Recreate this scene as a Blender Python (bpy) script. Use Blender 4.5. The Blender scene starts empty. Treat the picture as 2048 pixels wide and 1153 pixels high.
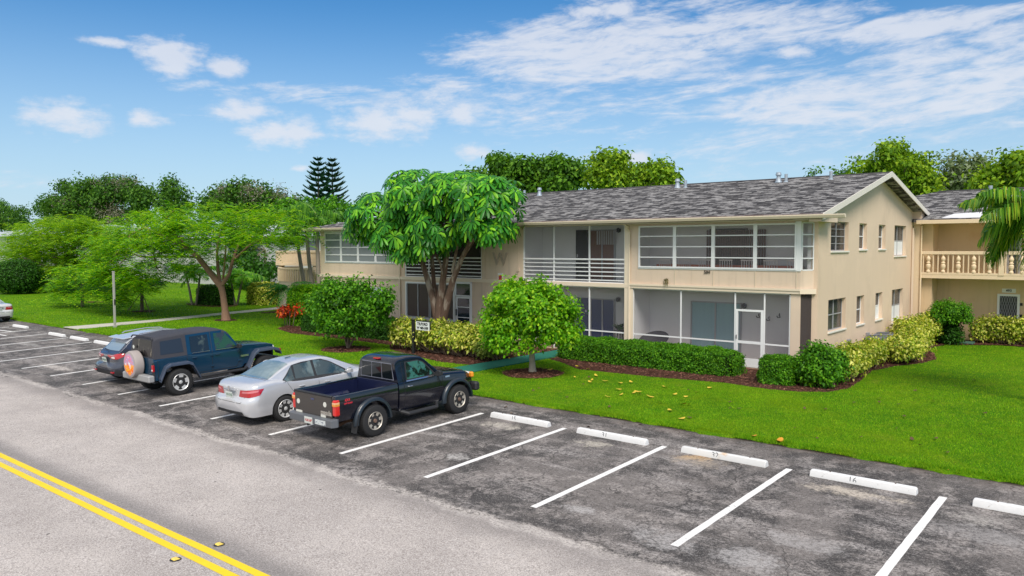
import bpy, math, random
import numpy as np
from mathutils import Vector, Matrix
from mathutils.bvhtree import BVHTree
random.seed(7); RNG = np.random.default_rng(7)
R = math.radians
SC = bpy.context.scene
COL = SC.collection

# ------------------------------------------------------------------ camera
CAM = [2.0492, -16.4797, 4.3005]; YAW, PITCH, ROLL, FPX = -0.6965, 0.0529, -0.0023, 1556.19
_fw = np.array([math.sin(YAW)*math.cos(PITCH), math.cos(YAW)*math.cos(PITCH), -math.sin(PITCH)])
_r0 = np.array([math.cos(YAW), -math.sin(YAW), 0.0]); _u0 = np.cross(_r0, _fw)
_r = math.cos(ROLL)*_r0 + math.sin(ROLL)*_u0; _u = -math.sin(ROLL)*_r0 + math.cos(ROLL)*_u0
cd = bpy.data.cameras.new('camera'); cam = bpy.data.objects.new('camera', cd); COL.objects.link(cam)
cd.sensor_width = 36; cd.lens = FPX/2048*36; cd.clip_end = 3000; cd.clip_start = .1
M = Matrix.Identity(4)
for i in range(3):
    M[i][0], M[i][1], M[i][2], M[i][3] = _r[i], _u[i], -_fw[i], CAM[i]
cam.matrix_world = M
SC.camera = cam
SLOPE = 0.0283                                   # the car park falls gently away from the lawn
def A(u, v, ax, val):                            # survey helper: photo point -> real position on a known plane
    d = _fw + _r*(u-1024)/FPX + _u*(576.5-v)/FPX
    o = np.array(CAM); t = (val-o[ax])/d[ax]; return o + d*t
def G(u, v):
    p = A(u, v, 2, 0.0)
    if p[1] > 0: return p
    d = _fw + _r*(u-1024)/FPX + _u*(576.5-v)/FPX; o = np.array(CAM)
    t = (-o[2]+SLOPE*o[1])/(d[2]-SLOPE*d[1]); return o + d*t
def azel(u, v):
    d = _fw + _r*(u-1024)/FPX + _u*(576.5-v)/FPX; d = d/np.linalg.norm(d)
    return math.atan2(d[0], d[1]), math.asin(d[2])

# ------------------------------------------------------------------ light
SUN_EL, SUN_AZ = R(49), R(131)                   # azimuth clockwise from +y
SC.view_settings.view_transform = 'Standard'; SC.view_settings.look = 'None'
SC.view_settings.exposure = 0.22; SC.view_settings.gamma = 1.0
sd = bpy.data.lights.new('sun', 'SUN'); sd.energy = 3.15; sd.angle = R(26); sd.color = (1.0, .925, .82)
sun = bpy.data.objects.new('sun', sd); COL.objects.link(sun)
sv = Vector((math.sin(SUN_AZ)*math.cos(SUN_EL), math.cos(SUN_AZ)*math.cos(SUN_EL), math.sin(SUN_EL)))
sun.rotation_euler = sv.to_track_quat('Z', 'Y').to_euler(); sun.location = (0, -20, 40)

W = bpy.data.worlds.new('World'); SC.world = W; W.use_nodes = True
nt = W.node_tree; nt.nodes.clear()
class NB:                                        # tiny node builder
    def __init__(s, nt): s.nt = nt
    def n(s, t, **k):
        nd = s.nt.nodes.new(t)
        for a, b in k.items(): setattr(nd, a, b)
        return nd
    def l(s, a, b): s.nt.links.new(a, b)
    def val(s, sock, x):
        if hasattr(x, 'is_output') or isinstance(x, bpy.types.NodeSocket): s.l(x, sock)
        else: sock.default_value = x
    def m(s, op, a, b=None, c=None, clamp=False):
        nd = s.n('ShaderNodeMath', operation=op, use_clamp=clamp)
        s.val(nd.inputs[0], a)
        if b is not None: s.val(nd.inputs[1], b)
        if c is not None: s.val(nd.inputs[2], c)
        return nd.outputs[0]
    def vm(s, op, a, b=None):
        nd = s.n('ShaderNodeVectorMath', operation=op); s.val(nd.inputs[0], a)
        if b is not None: s.val(nd.inputs[1], b)
        return nd.outputs[0]
    def mix(s, f, a, b, mode='MIX'):
        nd = s.n('ShaderNodeMix', data_type='RGBA', blend_type=mode); s.val(nd.inputs[0], f)
        for i, x in ((6, a), (7, b)):
            if isinstance(x, (tuple, list)): x = (*x[:3], 1)
            s.val(nd.inputs[i], x)
        return nd.outputs[2]
    def noise(s, vec, scale, detail=4, rough=.55, dist=0.0):
        nd = s.n('ShaderNodeTexNoise'); nd.inputs['Scale'].default_value = scale
        nd.inputs['Detail'].default_value = detail; nd.inputs['Roughness'].default_value = rough
        nd.inputs['Distortion'].default_value = dist
        if vec is not None: s.l(vec, nd.inputs['Vector'])
        return nd.outputs['Fac']
    def step(s, x, lo, hi):
        nd = s.n('ShaderNodeMapRange', interpolation_type='SMOOTHSTEP'); s.val(nd.inputs[0], x)
        s.val(nd.inputs[1], lo); s.val(nd.inputs[2], hi); nd.inputs[3].default_value = 0; nd.inputs[4].default_value = 1
        return nd.outputs[0]
    def comb(s, x, y, z=0.0):
        nd = s.n('ShaderNodeCombineXYZ')
        for i, q in enumerate((x, y, z)): s.val(nd.inputs[i], q)
        return nd.outputs[0]
nb = NB(nt)
sky = nb.n('ShaderNodeTexSky', sky_type='NISHITA', sun_disc=False, sun_elevation=SUN_EL, sun_rotation=SUN_AZ,
           air_density=1.15, dust_density=0.35, ozone_density=2.2, altitude=0)
tc = nb.n('ShaderNodeTexCoord'); sep = nb.n('ShaderNodeSeparateXYZ'); nb.l(tc.outputs['Generated'], sep.inputs[0])
X_, Y_, Z_ = sep.outputs
az = nb.m('ARCTAN2', X_, Y_); el = nb.m('ARCSINE', Z_)
den = nb.m('ADD', nb.m('MAXIMUM', Z_, 0.0), 0.10)
px, py = nb.m('DIVIDE', X_, den), nb.m('DIVIDE', Y_, den)
P = nb.comb(px, py, 0.0)
AE = nb.comb(nb.m('MULTIPLY', az, 1.0), nb.m('MULTIPLY', el, 2.2), 0.0)
warp = nb.noise(AE, 34, 6, .62)
warp2 = nb.noise(AE, 9, 4, .6)
dens = None
# bands of thin high cloud: (photo u, v, half width, half height, strength)
bands = [(980,190,260,60,.75),(1130,60,200,40,.85),(1180,110,360,80,1.0),(1500,60,280,55,.9),(1330,170,430,70,.75),(1150,235,420,55,.62),(1750,200,420,60,.95),(1940,130,240,110,.9),(1850,50,190,30,1.0),
         (1300,20,260,42,.75),(1600,275,560,60,.6),(1400,330,600,42,.55),(640,190,330,26,.72),(560,235,300,30,.5),(860,210,200,40,.7),(210,172,120,10,.3),(80,362,170,22,.55),(250,95,60,14,.5),(680,45,60,14,.35),(1100,300,260,40,.45),(1960,235,260,40,.6),(1690,6,140,22,.6)]
for (u, v, w, h, s) in bands:
    a0, e0 = azel(u, v); aw = w/FPX; ew = h/FPX
    du = nb.m('DIVIDE', nb.m('SUBTRACT', az, a0), aw); dv = nb.m('DIVIDE', nb.m('SUBTRACT', el, e0), ew)
    d = nb.m('ADD', nb.m('MULTIPLY', du, du), nb.m('MULTIPLY', dv, dv))
    m = nb.m('MULTIPLY', nb.m('SUBTRACT', 1.0, nb.step(d, 0.0, 1.6)), s)
    dens = m if dens is None else nb.m('MAXIMUM', dens, m)
# streaks tilt up to the right
rot = nb.n('ShaderNodeVectorRotate', rotation_type='Z_AXIS'); nb.l(AE, rot.inputs['Vector']); rot.inputs['Angle'].default_value = R(-13)
st = nb.n('ShaderNodeMapping'); nb.l(rot.outputs[0], st.inputs[0]); st.inputs['Scale'].default_value = (8, 17, 1)
streak = nb.noise(st.outputs[0], 1.0, 10, .70, .8)
st2 = nb.n('ShaderNodeMapping'); nb.l(rot.outputs[0], st2.inputs[0]); st2.inputs['Scale'].default_value = (26, 44, 1)
puffy = nb.noise(st2.outputs[0], 1.0, 6, .62, .3)
q = nb.m('ADD', nb.m('MULTIPLY', streak, .62), nb.m('MULTIPLY', puffy, .44))
thr = nb.m('SUBTRACT', .78, nb.m('MULTIPLY', dens, .45))
thin = nb.m('MULTIPLY', nb.step(nb.m('SUBTRACT', q, thr), -.05, .24), nb.step(dens, .02, .35))
cum = None
for (u, v, w, h) in [(350,122,46,36),(453,133,36,17),(322,100,50,18),(137,231,56,29),(290,237,32,15),(478,223,60,22),(545,270,56,27),(598,266,36,31),(765,246,88,36),(820,232,62,22),(922,227,38,26),(1585,106,32,12),
                      (945,303,32,15),(605,337,20,8),(1280,316,26,13),(215,85,46,8),(1235,18,50,22),(1180,24,44,16)]:
    a0, e0 = azel(u, v); aw = w/FPX*1.22; ew = h/FPX*1.22
    du = nb.m('DIVIDE', nb.m('SUBTRACT', az, a0), aw); dv = nb.m('DIVIDE', nb.m('SUBTRACT', el, e0), ew)
    d = nb.m('SQRT', nb.m('ADD', nb.m('MULTIPLY', du, du), nb.m('MULTIPLY', dv, dv)))
    cum = d if cum is None else nb.m('MINIMUM', cum, d)
cum = nb.m('ADD', cum, nb.m('ADD', nb.m('MULTIPLY', nb.m('SUBTRACT', warp, .5), 2.0), nb.m('MULTIPLY', nb.m('SUBTRACT', warp2, .5), 1.3)))
puff = nb.m('MULTIPLY', nb.m('SUBTRACT', 1.0, nb.step(cum, .12, 1.12)), .80)
cov = nb.m('MAXIMUM', nb.m('MULTIPLY', thin, .80), puff)
# broken white cloud added out of view behind the camera, for neutral fill light
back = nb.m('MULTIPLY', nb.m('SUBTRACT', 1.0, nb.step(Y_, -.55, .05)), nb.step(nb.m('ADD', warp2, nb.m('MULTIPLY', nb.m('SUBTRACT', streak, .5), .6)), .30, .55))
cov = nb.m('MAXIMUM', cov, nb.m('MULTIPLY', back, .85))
zen = nb.m('MULTIPLY', nb.step(el, .42, .75), nb.step(nb.m('ADD', warp2, nb.m('MULTIPLY', nb.m('SUBTRACT', streak, .5), .6)), .34, .58))  # unseen cloud added overhead for whiter fill and car reflections
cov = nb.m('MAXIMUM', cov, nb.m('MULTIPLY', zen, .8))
haze = nb.m('MULTIPLY', nb.m('SUBTRACT', 1.0, nb.step(el, -.04, .33)), .84)
satn = nb.n('ShaderNodeHueSaturation'); satn.inputs['Saturation'].default_value = 1.12; satn.inputs['Value'].default_value = .92; nb.l(sky.outputs[0], satn.inputs['Color'])
skyc = nb.mix(haze, nb.vm('MULTIPLY', satn.outputs[0], (.46, .96, 1.30)), (6.4, 7.7, 9.2))
shade = nb.mix(warp2, (7.2, 7.6, 8.6), (8.8, 8.9, 9.3))
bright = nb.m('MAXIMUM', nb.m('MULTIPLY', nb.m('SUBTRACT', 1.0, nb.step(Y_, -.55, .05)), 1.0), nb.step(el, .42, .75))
shade = nb.mix(bright, shade, (10.8, 10.6, 10.3))  # the out-of-view cloud is brightened to lift the fill light
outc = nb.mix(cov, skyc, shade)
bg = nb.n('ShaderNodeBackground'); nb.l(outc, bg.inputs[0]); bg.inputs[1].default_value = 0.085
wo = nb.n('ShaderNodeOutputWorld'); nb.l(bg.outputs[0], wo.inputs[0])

# ------------------------------------------------------------------ materials
MATS = {}
def mat(name, col, rough=.6, metal=0.0, var=0.0, vscale=3.0, bump=0.0, bscale=40.0, spec=.5, coat=0.0, col2=None, c2=(.55,.7), c2scale=1.5, ior=None, coords='Object', stretch=None, streak=0.0):
    if name in MATS: return MATS[name]
    m = bpy.data.materials.new(name); m.use_nodes = True; MATS[name] = m
    b = NB(m.node_tree); p = m.node_tree.nodes['Principled BSDF']
    p.inputs['Base Color'].default_value = (*col, 1); p.inputs['Roughness'].default_value = rough; p.inputs['Metallic'].default_value = metal
    p.inputs['Specular IOR Level'].default_value = spec; p.inputs['Coat Weight'].default_value = coat; p.inputs['Coat Roughness'].default_value = .04
    if ior: p.inputs['IOR'].default_value = ior
    t = b.n('ShaderNodeTexCoord'); v = t.outputs[coords]
    if stretch:
        mp = b.n('ShaderNodeMapping'); b.l(v, mp.inputs[0]); mp.inputs['Scale'].default_value = stretch; v = mp.outputs[0]
    c = (*col, 1)
    if var:
        n = b.noise(v, vscale, 5, .6); k = b.m('MULTIPLY_ADD', n, 2*var, 1-var)
        c = b.vm('MULTIPLY', tuple(col), b.comb(k, k, k))
    if col2:
        f = b.step(b.noise(v, c2scale, 6, .6), c2[0], c2[1]); c = b.mix(f, c, col2)
    if streak:                                       # rain streaks, patched paint and a grimy foot
        ms_ = b.n('ShaderNodeMapping'); b.l(t.outputs['Object'], ms_.inputs[0]); ms_.inputs['Scale'].default_value = (3.2, 3.2, .22); s1 = b.step(b.noise(ms_.outputs[0], 1.6, 5, .65), .50, .72)
        c = b.mix(b.m('MULTIPLY', s1, streak), c, tuple(x*.62 for x in col)); pz = b.n('ShaderNodeSeparateXYZ'); b.l(t.outputs['Object'], pz.inputs[0])
        c = b.mix(b.m('MULTIPLY', b.m('SUBTRACT', 1.0, b.step(b.m('SUBTRACT', pz.outputs[2], b.m('MULTIPLY', b.noise(t.outputs['Object'], 3, 4, .7), .9)), -.3, .35)), streak), c, (.30, .24, .17))
        ms2 = b.n('ShaderNodeMapping'); b.l(t.outputs['Object'], ms2.inputs[0]); c = b.mix(b.m('MULTIPLY', b.step(b.noise(ms2.outputs[0], 1.1, 2, .5), .58, .61), .10), c, tuple(min(1, x*1.25) for x in col))
    if var or col2 or streak: b.l(c, p.inputs['Base Color'])
    if bump:
        bp = b.n('ShaderNodeBump'); bp.inputs['Strength'].default_value = bump; bp.inputs['Distance'].default_value = .02
        b.l(b.noise(v, bscale, 4, .6), bp.inputs['Height']); b.l(bp.outputs[0], p.inputs['Normal'])
    return m
def leafmat(name, cols, rough=.5, trans=.35, big=None):
    if name in MATS: return MATS[name]
    m = bpy.data.materials.new(name); m.use_nodes = True; MATS[name] = m
    b = NB(m.node_tree); p = m.node_tree.nodes['Principled BSDF']; out = m.node_tree.nodes['Material Output']
    g = b.n('ShaderNodeNewGeometry'); cr = b.n('ShaderNodeValToRGB'); b.l(g.outputs['Random Per Island'], cr.inputs[0])
    e = cr.color_ramp.elements; e[0].color = (*cols[0], 1); e[1].color = (*cols[-1], 1)
    for i, c in enumerate(cols[1:-1]): x = e.new((i+1)/(len(cols)-1)); x.color = (*c, 1)
    c = cr.outputs[0]
    t = b.n('ShaderNodeTexCoord'); n = b.noise(t.outputs['Object'], 1.3, 3, .6); k = b.m('MULTIPLY_ADD', n, 1.3, .62)
    c = b.vm('MULTIPLY', c, b.comb(k, k, k))
    b.l(c, p.inputs['Base Color']); p.inputs['Roughness'].default_value = rough; p.inputs['Specular IOR Level'].default_value = .2
    tr = b.n('ShaderNodeBsdfTranslucent'); b.l(b.vm('MULTIPLY', c, (1.5, 1.5, .7)), tr.inputs[0])
    mx = b.n('ShaderNodeMixShader'); mx.inputs[0].default_value = trans; b.l(p.outputs[0], mx.inputs[1]); b.l(tr.outputs[0], mx.inputs[2]); b.l(mx.outputs[0], out.inputs[0])
    return m

# ------------------------------------------------------------------ objects
def setp(o, **k):
    for a, b in k.items():
        if b: o[a] = b
    return o
def thing(name, label, cat, loc=(0,0,0), rotz=0.0, group=None, rotx=0.0):
    o = bpy.data.objects.new(name, None); COL.objects.link(o); o.empty_display_size = .3
    o.rotation_euler = (rotx, 0, rotz); o.location = tuple(float(x) for x in loc)
    o.matrix_basis = Matrix.Translation(o.location) @ o.rotation_euler.to_matrix().to_4x4()
    return setp(o, label=label, category=cat, group=group)
class MB:
    def __init__(s): s.v = []; s.f = []; s.mi = []; s.cur = 0
    def add(s, vs, fs):
        o = len(s.v); s.v.extend([tuple(map(float, p)) for p in vs]); s.f.extend([tuple(i+o for i in f) for f in fs]); s.mi.extend([s.cur]*len(fs)); return s
    def box(s, x0, x1, y0, y1, z0, z1, bev=0.0):
        if x0 > x1: x0, x1 = x1, x0
        if y0 > y1: y0, y1 = y1, y0
        if z0 > z1: z0, z1 = z1, z0
        if bev <= 0:
            s.add([(x0,y0,z0),(x1,y0,z0),(x1,y1,z0),(x0,y1,z0),(x0,y0,z1),(x1,y0,z1),(x1,y1,z1),(x0,y1,z1)],
                  [(0,3,2,1),(4,5,6,7),(0,1,5,4),(1,2,6,5),(2,3,7,6),(3,0,4,7)]); return s
        b = bev
        def ring(z, i): return [(x0+b+i,y0+i,z),(x1-b-i,y0+i,z),(x1-i,y0+b+i,z),(x1-i,y1-b-i,z),(x1-b-i,y1-i,z),(x0+b+i,y1-i,z),(x0+i,y1-b-i,z),(x0+i,y0+b+i,z)]
        rs = [ring(z0, b*.7), ring(z0+b, 0), ring(z1-b, 0), ring(z1, b*.7)]
        return s.loft(rs)
    def loft(s, rings, cap=True, closed=True):
        n = len(rings[0]); vs = [p for r in rings for p in r]; fs = []
        for k in range(len(rings)-1):
            for i in range(n if closed else n-1):
                j = (i+1) % n; a = k*n; fs.append((a+i, a+j, a+n+j, a+n+i))
        if cap and closed: fs.append(tuple(reversed(range(n)))); fs.append(tuple((len(rings)-1)*n+i for i in range(n)))
        return s.add(vs, fs)
    def quad(s, *p): return s.add(p, [tuple(range(len(p)))])
    def prism(s, poly, d):                        # poly: 3D points, extruded by vector d
        n = len(poly); d = np.array(d, float); a = [np.array(p, float) for p in poly]
        return s.add(a+[p+d for p in a], [tuple(reversed(range(n))), tuple(range(n, 2*n))]+[(i, (i+1)%n, n+(i+1)%n, n+i) for i in range(n)])
    def tube(s, pts, rad, seg=8, cap=True):
        pts = [Vector([float(c) for c in p]) for p in pts]
        if not hasattr(rad, '__len__'): rad = [rad]*len(pts)
        up = Vector((0, 0, 1)); rings = []; prev = None
        for i, p in enumerate(pts):
            t = (pts[min(i+1, len(pts)-1)]-pts[max(i-1, 0)]).normalized()
            if prev is None: prev = t.cross(up) if abs(t.z) < .95 else t.cross(Vector((1, 0, 0)))
            a = (prev - t*prev.dot(t)).normalized(); b = t.cross(a); prev = a
            rings.append([tuple(p+a*(math.cos(q)*rad[i])+b*(math.sin(q)*rad[i])) for q in [2*math.pi*k/seg for k in range(seg)]])
        return s.loft(rings, cap)
    def lathe(s, prof, o=(0,0,0), axis=2, seg=24):  # prof: (r, h)
        rings = []
        for r, h in prof:
            ring = []
            for k in range(seg):
                a = 2*math.pi*k/seg; c, d = r*math.cos(a), r*math.sin(a)
                q = {2: (c, d, h), 0: (h, c, d), 1: (d, h, c)}[axis]; ring.append((q[0]+o[0], q[1]+o[1], q[2]+o[2]))
            rings.append(ring)
        return s.loft(rings)
    def build(s, name, m, parent=None, world=False, smooth=False, label=None, cat=None, group=None, kind=None, bevel=0.0):
        me = bpy.data.meshes.new(name)
        vs = s.v
        if world and parent is not None:
            inv = parent.matrix_basis.inverted(); vs = [tuple(inv @ Vector(p)) for p in vs]
        me.from_pydata(vs, [], s.f); me.validate()
        for q in (m if isinstance(m, (list, tuple)) else [m]): me.materials.append(q)
        if len(me.polygons) == len(s.mi): me.polygons.foreach_set('material_index', s.mi)
        if smooth:
            me.polygons.foreach_set('use_smooth', [True]*len(me.polygons))
            me.set_sharp_from_angle(angle=R(smooth if smooth is not True else 40))
        import bmesh
        bm = bmesh.new(); bm.from_mesh(me); bmesh.ops.recalc_face_normals(bm, faces=bm.faces); bm.to_mesh(me); bm.free()
        o = bpy.data.objects.new(name, me); COL.objects.link(o)
        if parent is not None: o.parent = parent
        if bevel:
            md = o.modifiers.new('bevel', 'BEVEL'); md.width = bevel; md.segments = 2; md.limit_method = 'ANGLE'; md.angle_limit = R(50)
        return setp(o, label=label, category=cat, group=group, kind=kind)
def npmesh(name, V, F, m, parent=None, loc=None, smooth=False, **k):
    V = np.asarray(V, np.float32).reshape(-1, 3); F = np.asarray(F, np.int32)
    if parent is not None: V = V-np.array(parent.location, np.float32)
    elif loc is not None: V = V-np.array(loc, np.float32)
    me = bpy.data.meshes.new(name); nf, c = F.shape
    me.vertices.add(len(V)); me.vertices.foreach_set('co', V.ravel())
    me.loops.add(nf*c); me.loops.foreach_set('vertex_index', F.ravel())
    me.polygons.add(nf); me.polygons.foreach_set('loop_start', np.arange(0, nf*c, c, dtype=np.int32))
    me.update(calc_edges=True); me.materials.append(m)
    if smooth: me.polygons.foreach_set('use_smooth', [True]*nf)
    o = bpy.data.objects.new(name, me); COL.objects.link(o)
    if parent is not None: o.parent = parent
    elif loc is not None: o.location = loc
    return setp(o, **k)
def copy_tree(o, parent=None):
    c = o.copy(); COL.objects.link(c)
    if parent is not None: c.parent = parent
    for ch in list(o.children): copy_tree(ch, c)
    return c
def text_mb(s, size, depth=.01, bold=0.0):        # lettering as real mesh, x right, z up, lying in y=0
    c = bpy.data.curves.new('lettering', 'FONT'); c.body = s; c.size = size; c.extrude = depth/2; c.align_x = 'CENTER'; c.align_y = 'CENTER'; c.offset = bold; c.resolution_u = 2
    o = bpy.data.objects.new('lettering', c); COL.objects.link(o); bpy.context.view_layer.update()
    me = bpy.data.meshes.new_from_object(o.evaluated_get(bpy.context.evaluated_depsgraph_get()))
    vs = [v.co.copy() for v in me.vertices]; fs = [tuple(p.vertices) for p in me.polygons]
    bpy.data.objects.remove(o); bpy.data.curves.remove(c); bpy.data.meshes.remove(me)
    mb = MB(); mb.add([(v.x, -v.z, v.y) for v in vs], fs); return mb
def xf(mb, mtx):
    mb.v = [tuple(mtx @ Vector(p)) for p in mb.v]; return mb
# ================================================================== ground, lot, road
def grassmat():
    m = bpy.data.materials.new('grass'); m.use_nodes = True; b = NB(m.node_tree); p = m.node_tree.nodes['Principled BSDF']
    v = b.n('ShaderNodeTexCoord').outputs['Object']
    c = b.mix(b.step(b.noise(v, .35, 5, .6), .35, .68), (.075, .215, .004), (.16, .31, .004))
    c = b.mix(b.step(b.noise(v, 2.2, 6, .7), .45, .75), c, (.22, .33, .008)); c = b.mix(b.m('MULTIPLY', b.step(b.noise(v, .9, 7, .75), .56, .72), .6), c, (.26, .29, .03))
    c = b.mix(b.m('MULTIPLY', b.step(b.noise(v, 26, 6, .8), .42, .60), .75), c, (.030, .105, .002))
    c = b.mix(b.step(b.noise(v, 60, 3, .7), .60, .72), c, (.32, .44, .03))
    b.l(c, p.inputs['Base Color']); p.inputs['Roughness'].default_value = .85; p.inputs['Specular IOR Level'].default_value = .08
    bp = b.n('ShaderNodeBump'); bp.inputs['Strength'].default_value = .9; bp.inputs['Distance'].default_value = .04
    b.l(b.noise(v, 32, 6, .75), bp.inputs['Height']); b.l(bp.outputs[0], p.inputs['Normal']); return m
GRASS = grassmat()
MULCH = mat('mulch', (.062, .030, .021), .95, var=.6, vscale=14, bump=1.0, bscale=30, spec=.1, col2=(.14, .065, .045), c2=(.52, .62), c2scale=22)
def dust(b, y, n):                                  # pale sand washed along the seam between the road and the lot
    yy = b.m('ADD', y, b.m('MULTIPLY', b.m('SUBTRACT', n, .5), .9))
    a = b.step(yy, -7.22, -7.02); c = b.m('SUBTRACT', 1.0, b.step(yy, -6.98, -6.80)); return b.m('MULTIPLY', a, c)
def lotmat():
    m = bpy.data.materials.new('old asphalt'); m.use_nodes = True; b = NB(m.node_tree); p = m.node_tree.nodes['Principled BSDF']
    v = b.n('ShaderNodeTexCoord').outputs['Object']; sp = b.n('ShaderNodeSeparateXYZ'); b.l(v, sp.inputs[0]); x, y, z = sp.outputs
    n1 = b.noise(v, .55, 8, .68, .4); n2 = b.noise(v, 1.7, 7, .7, .3); n3 = b.noise(v, 19, 5, .85); n4 = b.noise(v, 40, 3, .8); n6 = b.noise(v, 9, 5, .75)
    st = b.n('ShaderNodeMapping'); b.l(v, st.inputs[0]); st.inputs['Scale'].default_value = (.35, 1.5, 1); n5 = b.noise(st.outputs[0], 1.2, 7, .65, .3)
    c = b.mix(b.step(n1, .42, .60), (.050, .046, .045), (.160, .143, .134))
    c = b.mix(b.m('MULTIPLY', b.m('MULTIPLY', b.step(n2, .48, .62), b.m('MULTIPLY_ADD', b.step(n3, .42, .56), .7, .3)), .72), c, (.36, .325, .305))
    c = b.mix(b.m('MULTIPLY', b.m('MULTIPLY', b.step(n5, .50, .68), b.step(n3, .40, .58)), .8), c, (.40, .37, .355))
    c = b.mix(b.m('MULTIPLY', b.step(n3, .53, .62), .30), c, (.36, .335, .32))
    c = b.mix(b.m('MULTIPLY', b.step(n3, .47, .40), .60), c, (.024, .022, .022))
    c = b.mix(b.m('MULTIPLY', b.step(n4, .56, .64), .45), c, (.52, .49, .47))
    # worn pale scars in the stalls
    for (u, vv, rx, ry, col, s) in [(1000,852,.55,.3,(.50,.46,.40),.95),(1180,888,.5,.3,(.47,.43,.37),.9),(1710,988,.95,.28,(.50,.44,.37),1.0),(1390,916,.42,.30,(.55,.33,.12),.95),(1400,925,.7,.45,(.40,.34,.28),.8),
        (910,915,.35,.25,(.48,.46,.44),.9),(1160,1020,.4,.2,(.45,.43,.42),.8),(1330,1080,.6,.4,(.42,.40,.39),.8),(1600,1085,.7,.3,(.40,.38,.37),.7),(1960,1040,.6,.35,(.44,.41,.38),.8),(1980,1075,1.0,.5,(.36,.34,.33),.7),(110,735,1.6,.3,(.55,.50,.46),.9),(60,690,1.5,.25,(.42,.40,.38),.7),(1500,1120,.6,.4,(.46,.44,.43),.7),(720,850,.5,.2,(.45,.43,.41),.6)]:
        g = G(u, vv)
        dx = b.m('DIVIDE', b.m('SUBTRACT', x, float(g[0])), rx); dy = b.m('DIVIDE', b.m('SUBTRACT', y, float(g[1])), ry)
        d = b.m('ADD', b.m('ADD', b.m('MULTIPLY', dx, dx), b.m('MULTIPLY', dy, dy)), b.m('ADD', b.m('MULTIPLY', b.m('SUBTRACT', n2, .5), 4.6), b.m('MULTIPLY', b.m('SUBTRACT', n6, .5), 3.6)))
        c = b.mix(b.m('MULTIPLY', b.m('MULTIPLY', b.m('SUBTRACT', 1.0, b.step(d, -.2, 1.1)), s), b.m('MULTIPLY_ADD', b.step(n3, .40, .56), .55, .45)), c, col)
    # cracks
    w = b.n('ShaderNodeVectorMath', operation='ADD'); b.l(v, w.inputs[0]); nn = b.n('ShaderNodeTexNoise'); nn.inputs['Scale'].default_value = 1.6; nn.inputs['Detail'].default_value = 6; b.l(v, nn.inputs[0])
    sc = b.n('ShaderNodeVectorMath', operation='SCALE'); b.l(nn.outputs['Color'], sc.inputs[0]); sc.inputs['Scale'].default_value = .75; b.l(sc.outputs[0], w.inputs[1])
    for s, th, k in ((.42, .008, .8), (1.9, .018, .5)):
        vo = b.n('ShaderNodeTexVoronoi', feature='DISTANCE_TO_EDGE'); vo.inputs['Scale'].default_value = s; b.l(w.outputs[0], vo.inputs['Vector'])
        f = b.m('MULTIPLY', b.m('SUBTRACT', 1.0, b.step(vo.outputs['Distance'], 0.0, th)), b.m('MULTIPLY', b.step(n2, .36, .56), k)); c = b.mix(f, c, (.030, .027, .026))
    c = b.mix(b.m('MULTIPLY', dust(b, y, n2), b.m('MULTIPLY_ADD', b.step(n3, .40, .58), .6, .15)), c, (.58, .53, .49))
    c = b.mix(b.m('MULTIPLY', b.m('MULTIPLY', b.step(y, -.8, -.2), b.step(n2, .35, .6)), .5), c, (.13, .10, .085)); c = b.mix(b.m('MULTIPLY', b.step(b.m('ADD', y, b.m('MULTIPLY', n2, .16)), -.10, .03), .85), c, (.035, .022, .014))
    b.l(c, p.inputs['Base Color']); p.inputs['Roughness'].default_value = .82; p.inputs['Specular IOR Level'].default_value = .3
    bp = b.n('ShaderNodeBump'); bp.inputs['Strength'].default_value = .5; bp.inputs['Distance'].default_value = .012
    b.l(n3, bp.inputs['Height']); b.l(bp.outputs[0], p.inputs['Normal']); return m
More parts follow.
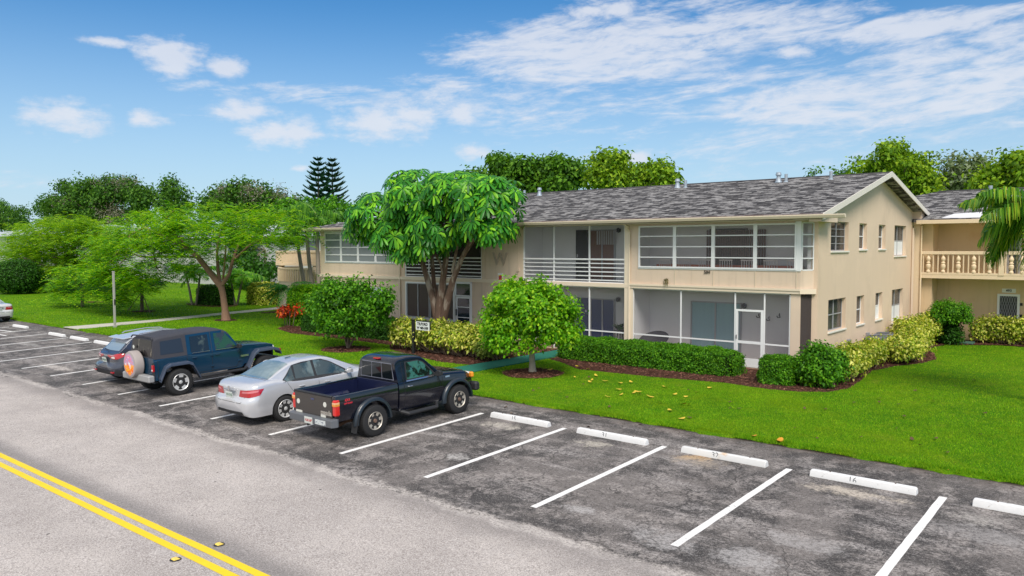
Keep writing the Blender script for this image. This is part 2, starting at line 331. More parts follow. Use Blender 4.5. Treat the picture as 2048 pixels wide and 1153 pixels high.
def roadmat():
    m = bpy.data.materials.new('road asphalt'); m.use_nodes = True; b = NB(m.node_tree); p = m.node_tree.nodes['Principled BSDF']
    v = b.n('ShaderNodeTexCoord').outputs['Object']; sp = b.n('ShaderNodeSeparateXYZ'); b.l(v, sp.inputs[0]); x, y, z = sp.outputs
    n1 = b.noise(v, .5, 7, .65, .3); n2 = b.noise(v, 1.7, 7, .7, .3); n3 = b.noise(v, 24, 4, .85); n4 = b.noise(v, 46, 3, .85); n5 = b.noise(v, 5.5, 3, .6)
    c = b.mix(b.step(n1, .35, .68), (.36, .322, .300), (.485, .437, .405))
    c = b.mix(b.m('MULTIPLY', b.step(n2, .5, .75), .35), c, (.56, .52, .50))
    c = b.mix(b.m('MULTIPLY', b.step(n3, .50, .40), .62), c, (.17, .150, .14))
    c = b.mix(b.m('MULTIPLY', b.step(n4, .51, .60), .62), c, (.74, .69, .66))
    c = b.mix(b.m('MULTIPLY', b.step(n4, .48, .38), .5), c, (.2, .18, .17))
    vs = b.n('ShaderNodeTexVoronoi'); vs.inputs['Scale'].default_value = 1.7; b.l(v, vs.inputs['Vector']); c = b.mix(b.m('MULTIPLY', b.m('SUBTRACT', 1.0, b.step(vs.outputs['Distance'], .035, .055)), b.step(n2, .46, .52)), c, (.04, .037, .036))
    # the darker tar seam beside the centre lines, where two passes of the paver meet
    yy = b.m('ADD', b.m('SUBTRACT', y, b.m('MULTIPLY', x, .015)), b.m('MULTIPLY', b.m('SUBTRACT', n2, .5), .25))
    f = b.m('MULTIPLY', b.step(yy, -10.47, -10.28), b.m('SUBTRACT', 1.0, b.step(yy, -10.25, -9.75))); c = b.mix(b.m('MULTIPLY', f, .55), c, (.12, .115, .115))
    f = b.m('MULTIPLY', b.step(b.m('ADD', y, b.m('MULTIPLY', n2, 1.4)), -7.3, -6.2), .6); c = b.mix(f, c, (.17, .155, .148))
    c = b.mix(b.m('MULTIPLY', b.m('MULTIPLY', dust(b, y, n2), b.step(n1, .30, .55)), b.m('MULTIPLY_ADD', b.step(n3, .40, .58), .6, .15)), c, (.62, .57, .53))
    b.l(c, p.inputs['Base Color']); p.inputs['Roughness'].default_value = .88; p.inputs['Specular IOR Level'].default_value = .25
    bp = b.n('ShaderNodeBump'); bp.inputs['Strength'].default_value = .45; bp.inputs['Distance'].default_value = .01
    b.l(n3, bp.inputs['Height']); b.l(bp.outputs[0], p.inputs['Normal']); return m
SOIL = mat('soil and far grass', (.10, .20, .03), .9, var=.4, vscale=.2)
g = MB()
g.quad((-1500,-400,-.03-400*SLOPE),(1500,-400,-.03-400*SLOPE),(1500,0,-.03),(-1500,0,-.03)); g.quad((-1500,0,-.03),(1500,0,-.03),(1500,1800,-.03),(-1500,1800,-.03))
g.build('ground', SOIL, kind='structure')
# lawn with a slightly ragged front edge standing 5 cm over the asphalt
xs = np.arange(-150, 20.01, .12); e = .05*np.sin(xs*1.3)+.04*np.sin(xs*3.7+1)+.03*np.sin(xs*9.1+2)+RNG.normal(0, .028, len(xs))
V = []; 
for x, d in zip(xs, e): V += [(x, d-.05, -.02), (x, d-.02, .045), (x, d+.25, .05), (x, 90, .05)]
F = [];
for i in range(len(xs)-1):
    for k in range(3): F.append((i*4+k, (i+1)*4+k, (i+1)*4+k+1, i*4+k+1))
npmesh('lawn', V, F, GRASS, kind='structure')
LZ = .05
# parking lot and road
xs = np.arange(-120, 20.01, .1); n = len(xs); e = -6.98+.10*np.sin(xs*.9)+.07*np.sin(xs*2.3+2)+.05*np.cumsum(RNG.normal(0, .1, n))*0+RNG.normal(0, .018, n)
V = []
for x, d in zip(xs, e): V += [(x, d, SLOPE*d+.001), (x, d+.05, SLOPE*(d+.05)+.006), (x, 0.1, .004)]
F = [(i*3+k, (i+1)*3+k, (i+1)*3+k+1, i*3+k+1) for i in range(n-1) for k in (0, 1)]
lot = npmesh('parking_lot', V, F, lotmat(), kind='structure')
road = MB(); road.quad((-300,-40,-40*SLOPE),(60,-40,-40*SLOPE),(60,-6.4,-6.4*SLOPE),(-300,-6.4,-6.4*SLOPE)); road = road.build('road', roadmat(), kind='structure')
PAINT = mat('road paint white', (.80, .79, .77), .7, var=.12, vscale=6, col2=(.26, .25, .24), c2=(.58, .74), c2scale=14, bump=.2, bscale=60)
YEL = mat('road paint yellow', (.86, .60, .008), .55, var=.08, vscale=5, col2=(.60, .42, .03), c2=(.66, .8), c2scale=14)
def strip(name, pts, w, m, parent, zo, step=.25):
    (xa, ya), (xb, yb) = pts; L = math.hypot(xb-xa, yb-ya); n = max(2, int(L/step)); nx, ny = -(yb-ya)/L, (xb-xa)/L; mb = MB(); vs = []
    for i in range(n+1):
        t = i/n; x, y = xa+(xb-xa)*t, ya+(yb-ya)*t; a = w/2+random.uniform(-.004, .004); c = w/2+random.uniform(-.004, .004)
        for s, k in ((-1, a), (1, c)): vs.append((x+nx*s*k, y+ny*s*k, SLOPE*(y+ny*s*k)+zo))
    mb.add(vs, [(2*i, 2*i+1, 2*i+3, 2*i+2) for i in range(n)]); return mb.build(name, m, parent)
SX0, SW, SN, SF = -11.489, 2.6897, -6.133, -1.54
for i in range(-13, 5):
    x = SX0+i*SW; strip('stall_line', ((x, SN+random.uniform(-.05, .05)), (x+random.uniform(-.03, .03), SF)), .13, PAINT, lot, .0085)
strip('centre_line', ((-160, -12.645), (40, -9.885)), .135, YEL, road, .005, 1.0)
strip('centre_line', ((-160, -12.905), (40, -10.145)), .135, YEL, road, .005, 1.0)
for k, (x0, y0, x1, y1) in enumerate([(-47.6,-2.6,-43.6,-2.2),(-47.6,-3.3,-42.2,-3.0)]): strip('hatch_line', ((x0,y0),(x1,y1)), .12, PAINT, lot, .0085)
strip('hatch_line', ((-46.9,-2.1),(-45.6,-4.0)), .12, mat('hatch paint orange', (.75,.42,.06), .6), lot, .0125)
# wheel stops
STOPW = mat('wheel stop white', (.74, .74, .74), .8, var=.10, vscale=3, bump=.4, bscale=40, col2=(.40, .38, .36), c2=(.64, .76), c2scale=7)
STOPR = mat('wheel stop white rusted', (.68, .68, .67), .7, var=.07, vscale=3, bump=.25, bscale=50, col2=(.62, .34, .10), c2=(.60, .72), c2scale=1.7)
NUM = mat('stencil grey', (.16, .17, .18), .8)
def wheel_stop(x, y, num, label, m=STOPW, ang=0.0):
    t = thing('wheel_stop', label, 'wheel stop', (x, y, SLOPE*y+.004), ang, 'white concrete wheel stops along the lawn side of the car park')
    L, D, H = 1.83, .17, .125; mb = MB(); rings = []
    for xx, k in ((0, .80), (.012, .94), (.035, 1), (L-.035, 1), (L-.012, .94), (L, .80)):
        pr = [(0, 0), (0.0, .02), (.028, H*.90), (.05, H), (D-.05, H), (D-.028, H*.90), (D, .02), (D, 0)]
        rings.append([(xx, D/2+(a-D/2)*(.9+.1*k), b*k if b > .03 else b) for a, b in pr])
    mb.loft(rings); o = mb.build('block', m, t, smooth=30)
    if num:
        tm = text_mb(num, .155, .002); f = Matrix.Translation((L*.42, .0135, .066)) @ Matrix.Rotation(-math.atan2(.028, H*.9), 4, 'X'); xf(tm, f); tm.build('number', NUM, t)
    for xx in (.35, L-.35): MB().lathe([(.014, H-.01), (.014, H+.006), (.004, H+.009)], (xx, D/2, 0), 2, 10).build('rebar_pin', mat('rust', (.12, .06, .03), .9), t)
    return t
for i, (num, lab, mm) in enumerate([('15', 'white wheel stop stencilled 15, nearest the pickup truck', STOPW), ('31', 'white wheel stop stencilled 31, between stops 15 and 32', STOPW), ('32', 'white wheel stop stencilled 32 with rust stained end', STOPR),
    ('16', 'white wheel stop stencilled 16 above a pale patch of worn asphalt', STOPW), ('', 'white wheel stop cut off by the right edge of the photo', STOPW)]):
    wheel_stop(-11.019+i*SW, -1.74, num, lab, mm)
for x, lab in ((-40.75, 'farthest of three wheel stops beside the dark crossover car'), (-38.08, 'middle wheel stop of the three beside the dark crossover car'), (-35.37, 'wheel stop partly hidden by the roof of the dark crossover car')): wheel_stop(x, -1.60, '', lab)
wheel_stop(-46.6, -1.35, '', 'white wheel stop behind the silver car at the left edge', ang=R(2))
# road reflectors
for x, y, lab in ((-9.01, -10.33, 'yellow road reflector on the car park side of the double line'), (-9.02, -11.02, 'yellow road reflector on the near side of the double line')):
    t = thing('road_reflector', lab, 'road reflector', (x, y, SLOPE*y+.003), 0, 'yellow reflectors beside the double centre line')
    mb = MB(); mb.lathe([(.001, .0), (.085, .0), (.08, .006), (.001, .007)], seg=18); mb.build('tar_pad', mat('tar', (.02, .02, .02), .6), t)
    mb = MB(); mb.loft([[(-.05,-.05,.007),(.05,-.05,.007),(.05,.05,.007),(-.05,.05,.007)],[(-.042,-.025,.024),(.042,-.025,.024),(.042,.025,.024),(-.042,.025,.024)]]); mb.build('reflector_body', mat('reflector yellow', (.85,.62,.12), .35), t)
# paths
CONC = mat('concrete', (.52, .49, .43), .85, var=.15, vscale=2, bump=.2, bscale=30)
def sheet(name, poly, z, m, th=.03, **k):
    mb = MB(); mb.prism([(x, y, z-th) for x, y in poly], (0, 0, th)); return mb.build(name, m, **k)
sheet('concrete_path', [(-43.0,-.06),(-41.2,-.02),(-42.0,4.2),(-43.4,9.6),(-44.5,14.6),(-45.8,20.5),(-47.1,20.5),(-45.8,14.6),(-44.6,9.6),(-43.3,4.7)], .075, CONC, kind='structure')
GRN = mat('green carpet', (.008, .155, .105), .9, var=.2, vscale=8, bump=.4, bscale=90)
mb = MB(); n = 24
for i in range(n):
    y0, y1 = -.02+9.1*i/n, -.02+9.1*(i+1)/n; w = .55+random.uniform(-.008, .008); x = -16.35
    mb.add([(x-w,y0,.03),(x+w,y0,.03),(x+w,y1,.03),(x-w,y1,.03),(x-w,y0,.078),(x+w,y0,.078),(x+w,y1,.078),(x-w,y1,.078)], [(4,5,6,7),(0,4,7,3),(1,2,6,5)]+([(0,1,5,4)] if i == 0 else []))
mb.build('green_path', GRN, kind='structure')
def mulch(name, poly, z=.075, n=6):
    pts = []; P_ = [np.array(p, float) for p in poly]; m_ = len(P_)
    for i in range(m_):
        a, b_ = P_[i], P_[(i+1) % m_]; k = max(1, int(np.linalg.norm(b_-a)/.12))
        for j in range(k): pts.append(a+(b_-a)*j/k+RNG.normal(0, .022, 2))
    c = sum(pts)/len(pts)
    mb = MB(); mb.add([(p[0], p[1], LZ-.01) for p in pts]+[(c[0]+(p[0]-c[0])*.985, c[1]+(p[1]-c[1])*.985, z) for p in pts], [(i, (i+1) % len(pts), len(pts)+(i+1) % len(pts), len(pts)+i) for i in range(len(pts))]+[tuple(range(len(pts), 2*len(pts)))])
    return mb.build(name, MULCH, kind='structure')
def circ(x, y, rx, ry=None, n=28): ry = ry or rx; return [(x+rx*math.cos(2*math.pi*k/n), y+ry*math.sin(2*math.pi*k/n)) for k in range(n)]
BED1 = [(-15.75,8.9),(-15.75,6.9),(-14.9,6.5),(-13.4,5.55),(-10.7,5.75),(-8.3,6.2),(-6.8,6.0),(-5.95,6.2),(-5.3,6.7),(-5.05,7.6),(-5.15,9.3),(-5.45,11.5),(-5.1,13.2),(-4.5,14.6),(-4.35,16),(-4.7,17.4),(-5.3,19),(-5.0,21.0),(-3,22.3),(4,22.3),(4,23.5),(-6.6,23.4),(-6.6,9.5),(-7.0,9.25),(-13,8.9)]
BED2 = [(-16.95,9.2),(-16.95,3.9),(-18.3,3.75),(-20.6,4.3),(-22.4,4.9),(-23.6,5.9),(-27,6.0),(-31,5.9),(-33.4,6.7),(-35,8.6),(-34.5,11),(-33,9.2)]
for i, (nm, pl) in enumerate([('mulch_bed', BED1), ('mulch_bed', BED2), ('mulch_ring', circ(-14.05,3.85,.98,1.0)), ('mulch_ring', circ(-23.9,3.8,1.0)), ('mulch_ring', circ(-39.8,7.5,.8,.6)), ('mulch_ring', circ(-50,7.45,.9,.7)), ('mulch_bed', circ(-52,13.4,2.9,1.3)), ('mulch_bed', circ(-42.5,14.5,.8,3.0)), ('mulch_ring', circ(-62,9.2,.9,.6))]): mulch(nm, pl)
def inpoly(px, py, poly):
    c = np.zeros(len(px), bool); n = len(poly)
    for i in range(n):
        x1, y1 = poly[i]; x2, y2 = poly[(i+1) % n]
        k = ((y1 > py) != (y2 > py)) & (px < (x2-x1)*(py-y1)/(y2-y1+1e-12)+x1); c ^= k
    return c
# mulch chips
pts = []
for pl, d in ((BED1, 110), (BED2, 90), (circ(-14.05,3.85,1.05), 260), (circ(-23.9,3.8,1.05), 200)):
    a = np.array(pl); lo, hi = a.min(0), a.max(0); k = int((hi-lo).prod()*d); q = RNG.uniform(lo, hi, (k, 2)); pts.append(q[inpoly(q[:, 0], q[:, 1], pl)])
pts = np.concatenate(pts); n = len(pts); an = RNG.uniform(0, math.pi*2, n); L = RNG.uniform(.02, .055, n); w = RNG.uniform(.007, .016, n); z = .078+RNG.uniform(0, .018, n); ti = RNG.uniform(-.015, .015, n)
c, s = np.cos(an), np.sin(an)
V = np.stack([np.stack([pts[:, 0]+sx*c*L-sy*s*w, pts[:, 1]+sx*s*L+sy*c*w, z+sx*ti+sy*.004], 1) for sx, sy in ((-1,-1),(1,-1),(1,1),(-1,1))], 1)
npmesh('mulch_chips', V, np.arange(4*n).reshape(n, 4), leafmat('mulch chip', [(.05,.018,.012),(.12,.05,.035),(.20,.10,.07)], .9, 0), kind='stuff')
# grass blades
BEDS = [BED1, BED2, circ(-14.05,3.85,.95), circ(-23.9,3.8,.95), circ(-39.8,7.5,.75,.55), [(-16.95,-1),(-15.75,-1),(-15.75,9),(-16.95,9)], [(-43.0,-.06),(-41.2,-.02),(-42.0,4.2),(-43.4,9.6),(-44.5,14.6),(-45.8,20.5),(-47.1,20.5),(-45.8,14.6),(-44.6,9.6),(-43.3,4.7)]]
def blademat():
    m = leafmat('grass blade', [(.035,.150,.003),(.09,.26,.004),(.17,.34,.006),(.28,.42,.015)], .7, .3); b = NB(m.node_tree); p = m.node_tree.nodes['Principled BSDF']; src = p.inputs['Base Color'].links[0].from_socket
    v = b.n('ShaderNodeTexCoord').outputs['Object']; c = b.mix(b.m('MULTIPLY', b.step(b.noise(v, .42, 6, .7), .46, .64), .55), src, (.26, .36, .006)); c = b.mix(b.m('MULTIPLY', b.step(b.noise(v, 2.6, 6, .75), .52, .66), .6), c, (.035, .12, .003))
    c = b.mix(b.m('MULTIPLY', b.step(b.noise(v, .9, 7, .75), .60, .70), .5), c, (.34, .33, .06)); b.l(c, p.inputs['Base Color']); return m
BLADE = blademat()
def blades(x0, x1, y0, y1, n, h0, h1, wd):
    x = RNG.uniform(x0, x1, n); y = RNG.uniform(y0, y1, n); k = np.ones(n, bool)
    for b_ in BEDS: k &= ~inpoly(x, y, b_)
    x, y = x[k], y[k]; n = len(x); a = RNG.uniform(0, 2*math.pi, n); h = RNG.uniform(h0, h1, n); w_ = wd*RNG.uniform(.6, 1.2, n); l = h*RNG.uniform(.1, .8, n)
    a2 = RNG.uniform(0, 2*math.pi, n); z = np.where(y < .03, .02, LZ-.005)
    return np.stack([np.stack([x-np.cos(a)*w_, y-np.sin(a)*w_, z], 1), np.stack([x+np.cos(a)*w_, y+np.sin(a)*w_, z], 1), np.stack([x+np.cos(a2)*l, y+np.sin(a2)*l, z+h], 1)], 1)
Bl = np.concatenate([blades(-14, 3, -.06, .22, 34000, .03, .075, .007), blades(-52, -14, -.06, .2, 22000, .04, .08, .010), blades(-10, 4, 0, 5, 70000, .02, .05, .0065), blades(-16, 2.5, 0, 9, 70000, .02, .05, .008),
    blades(-5.6, 4, 5, 22, 40000, .025, .06, .010), blades(-42, -15, 0, 8, 60000, .03, .06, .013), blades(-75, -35, 0, 22, 40000, .04, .08, .022)])
n = len(Bl); npmesh('lawn_grass', Bl, np.arange(3*n).reshape(n, 3), BLADE, kind='stuff')
# ================================================================== apartment building
Y0 = 9.3
def fx(u, v=500): return float(A(u, v, 1, Y0)[0])
def fz(u, v): return float(A(u, v, 1, Y0)[2])
STUC = mat('stucco cream', (.68, .545, .42), .85, var=.06, vscale=.8, bump=.25, bscale=45, col2=(.65, .49, .355), c2=(.52, .75), c2scale=.7, streak=.35)
STUCG = mat('stucco gable', (.72, .56, .415), .85, var=.06, vscale=.7, bump=.3, bscale=35, col2=(.63, .49, .36), c2=(.50, .72), c2scale=.45, stretch=(1, 1, .9), streak=.12)
TRIM = mat('cream trim', (.76, .645, .50), .6, var=.05, vscale=3, col2=(.55, .45, .33), c2=(.62, .75), c2scale=5)
WHT = mat('white aluminium', (.78, .79, .80), .45, var=.04, vscale=4)
GRYA = mat('grey aluminium', (.35, .36, .38), .4)
INT = mat('porch wall grey', (.80, .79, .80), .85, var=.05, vscale=2, bump=.1)
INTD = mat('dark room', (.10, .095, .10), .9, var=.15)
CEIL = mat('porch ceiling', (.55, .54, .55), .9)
FLR = mat('porch floor', (.33, .17, .12), .7, var=.15, vscale=4)
def glassmat(name, col, alpha, rough=.06, spec=.8):
    m = mat(name, col, rough, spec=spec); m.node_tree.nodes['Principled BSDF'].inputs['Alpha'].default_value = alpha; return m
GLS = glassmat('window glass', (.10, .11, .115), .14, .04, 1.0)
GLSD = glassmat('dark glass', (.018, .02, .024), .92)
SCR = glassmat('insect screen', (.15, .15, .17), .13, .8, .1)
SCRD = glassmat('dark insect screen', (.07, .058, .055), .82, .75, .15)
def shingles():
    m = bpy.data.materials.new('shingles'); m.use_nodes = True; b = NB(m.node_tree); p = m.node_tree.nodes['Principled BSDF']
    v = b.n('ShaderNodeTexCoord').outputs['Object']; sp = b.n('ShaderNodeSeparateXYZ'); b.l(v, sp.inputs[0])
    w = b.comb(sp.outputs[0], sp.outputs[1], 0.0)
    br = b.n('ShaderNodeTexBrick'); b.l(w, br.inputs[0]); br.inputs['Scale'].default_value = 1; br.inputs['Brick Width'].default_value = .32; br.inputs['Row Height'].default_value = .16; br.inputs['Mortar Size'].default_value = .012; br.inputs['Mortar Smooth'].default_value = .4
    br.inputs['Color1'].default_value = (.010, .011, .013, 1); br.inputs['Color2'].default_value = (.44, .485, .54, 1); br.inputs['Mortar'].default_value = (.02, .019, .019, 1); br.offset = .37
    mp = b.n('ShaderNodeMapping'); b.l(w, mp.inputs[0]); mp.inputs['Scale'].default_value = (2.2, 3.6, 1)
    n1 = b.noise(mp.outputs[0], 1.3, 6, .72, .6); n2 = b.noise(w, .35, 5, .6); n3 = b.noise(w, 9, 4, .7)
    mp2 = b.n('ShaderNodeMapping'); b.l(w, mp2.inputs[0]); mp2.inputs['Scale'].default_value = (1.1, .28, 1); n4 = b.noise(mp2.outputs[0], 1.6, 5, .65)
    bw_ = b.n('ShaderNodeRGBToBW'); b.l(br.outputs[0], bw_.inputs[0]); c = b.mix(b.step(bw_.outputs[0], .14, .40), (.052, .049, .049), (.315, .305, .30))
    c = b.mix(b.m('MULTIPLY', b.step(n1, .52, .62), .38), c, (.29, .28, .277)); c = b.mix(b.m('MULTIPLY', b.step(n1, .51, .42), .45), c, (.022, .023, .026))
    c = b.mix(b.m('MULTIPLY', b.step(n4, .50, .70), .45), c, (.035, .034, .037))
    edge = b.m('SUBTRACT', 1.0, b.step(b.m('ADD', sp.outputs[1], b.m('MULTIPLY', n3, .5)), -3.1, -2.8)); c = b.mix(b.m('MULTIPLY', edge, .6), c, (.17, .11, .09))
    b.l(c, p.inputs['Base Color']); p.inputs['Roughness'].default_value = .92; p.inputs['Specular IOR Level'].default_value = .2
    bp = b.n('ShaderNodeBump'); bp.inputs['Strength'].default_value = .8; bp.inputs['Distance'].default_value = .03; b.l(b.m('ADD', br.outputs['Fac'], n1), bp.inputs['Height']); bp.invert = True; b.l(bp.outputs[0], p.inputs['Normal']); return m
SHING = shingles()
def wall_holes(mb, a0, a1, z0, z1, holes, place):
    xs = sorted({a0, a1, *[h[0] for h in holes], *[h[1] for h in holes]}); zs = sorted({z0, z1, *[h[2] for h in holes], *[h[3] for h in holes]})
    xs = [x for x in xs if a0 <= x <= a1]; zs = [z for z in zs if z0 <= z <= z1]
    for i in range(len(xs)-1):
        j = 0
        while j < len(zs)-1:
            def solid(j): cx, cz = (xs[i]+xs[i+1])/2, (zs[j]+zs[j+1])/2; return not any(h[0] < cx < h[1] and h[2] < cz < h[3] for h in holes)
            if not solid(j): j += 1; continue
            k = j
            while k+1 < len(zs)-1 and solid(k+1): k += 1
            place(mb, xs[i], xs[i+1], zs[j], zs[k+1]); j = k+1
B = thing('apartment_building', 'two storey cream apartment building with grey shingle roof and large letter W', 'building', (-20, 12, 0))
XL, XC, XG, YG, YB = fx(641), fx(1602), -6.65, 9.62, 22.15
BW = 10.7                                            # back wall of the porches
ZB0, ZB1, ZS, ZT, ZE = 2.72, 2.87, 3.51, 5.07, 5.20
hR = (fx(1278), fx(1594), ZS, ZT); hRp = (fx(1266), fx(1583), .10, ZB0)
hM = (fx(1046), fx(1250), ZB1, 5.13); hMp = (fx(1046), fx(1250), .10, ZB0)
hL = (fx(809), fx(963), ZB1, 5.13); hLw = (fx(812), fx(908), fz(900, 641), fz(860, 567)); hLd = (fx(910.5), fx(942), .12, fz(926, 566))
hB = (fx(651), fx(791), ZS, ZT); hBw = (fx(657), fx(769), 1.35, fz(700, 571))
mb = MB(); wall_holes(mb, XL, XC, 0, ZE, [hR, hRp, hM, hMp, hL, hLw, hLd, hB, hBw], lambda m, a, b, c, d: m.box(a, b, Y0, Y0+.14, c, d))
# end wall and gable wall with window recesses
gy = lambda u: float(A(u, 500, 0, XG)[1])
GW = [(1661.3,1696.5,4.13,5.15,'blind2'),(1718,1733.3,4.18,5.15,'half'),(1756.8,1770.3,4.18,5.15,'half'),(1788.3,1811.5,3.88,5.17,'panel'),
      (1658.7,1693.7,1.36,2.46,'blind1'),(1715.6,1730.7,1.36,2.43,'half'),(1753.3,1767,1.36,2.43,'panel1'),(1786,1808.3,1.06,2.45,'panel')]
gh = [(gy(a), gy(b), c, d) for a, b, c, d, _ in GW]
m2 = MB(); wall_holes(m2, YG, YB, 0, 5.24, gh, lambda m, a, b, c, d: m.box(XG-.22, XG, a, b, c, d))
m2.box(XG-.14, XG-.002, YG-.003, YG+.1, 0, 5.2)
ZR, YR, XR = 7.17, 16.5, -6.2; YF, ZF, YK, ZK = 8.6, 5.30, 23.64, 5.62
def roofz(y): return ZF+(ZR-ZF)*(y-YF)/(YR-YF) if y <= YR else ZR+(ZK-ZR)*(y-YR)/(YK-YR)
m2.prism([(XG-.22, YG, 5.24), (XG-.22, YG, roofz(YG)-.13), (XG-.22, YR, ZR-.13), (XG-.22, YB, roofz(YB)-.13), (XG-.22, YB, 5.24)], (.22, 0, 0))
m2.build('gable_wall', STUCG, B, world=True)
mb.box(XL, XL+.14, Y0+.14, YB, 0, ZE); mb.build('wall', STUC, B, world=True)
c = MB(); c.box(XL+.14, XG-.222, BW, YB, .02, ZE-.01); c.build('inner_wall', INT, B, world=True)
c = MB(); px = [fx(1258), fx(1041.5), fx(969), fx(802)]
for x in px: c = MB(); c.box(x-.11, x+.11, Y0+.142, BW-.002, .05, ZE); c.build('partition', INT, B, world=True)
c = MB(); c.box(XG-.36, XG-.225, YG+.02, BW, .05, ZE); c.build('partition', INT, B, world=True)
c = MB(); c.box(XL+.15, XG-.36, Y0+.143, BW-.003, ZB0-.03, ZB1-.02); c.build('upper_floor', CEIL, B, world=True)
c = MB(); c.box(XL+.15, XG-.23, Y0-.02, BW-.003, -.05, .095); c.build('porch_floor', FLR, B, world=True)
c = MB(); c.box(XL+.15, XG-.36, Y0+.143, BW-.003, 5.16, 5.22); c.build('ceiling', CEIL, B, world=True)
# belt course
c = MB(); c.box(XL-.05, XC+.02, Y0-.06, Y0-.002, ZB0, ZB1-.01); c.box(fx(1262), XC+.02, Y0-.09, Y0-.062, ZB1-.05, ZB1+.02)
c.prism([(XC+.02, Y0-.09, ZB0+.002), (XG-.02, YG-.06, ZB0+.002), (XG-.06, YG-.003, ZB0+.002), (XC, Y0-.003, ZB0+.002)], (0, 0, .165))
c.build('belt_course', TRIM, B, world=True)
# angled return of the right bay
RX = XG-.13
def ret(t, o=0.0):                                    # point along the return, o = outward offset
    d = np.array([RX-XC, YG-Y0]); L = np.linalg.norm(d); nrm = np.array([d[1], -d[0]])/L; p = np.array([XC, Y0])+d*t+nrm*o; return p
def retbox(mb, t0, t1, z0, z1, o0, o1):
    a, b_, c_, d_ = ret(t0, o0), ret(t1, o0), ret(t1, o1), ret(t0, o1); mb.prism([(p[0], p[1], z0) for p in (a, b_, c_, d_)], (0, 0, z1-z0))
c = MB(); retbox(c, 0, 1, ZB1, ZS, -.10, 0); c.build('bay_return', STUC, B, world=True); c = MB(); retbox(c, 0, 1, ZT, ZE, -.1, 0); c.build('bay_return', STUC, B, world=True)
c = MB(); retbox(c, .02, .98, .1, ZB0, -.05, -.04); c.build('screen', SCRD, B, world=True)
def bars_front(mb, x0, x1, z0, z1, y, nx, nz, w=.05, d=.05, edge=.05):
    mb.box(x0, x0+edge, y-d, y, z0, z1); mb.box(x1-edge, x1, y-d, y, z0, z1); mb.box(x0+edge, x1-edge, y-d, y, z0, z0+edge*.8); mb.box(x0+edge, x1-edge, y-d, y, z1-edge*.8, z1)
    for i in range(1, nz): z = z0+(z1-z0)*i/nz; mb.box(x0+edge, x1-edge, y-d, y-.003, z-w/2, z+w/2)
    for i in range(1, nx): x = x0+(x1-x0)*i/nx; mb.box(x-w/2, x+w/2, y-d-.004, y-.004, z0+edge*.8, z1-edge*.8)
def pane(x0, x1, z0, z1, y, m, parent): q = MB(); q.box(x0, x1, y, y+.008, z0, z1); return q.build('pane', m, parent, world=False)
def wpart(mb, name, m, parent=B, **k): return mb.build(name, m, parent, world=(parent is B), **k)
def toB(mb): return mb                                # meshes under B are given in world space
def subpart(mb, name, m, par):                         # sub-part: parent at identity, so use B's inverse too
    inv = B.matrix_basis.inverted(); mb.v = [tuple(inv @ Vector(p)) for p in mb.v]; return mb.build(name, m, par)
def window_unit(x0, x1, z0, z1, rows, y=Y0+.05, glass=GLS, frame=WHT, edge=.05, w=.04, cols=1):
    f = MB(); bars_front(f, x0, x1, z0, z1, y, cols, rows, w=w, d=.06, edge=edge); o = wpart(f, 'window', frame)
    g_ = MB(); g_.box(x0+.01, x1-.01, y-.03, y-.022, z0+.01, z1-.01); subpart(g_, 'pane', glass, o); return o
ms = [fx(u) for u in (1278, 1350, 1427, 1511, 1594)]
for i in range(4): window_unit(ms[i], ms[i+1], ZS, ZT, 4, y=Y0+.01, edge=.065, w=.038)
f = MB(); retbox(f, .05, .13, ZS, ZT, -.05, .01); retbox(f, .90, .98, ZS, ZT, -.05, .01)
for i in range(5): z = ZS+(ZT-ZS)*i/4; retbox(f, .13, .90, z-.02, z+.02, -.05, .006)
o = wpart(f, 'window', WHT); g_ = MB(); retbox(g_, .1, .93, ZS, ZT, -.03, -.022); subpart(g_, 'pane', GLS, o)
c = MB(); c.box(fx(1590.5), XC+.015, Y0-.03, Y0+.03, ZS-.04, ZT+.05, .008); c.box(fx(1277), XC, Y0-.025, Y0+.0, ZS-.045, ZS-.002); wpart(c, 'window_trim', WHT)
BAT = mat('batten', (.60, .52, .40), .7)
for u in (1350, 1427, 1511, 1594): x = fx(u); c = MB(); c.box(x-.012, x+.012, Y0-.02, Y0-.001, ZB1+.02, ZS-.05); wpart(c, 'batten', BAT)
for u in (683, 717, 752): x = fx(u); c = MB(); c.box(x-.008, x+.008, Y0-.01, Y0-.001, ZB1+.02, ZS-.05); wpart(c, 'batten', BAT)
# rooms behind the upper right windows: blinds, door, added boxes standing for a neighbour building's reflection
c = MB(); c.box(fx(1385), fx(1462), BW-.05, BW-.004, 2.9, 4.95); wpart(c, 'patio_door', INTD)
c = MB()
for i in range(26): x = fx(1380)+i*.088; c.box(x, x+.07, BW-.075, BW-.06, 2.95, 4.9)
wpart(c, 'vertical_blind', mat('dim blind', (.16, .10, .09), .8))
c = MB(); c.box(hR[0]+.3, hR[1]-.2, BW-.6, BW-.2, 2.95, 3.62); wpart(c, 'reflected_wall', mat('orange cabinet', (.62, .16, .08), .7))  # added orange box stands for the wall reflected in the panes
for i in range(7):
    x = hR[0]+.5+i*.82; c = MB(); c.box(x, x+.5, Y0+.62, Y0+.65, 3.78, 3.83)
    for k in range(6): c.box(x+.02+k*.09, x+.045+k*.09, Y0+.62, Y0+.64, 3.0, 3.78)
    t = c.build('reflected_balusters', mat('reflected white', (.75, .66, .62), .6), B, world=True)  # added white bars stand for balusters reflected in the panes
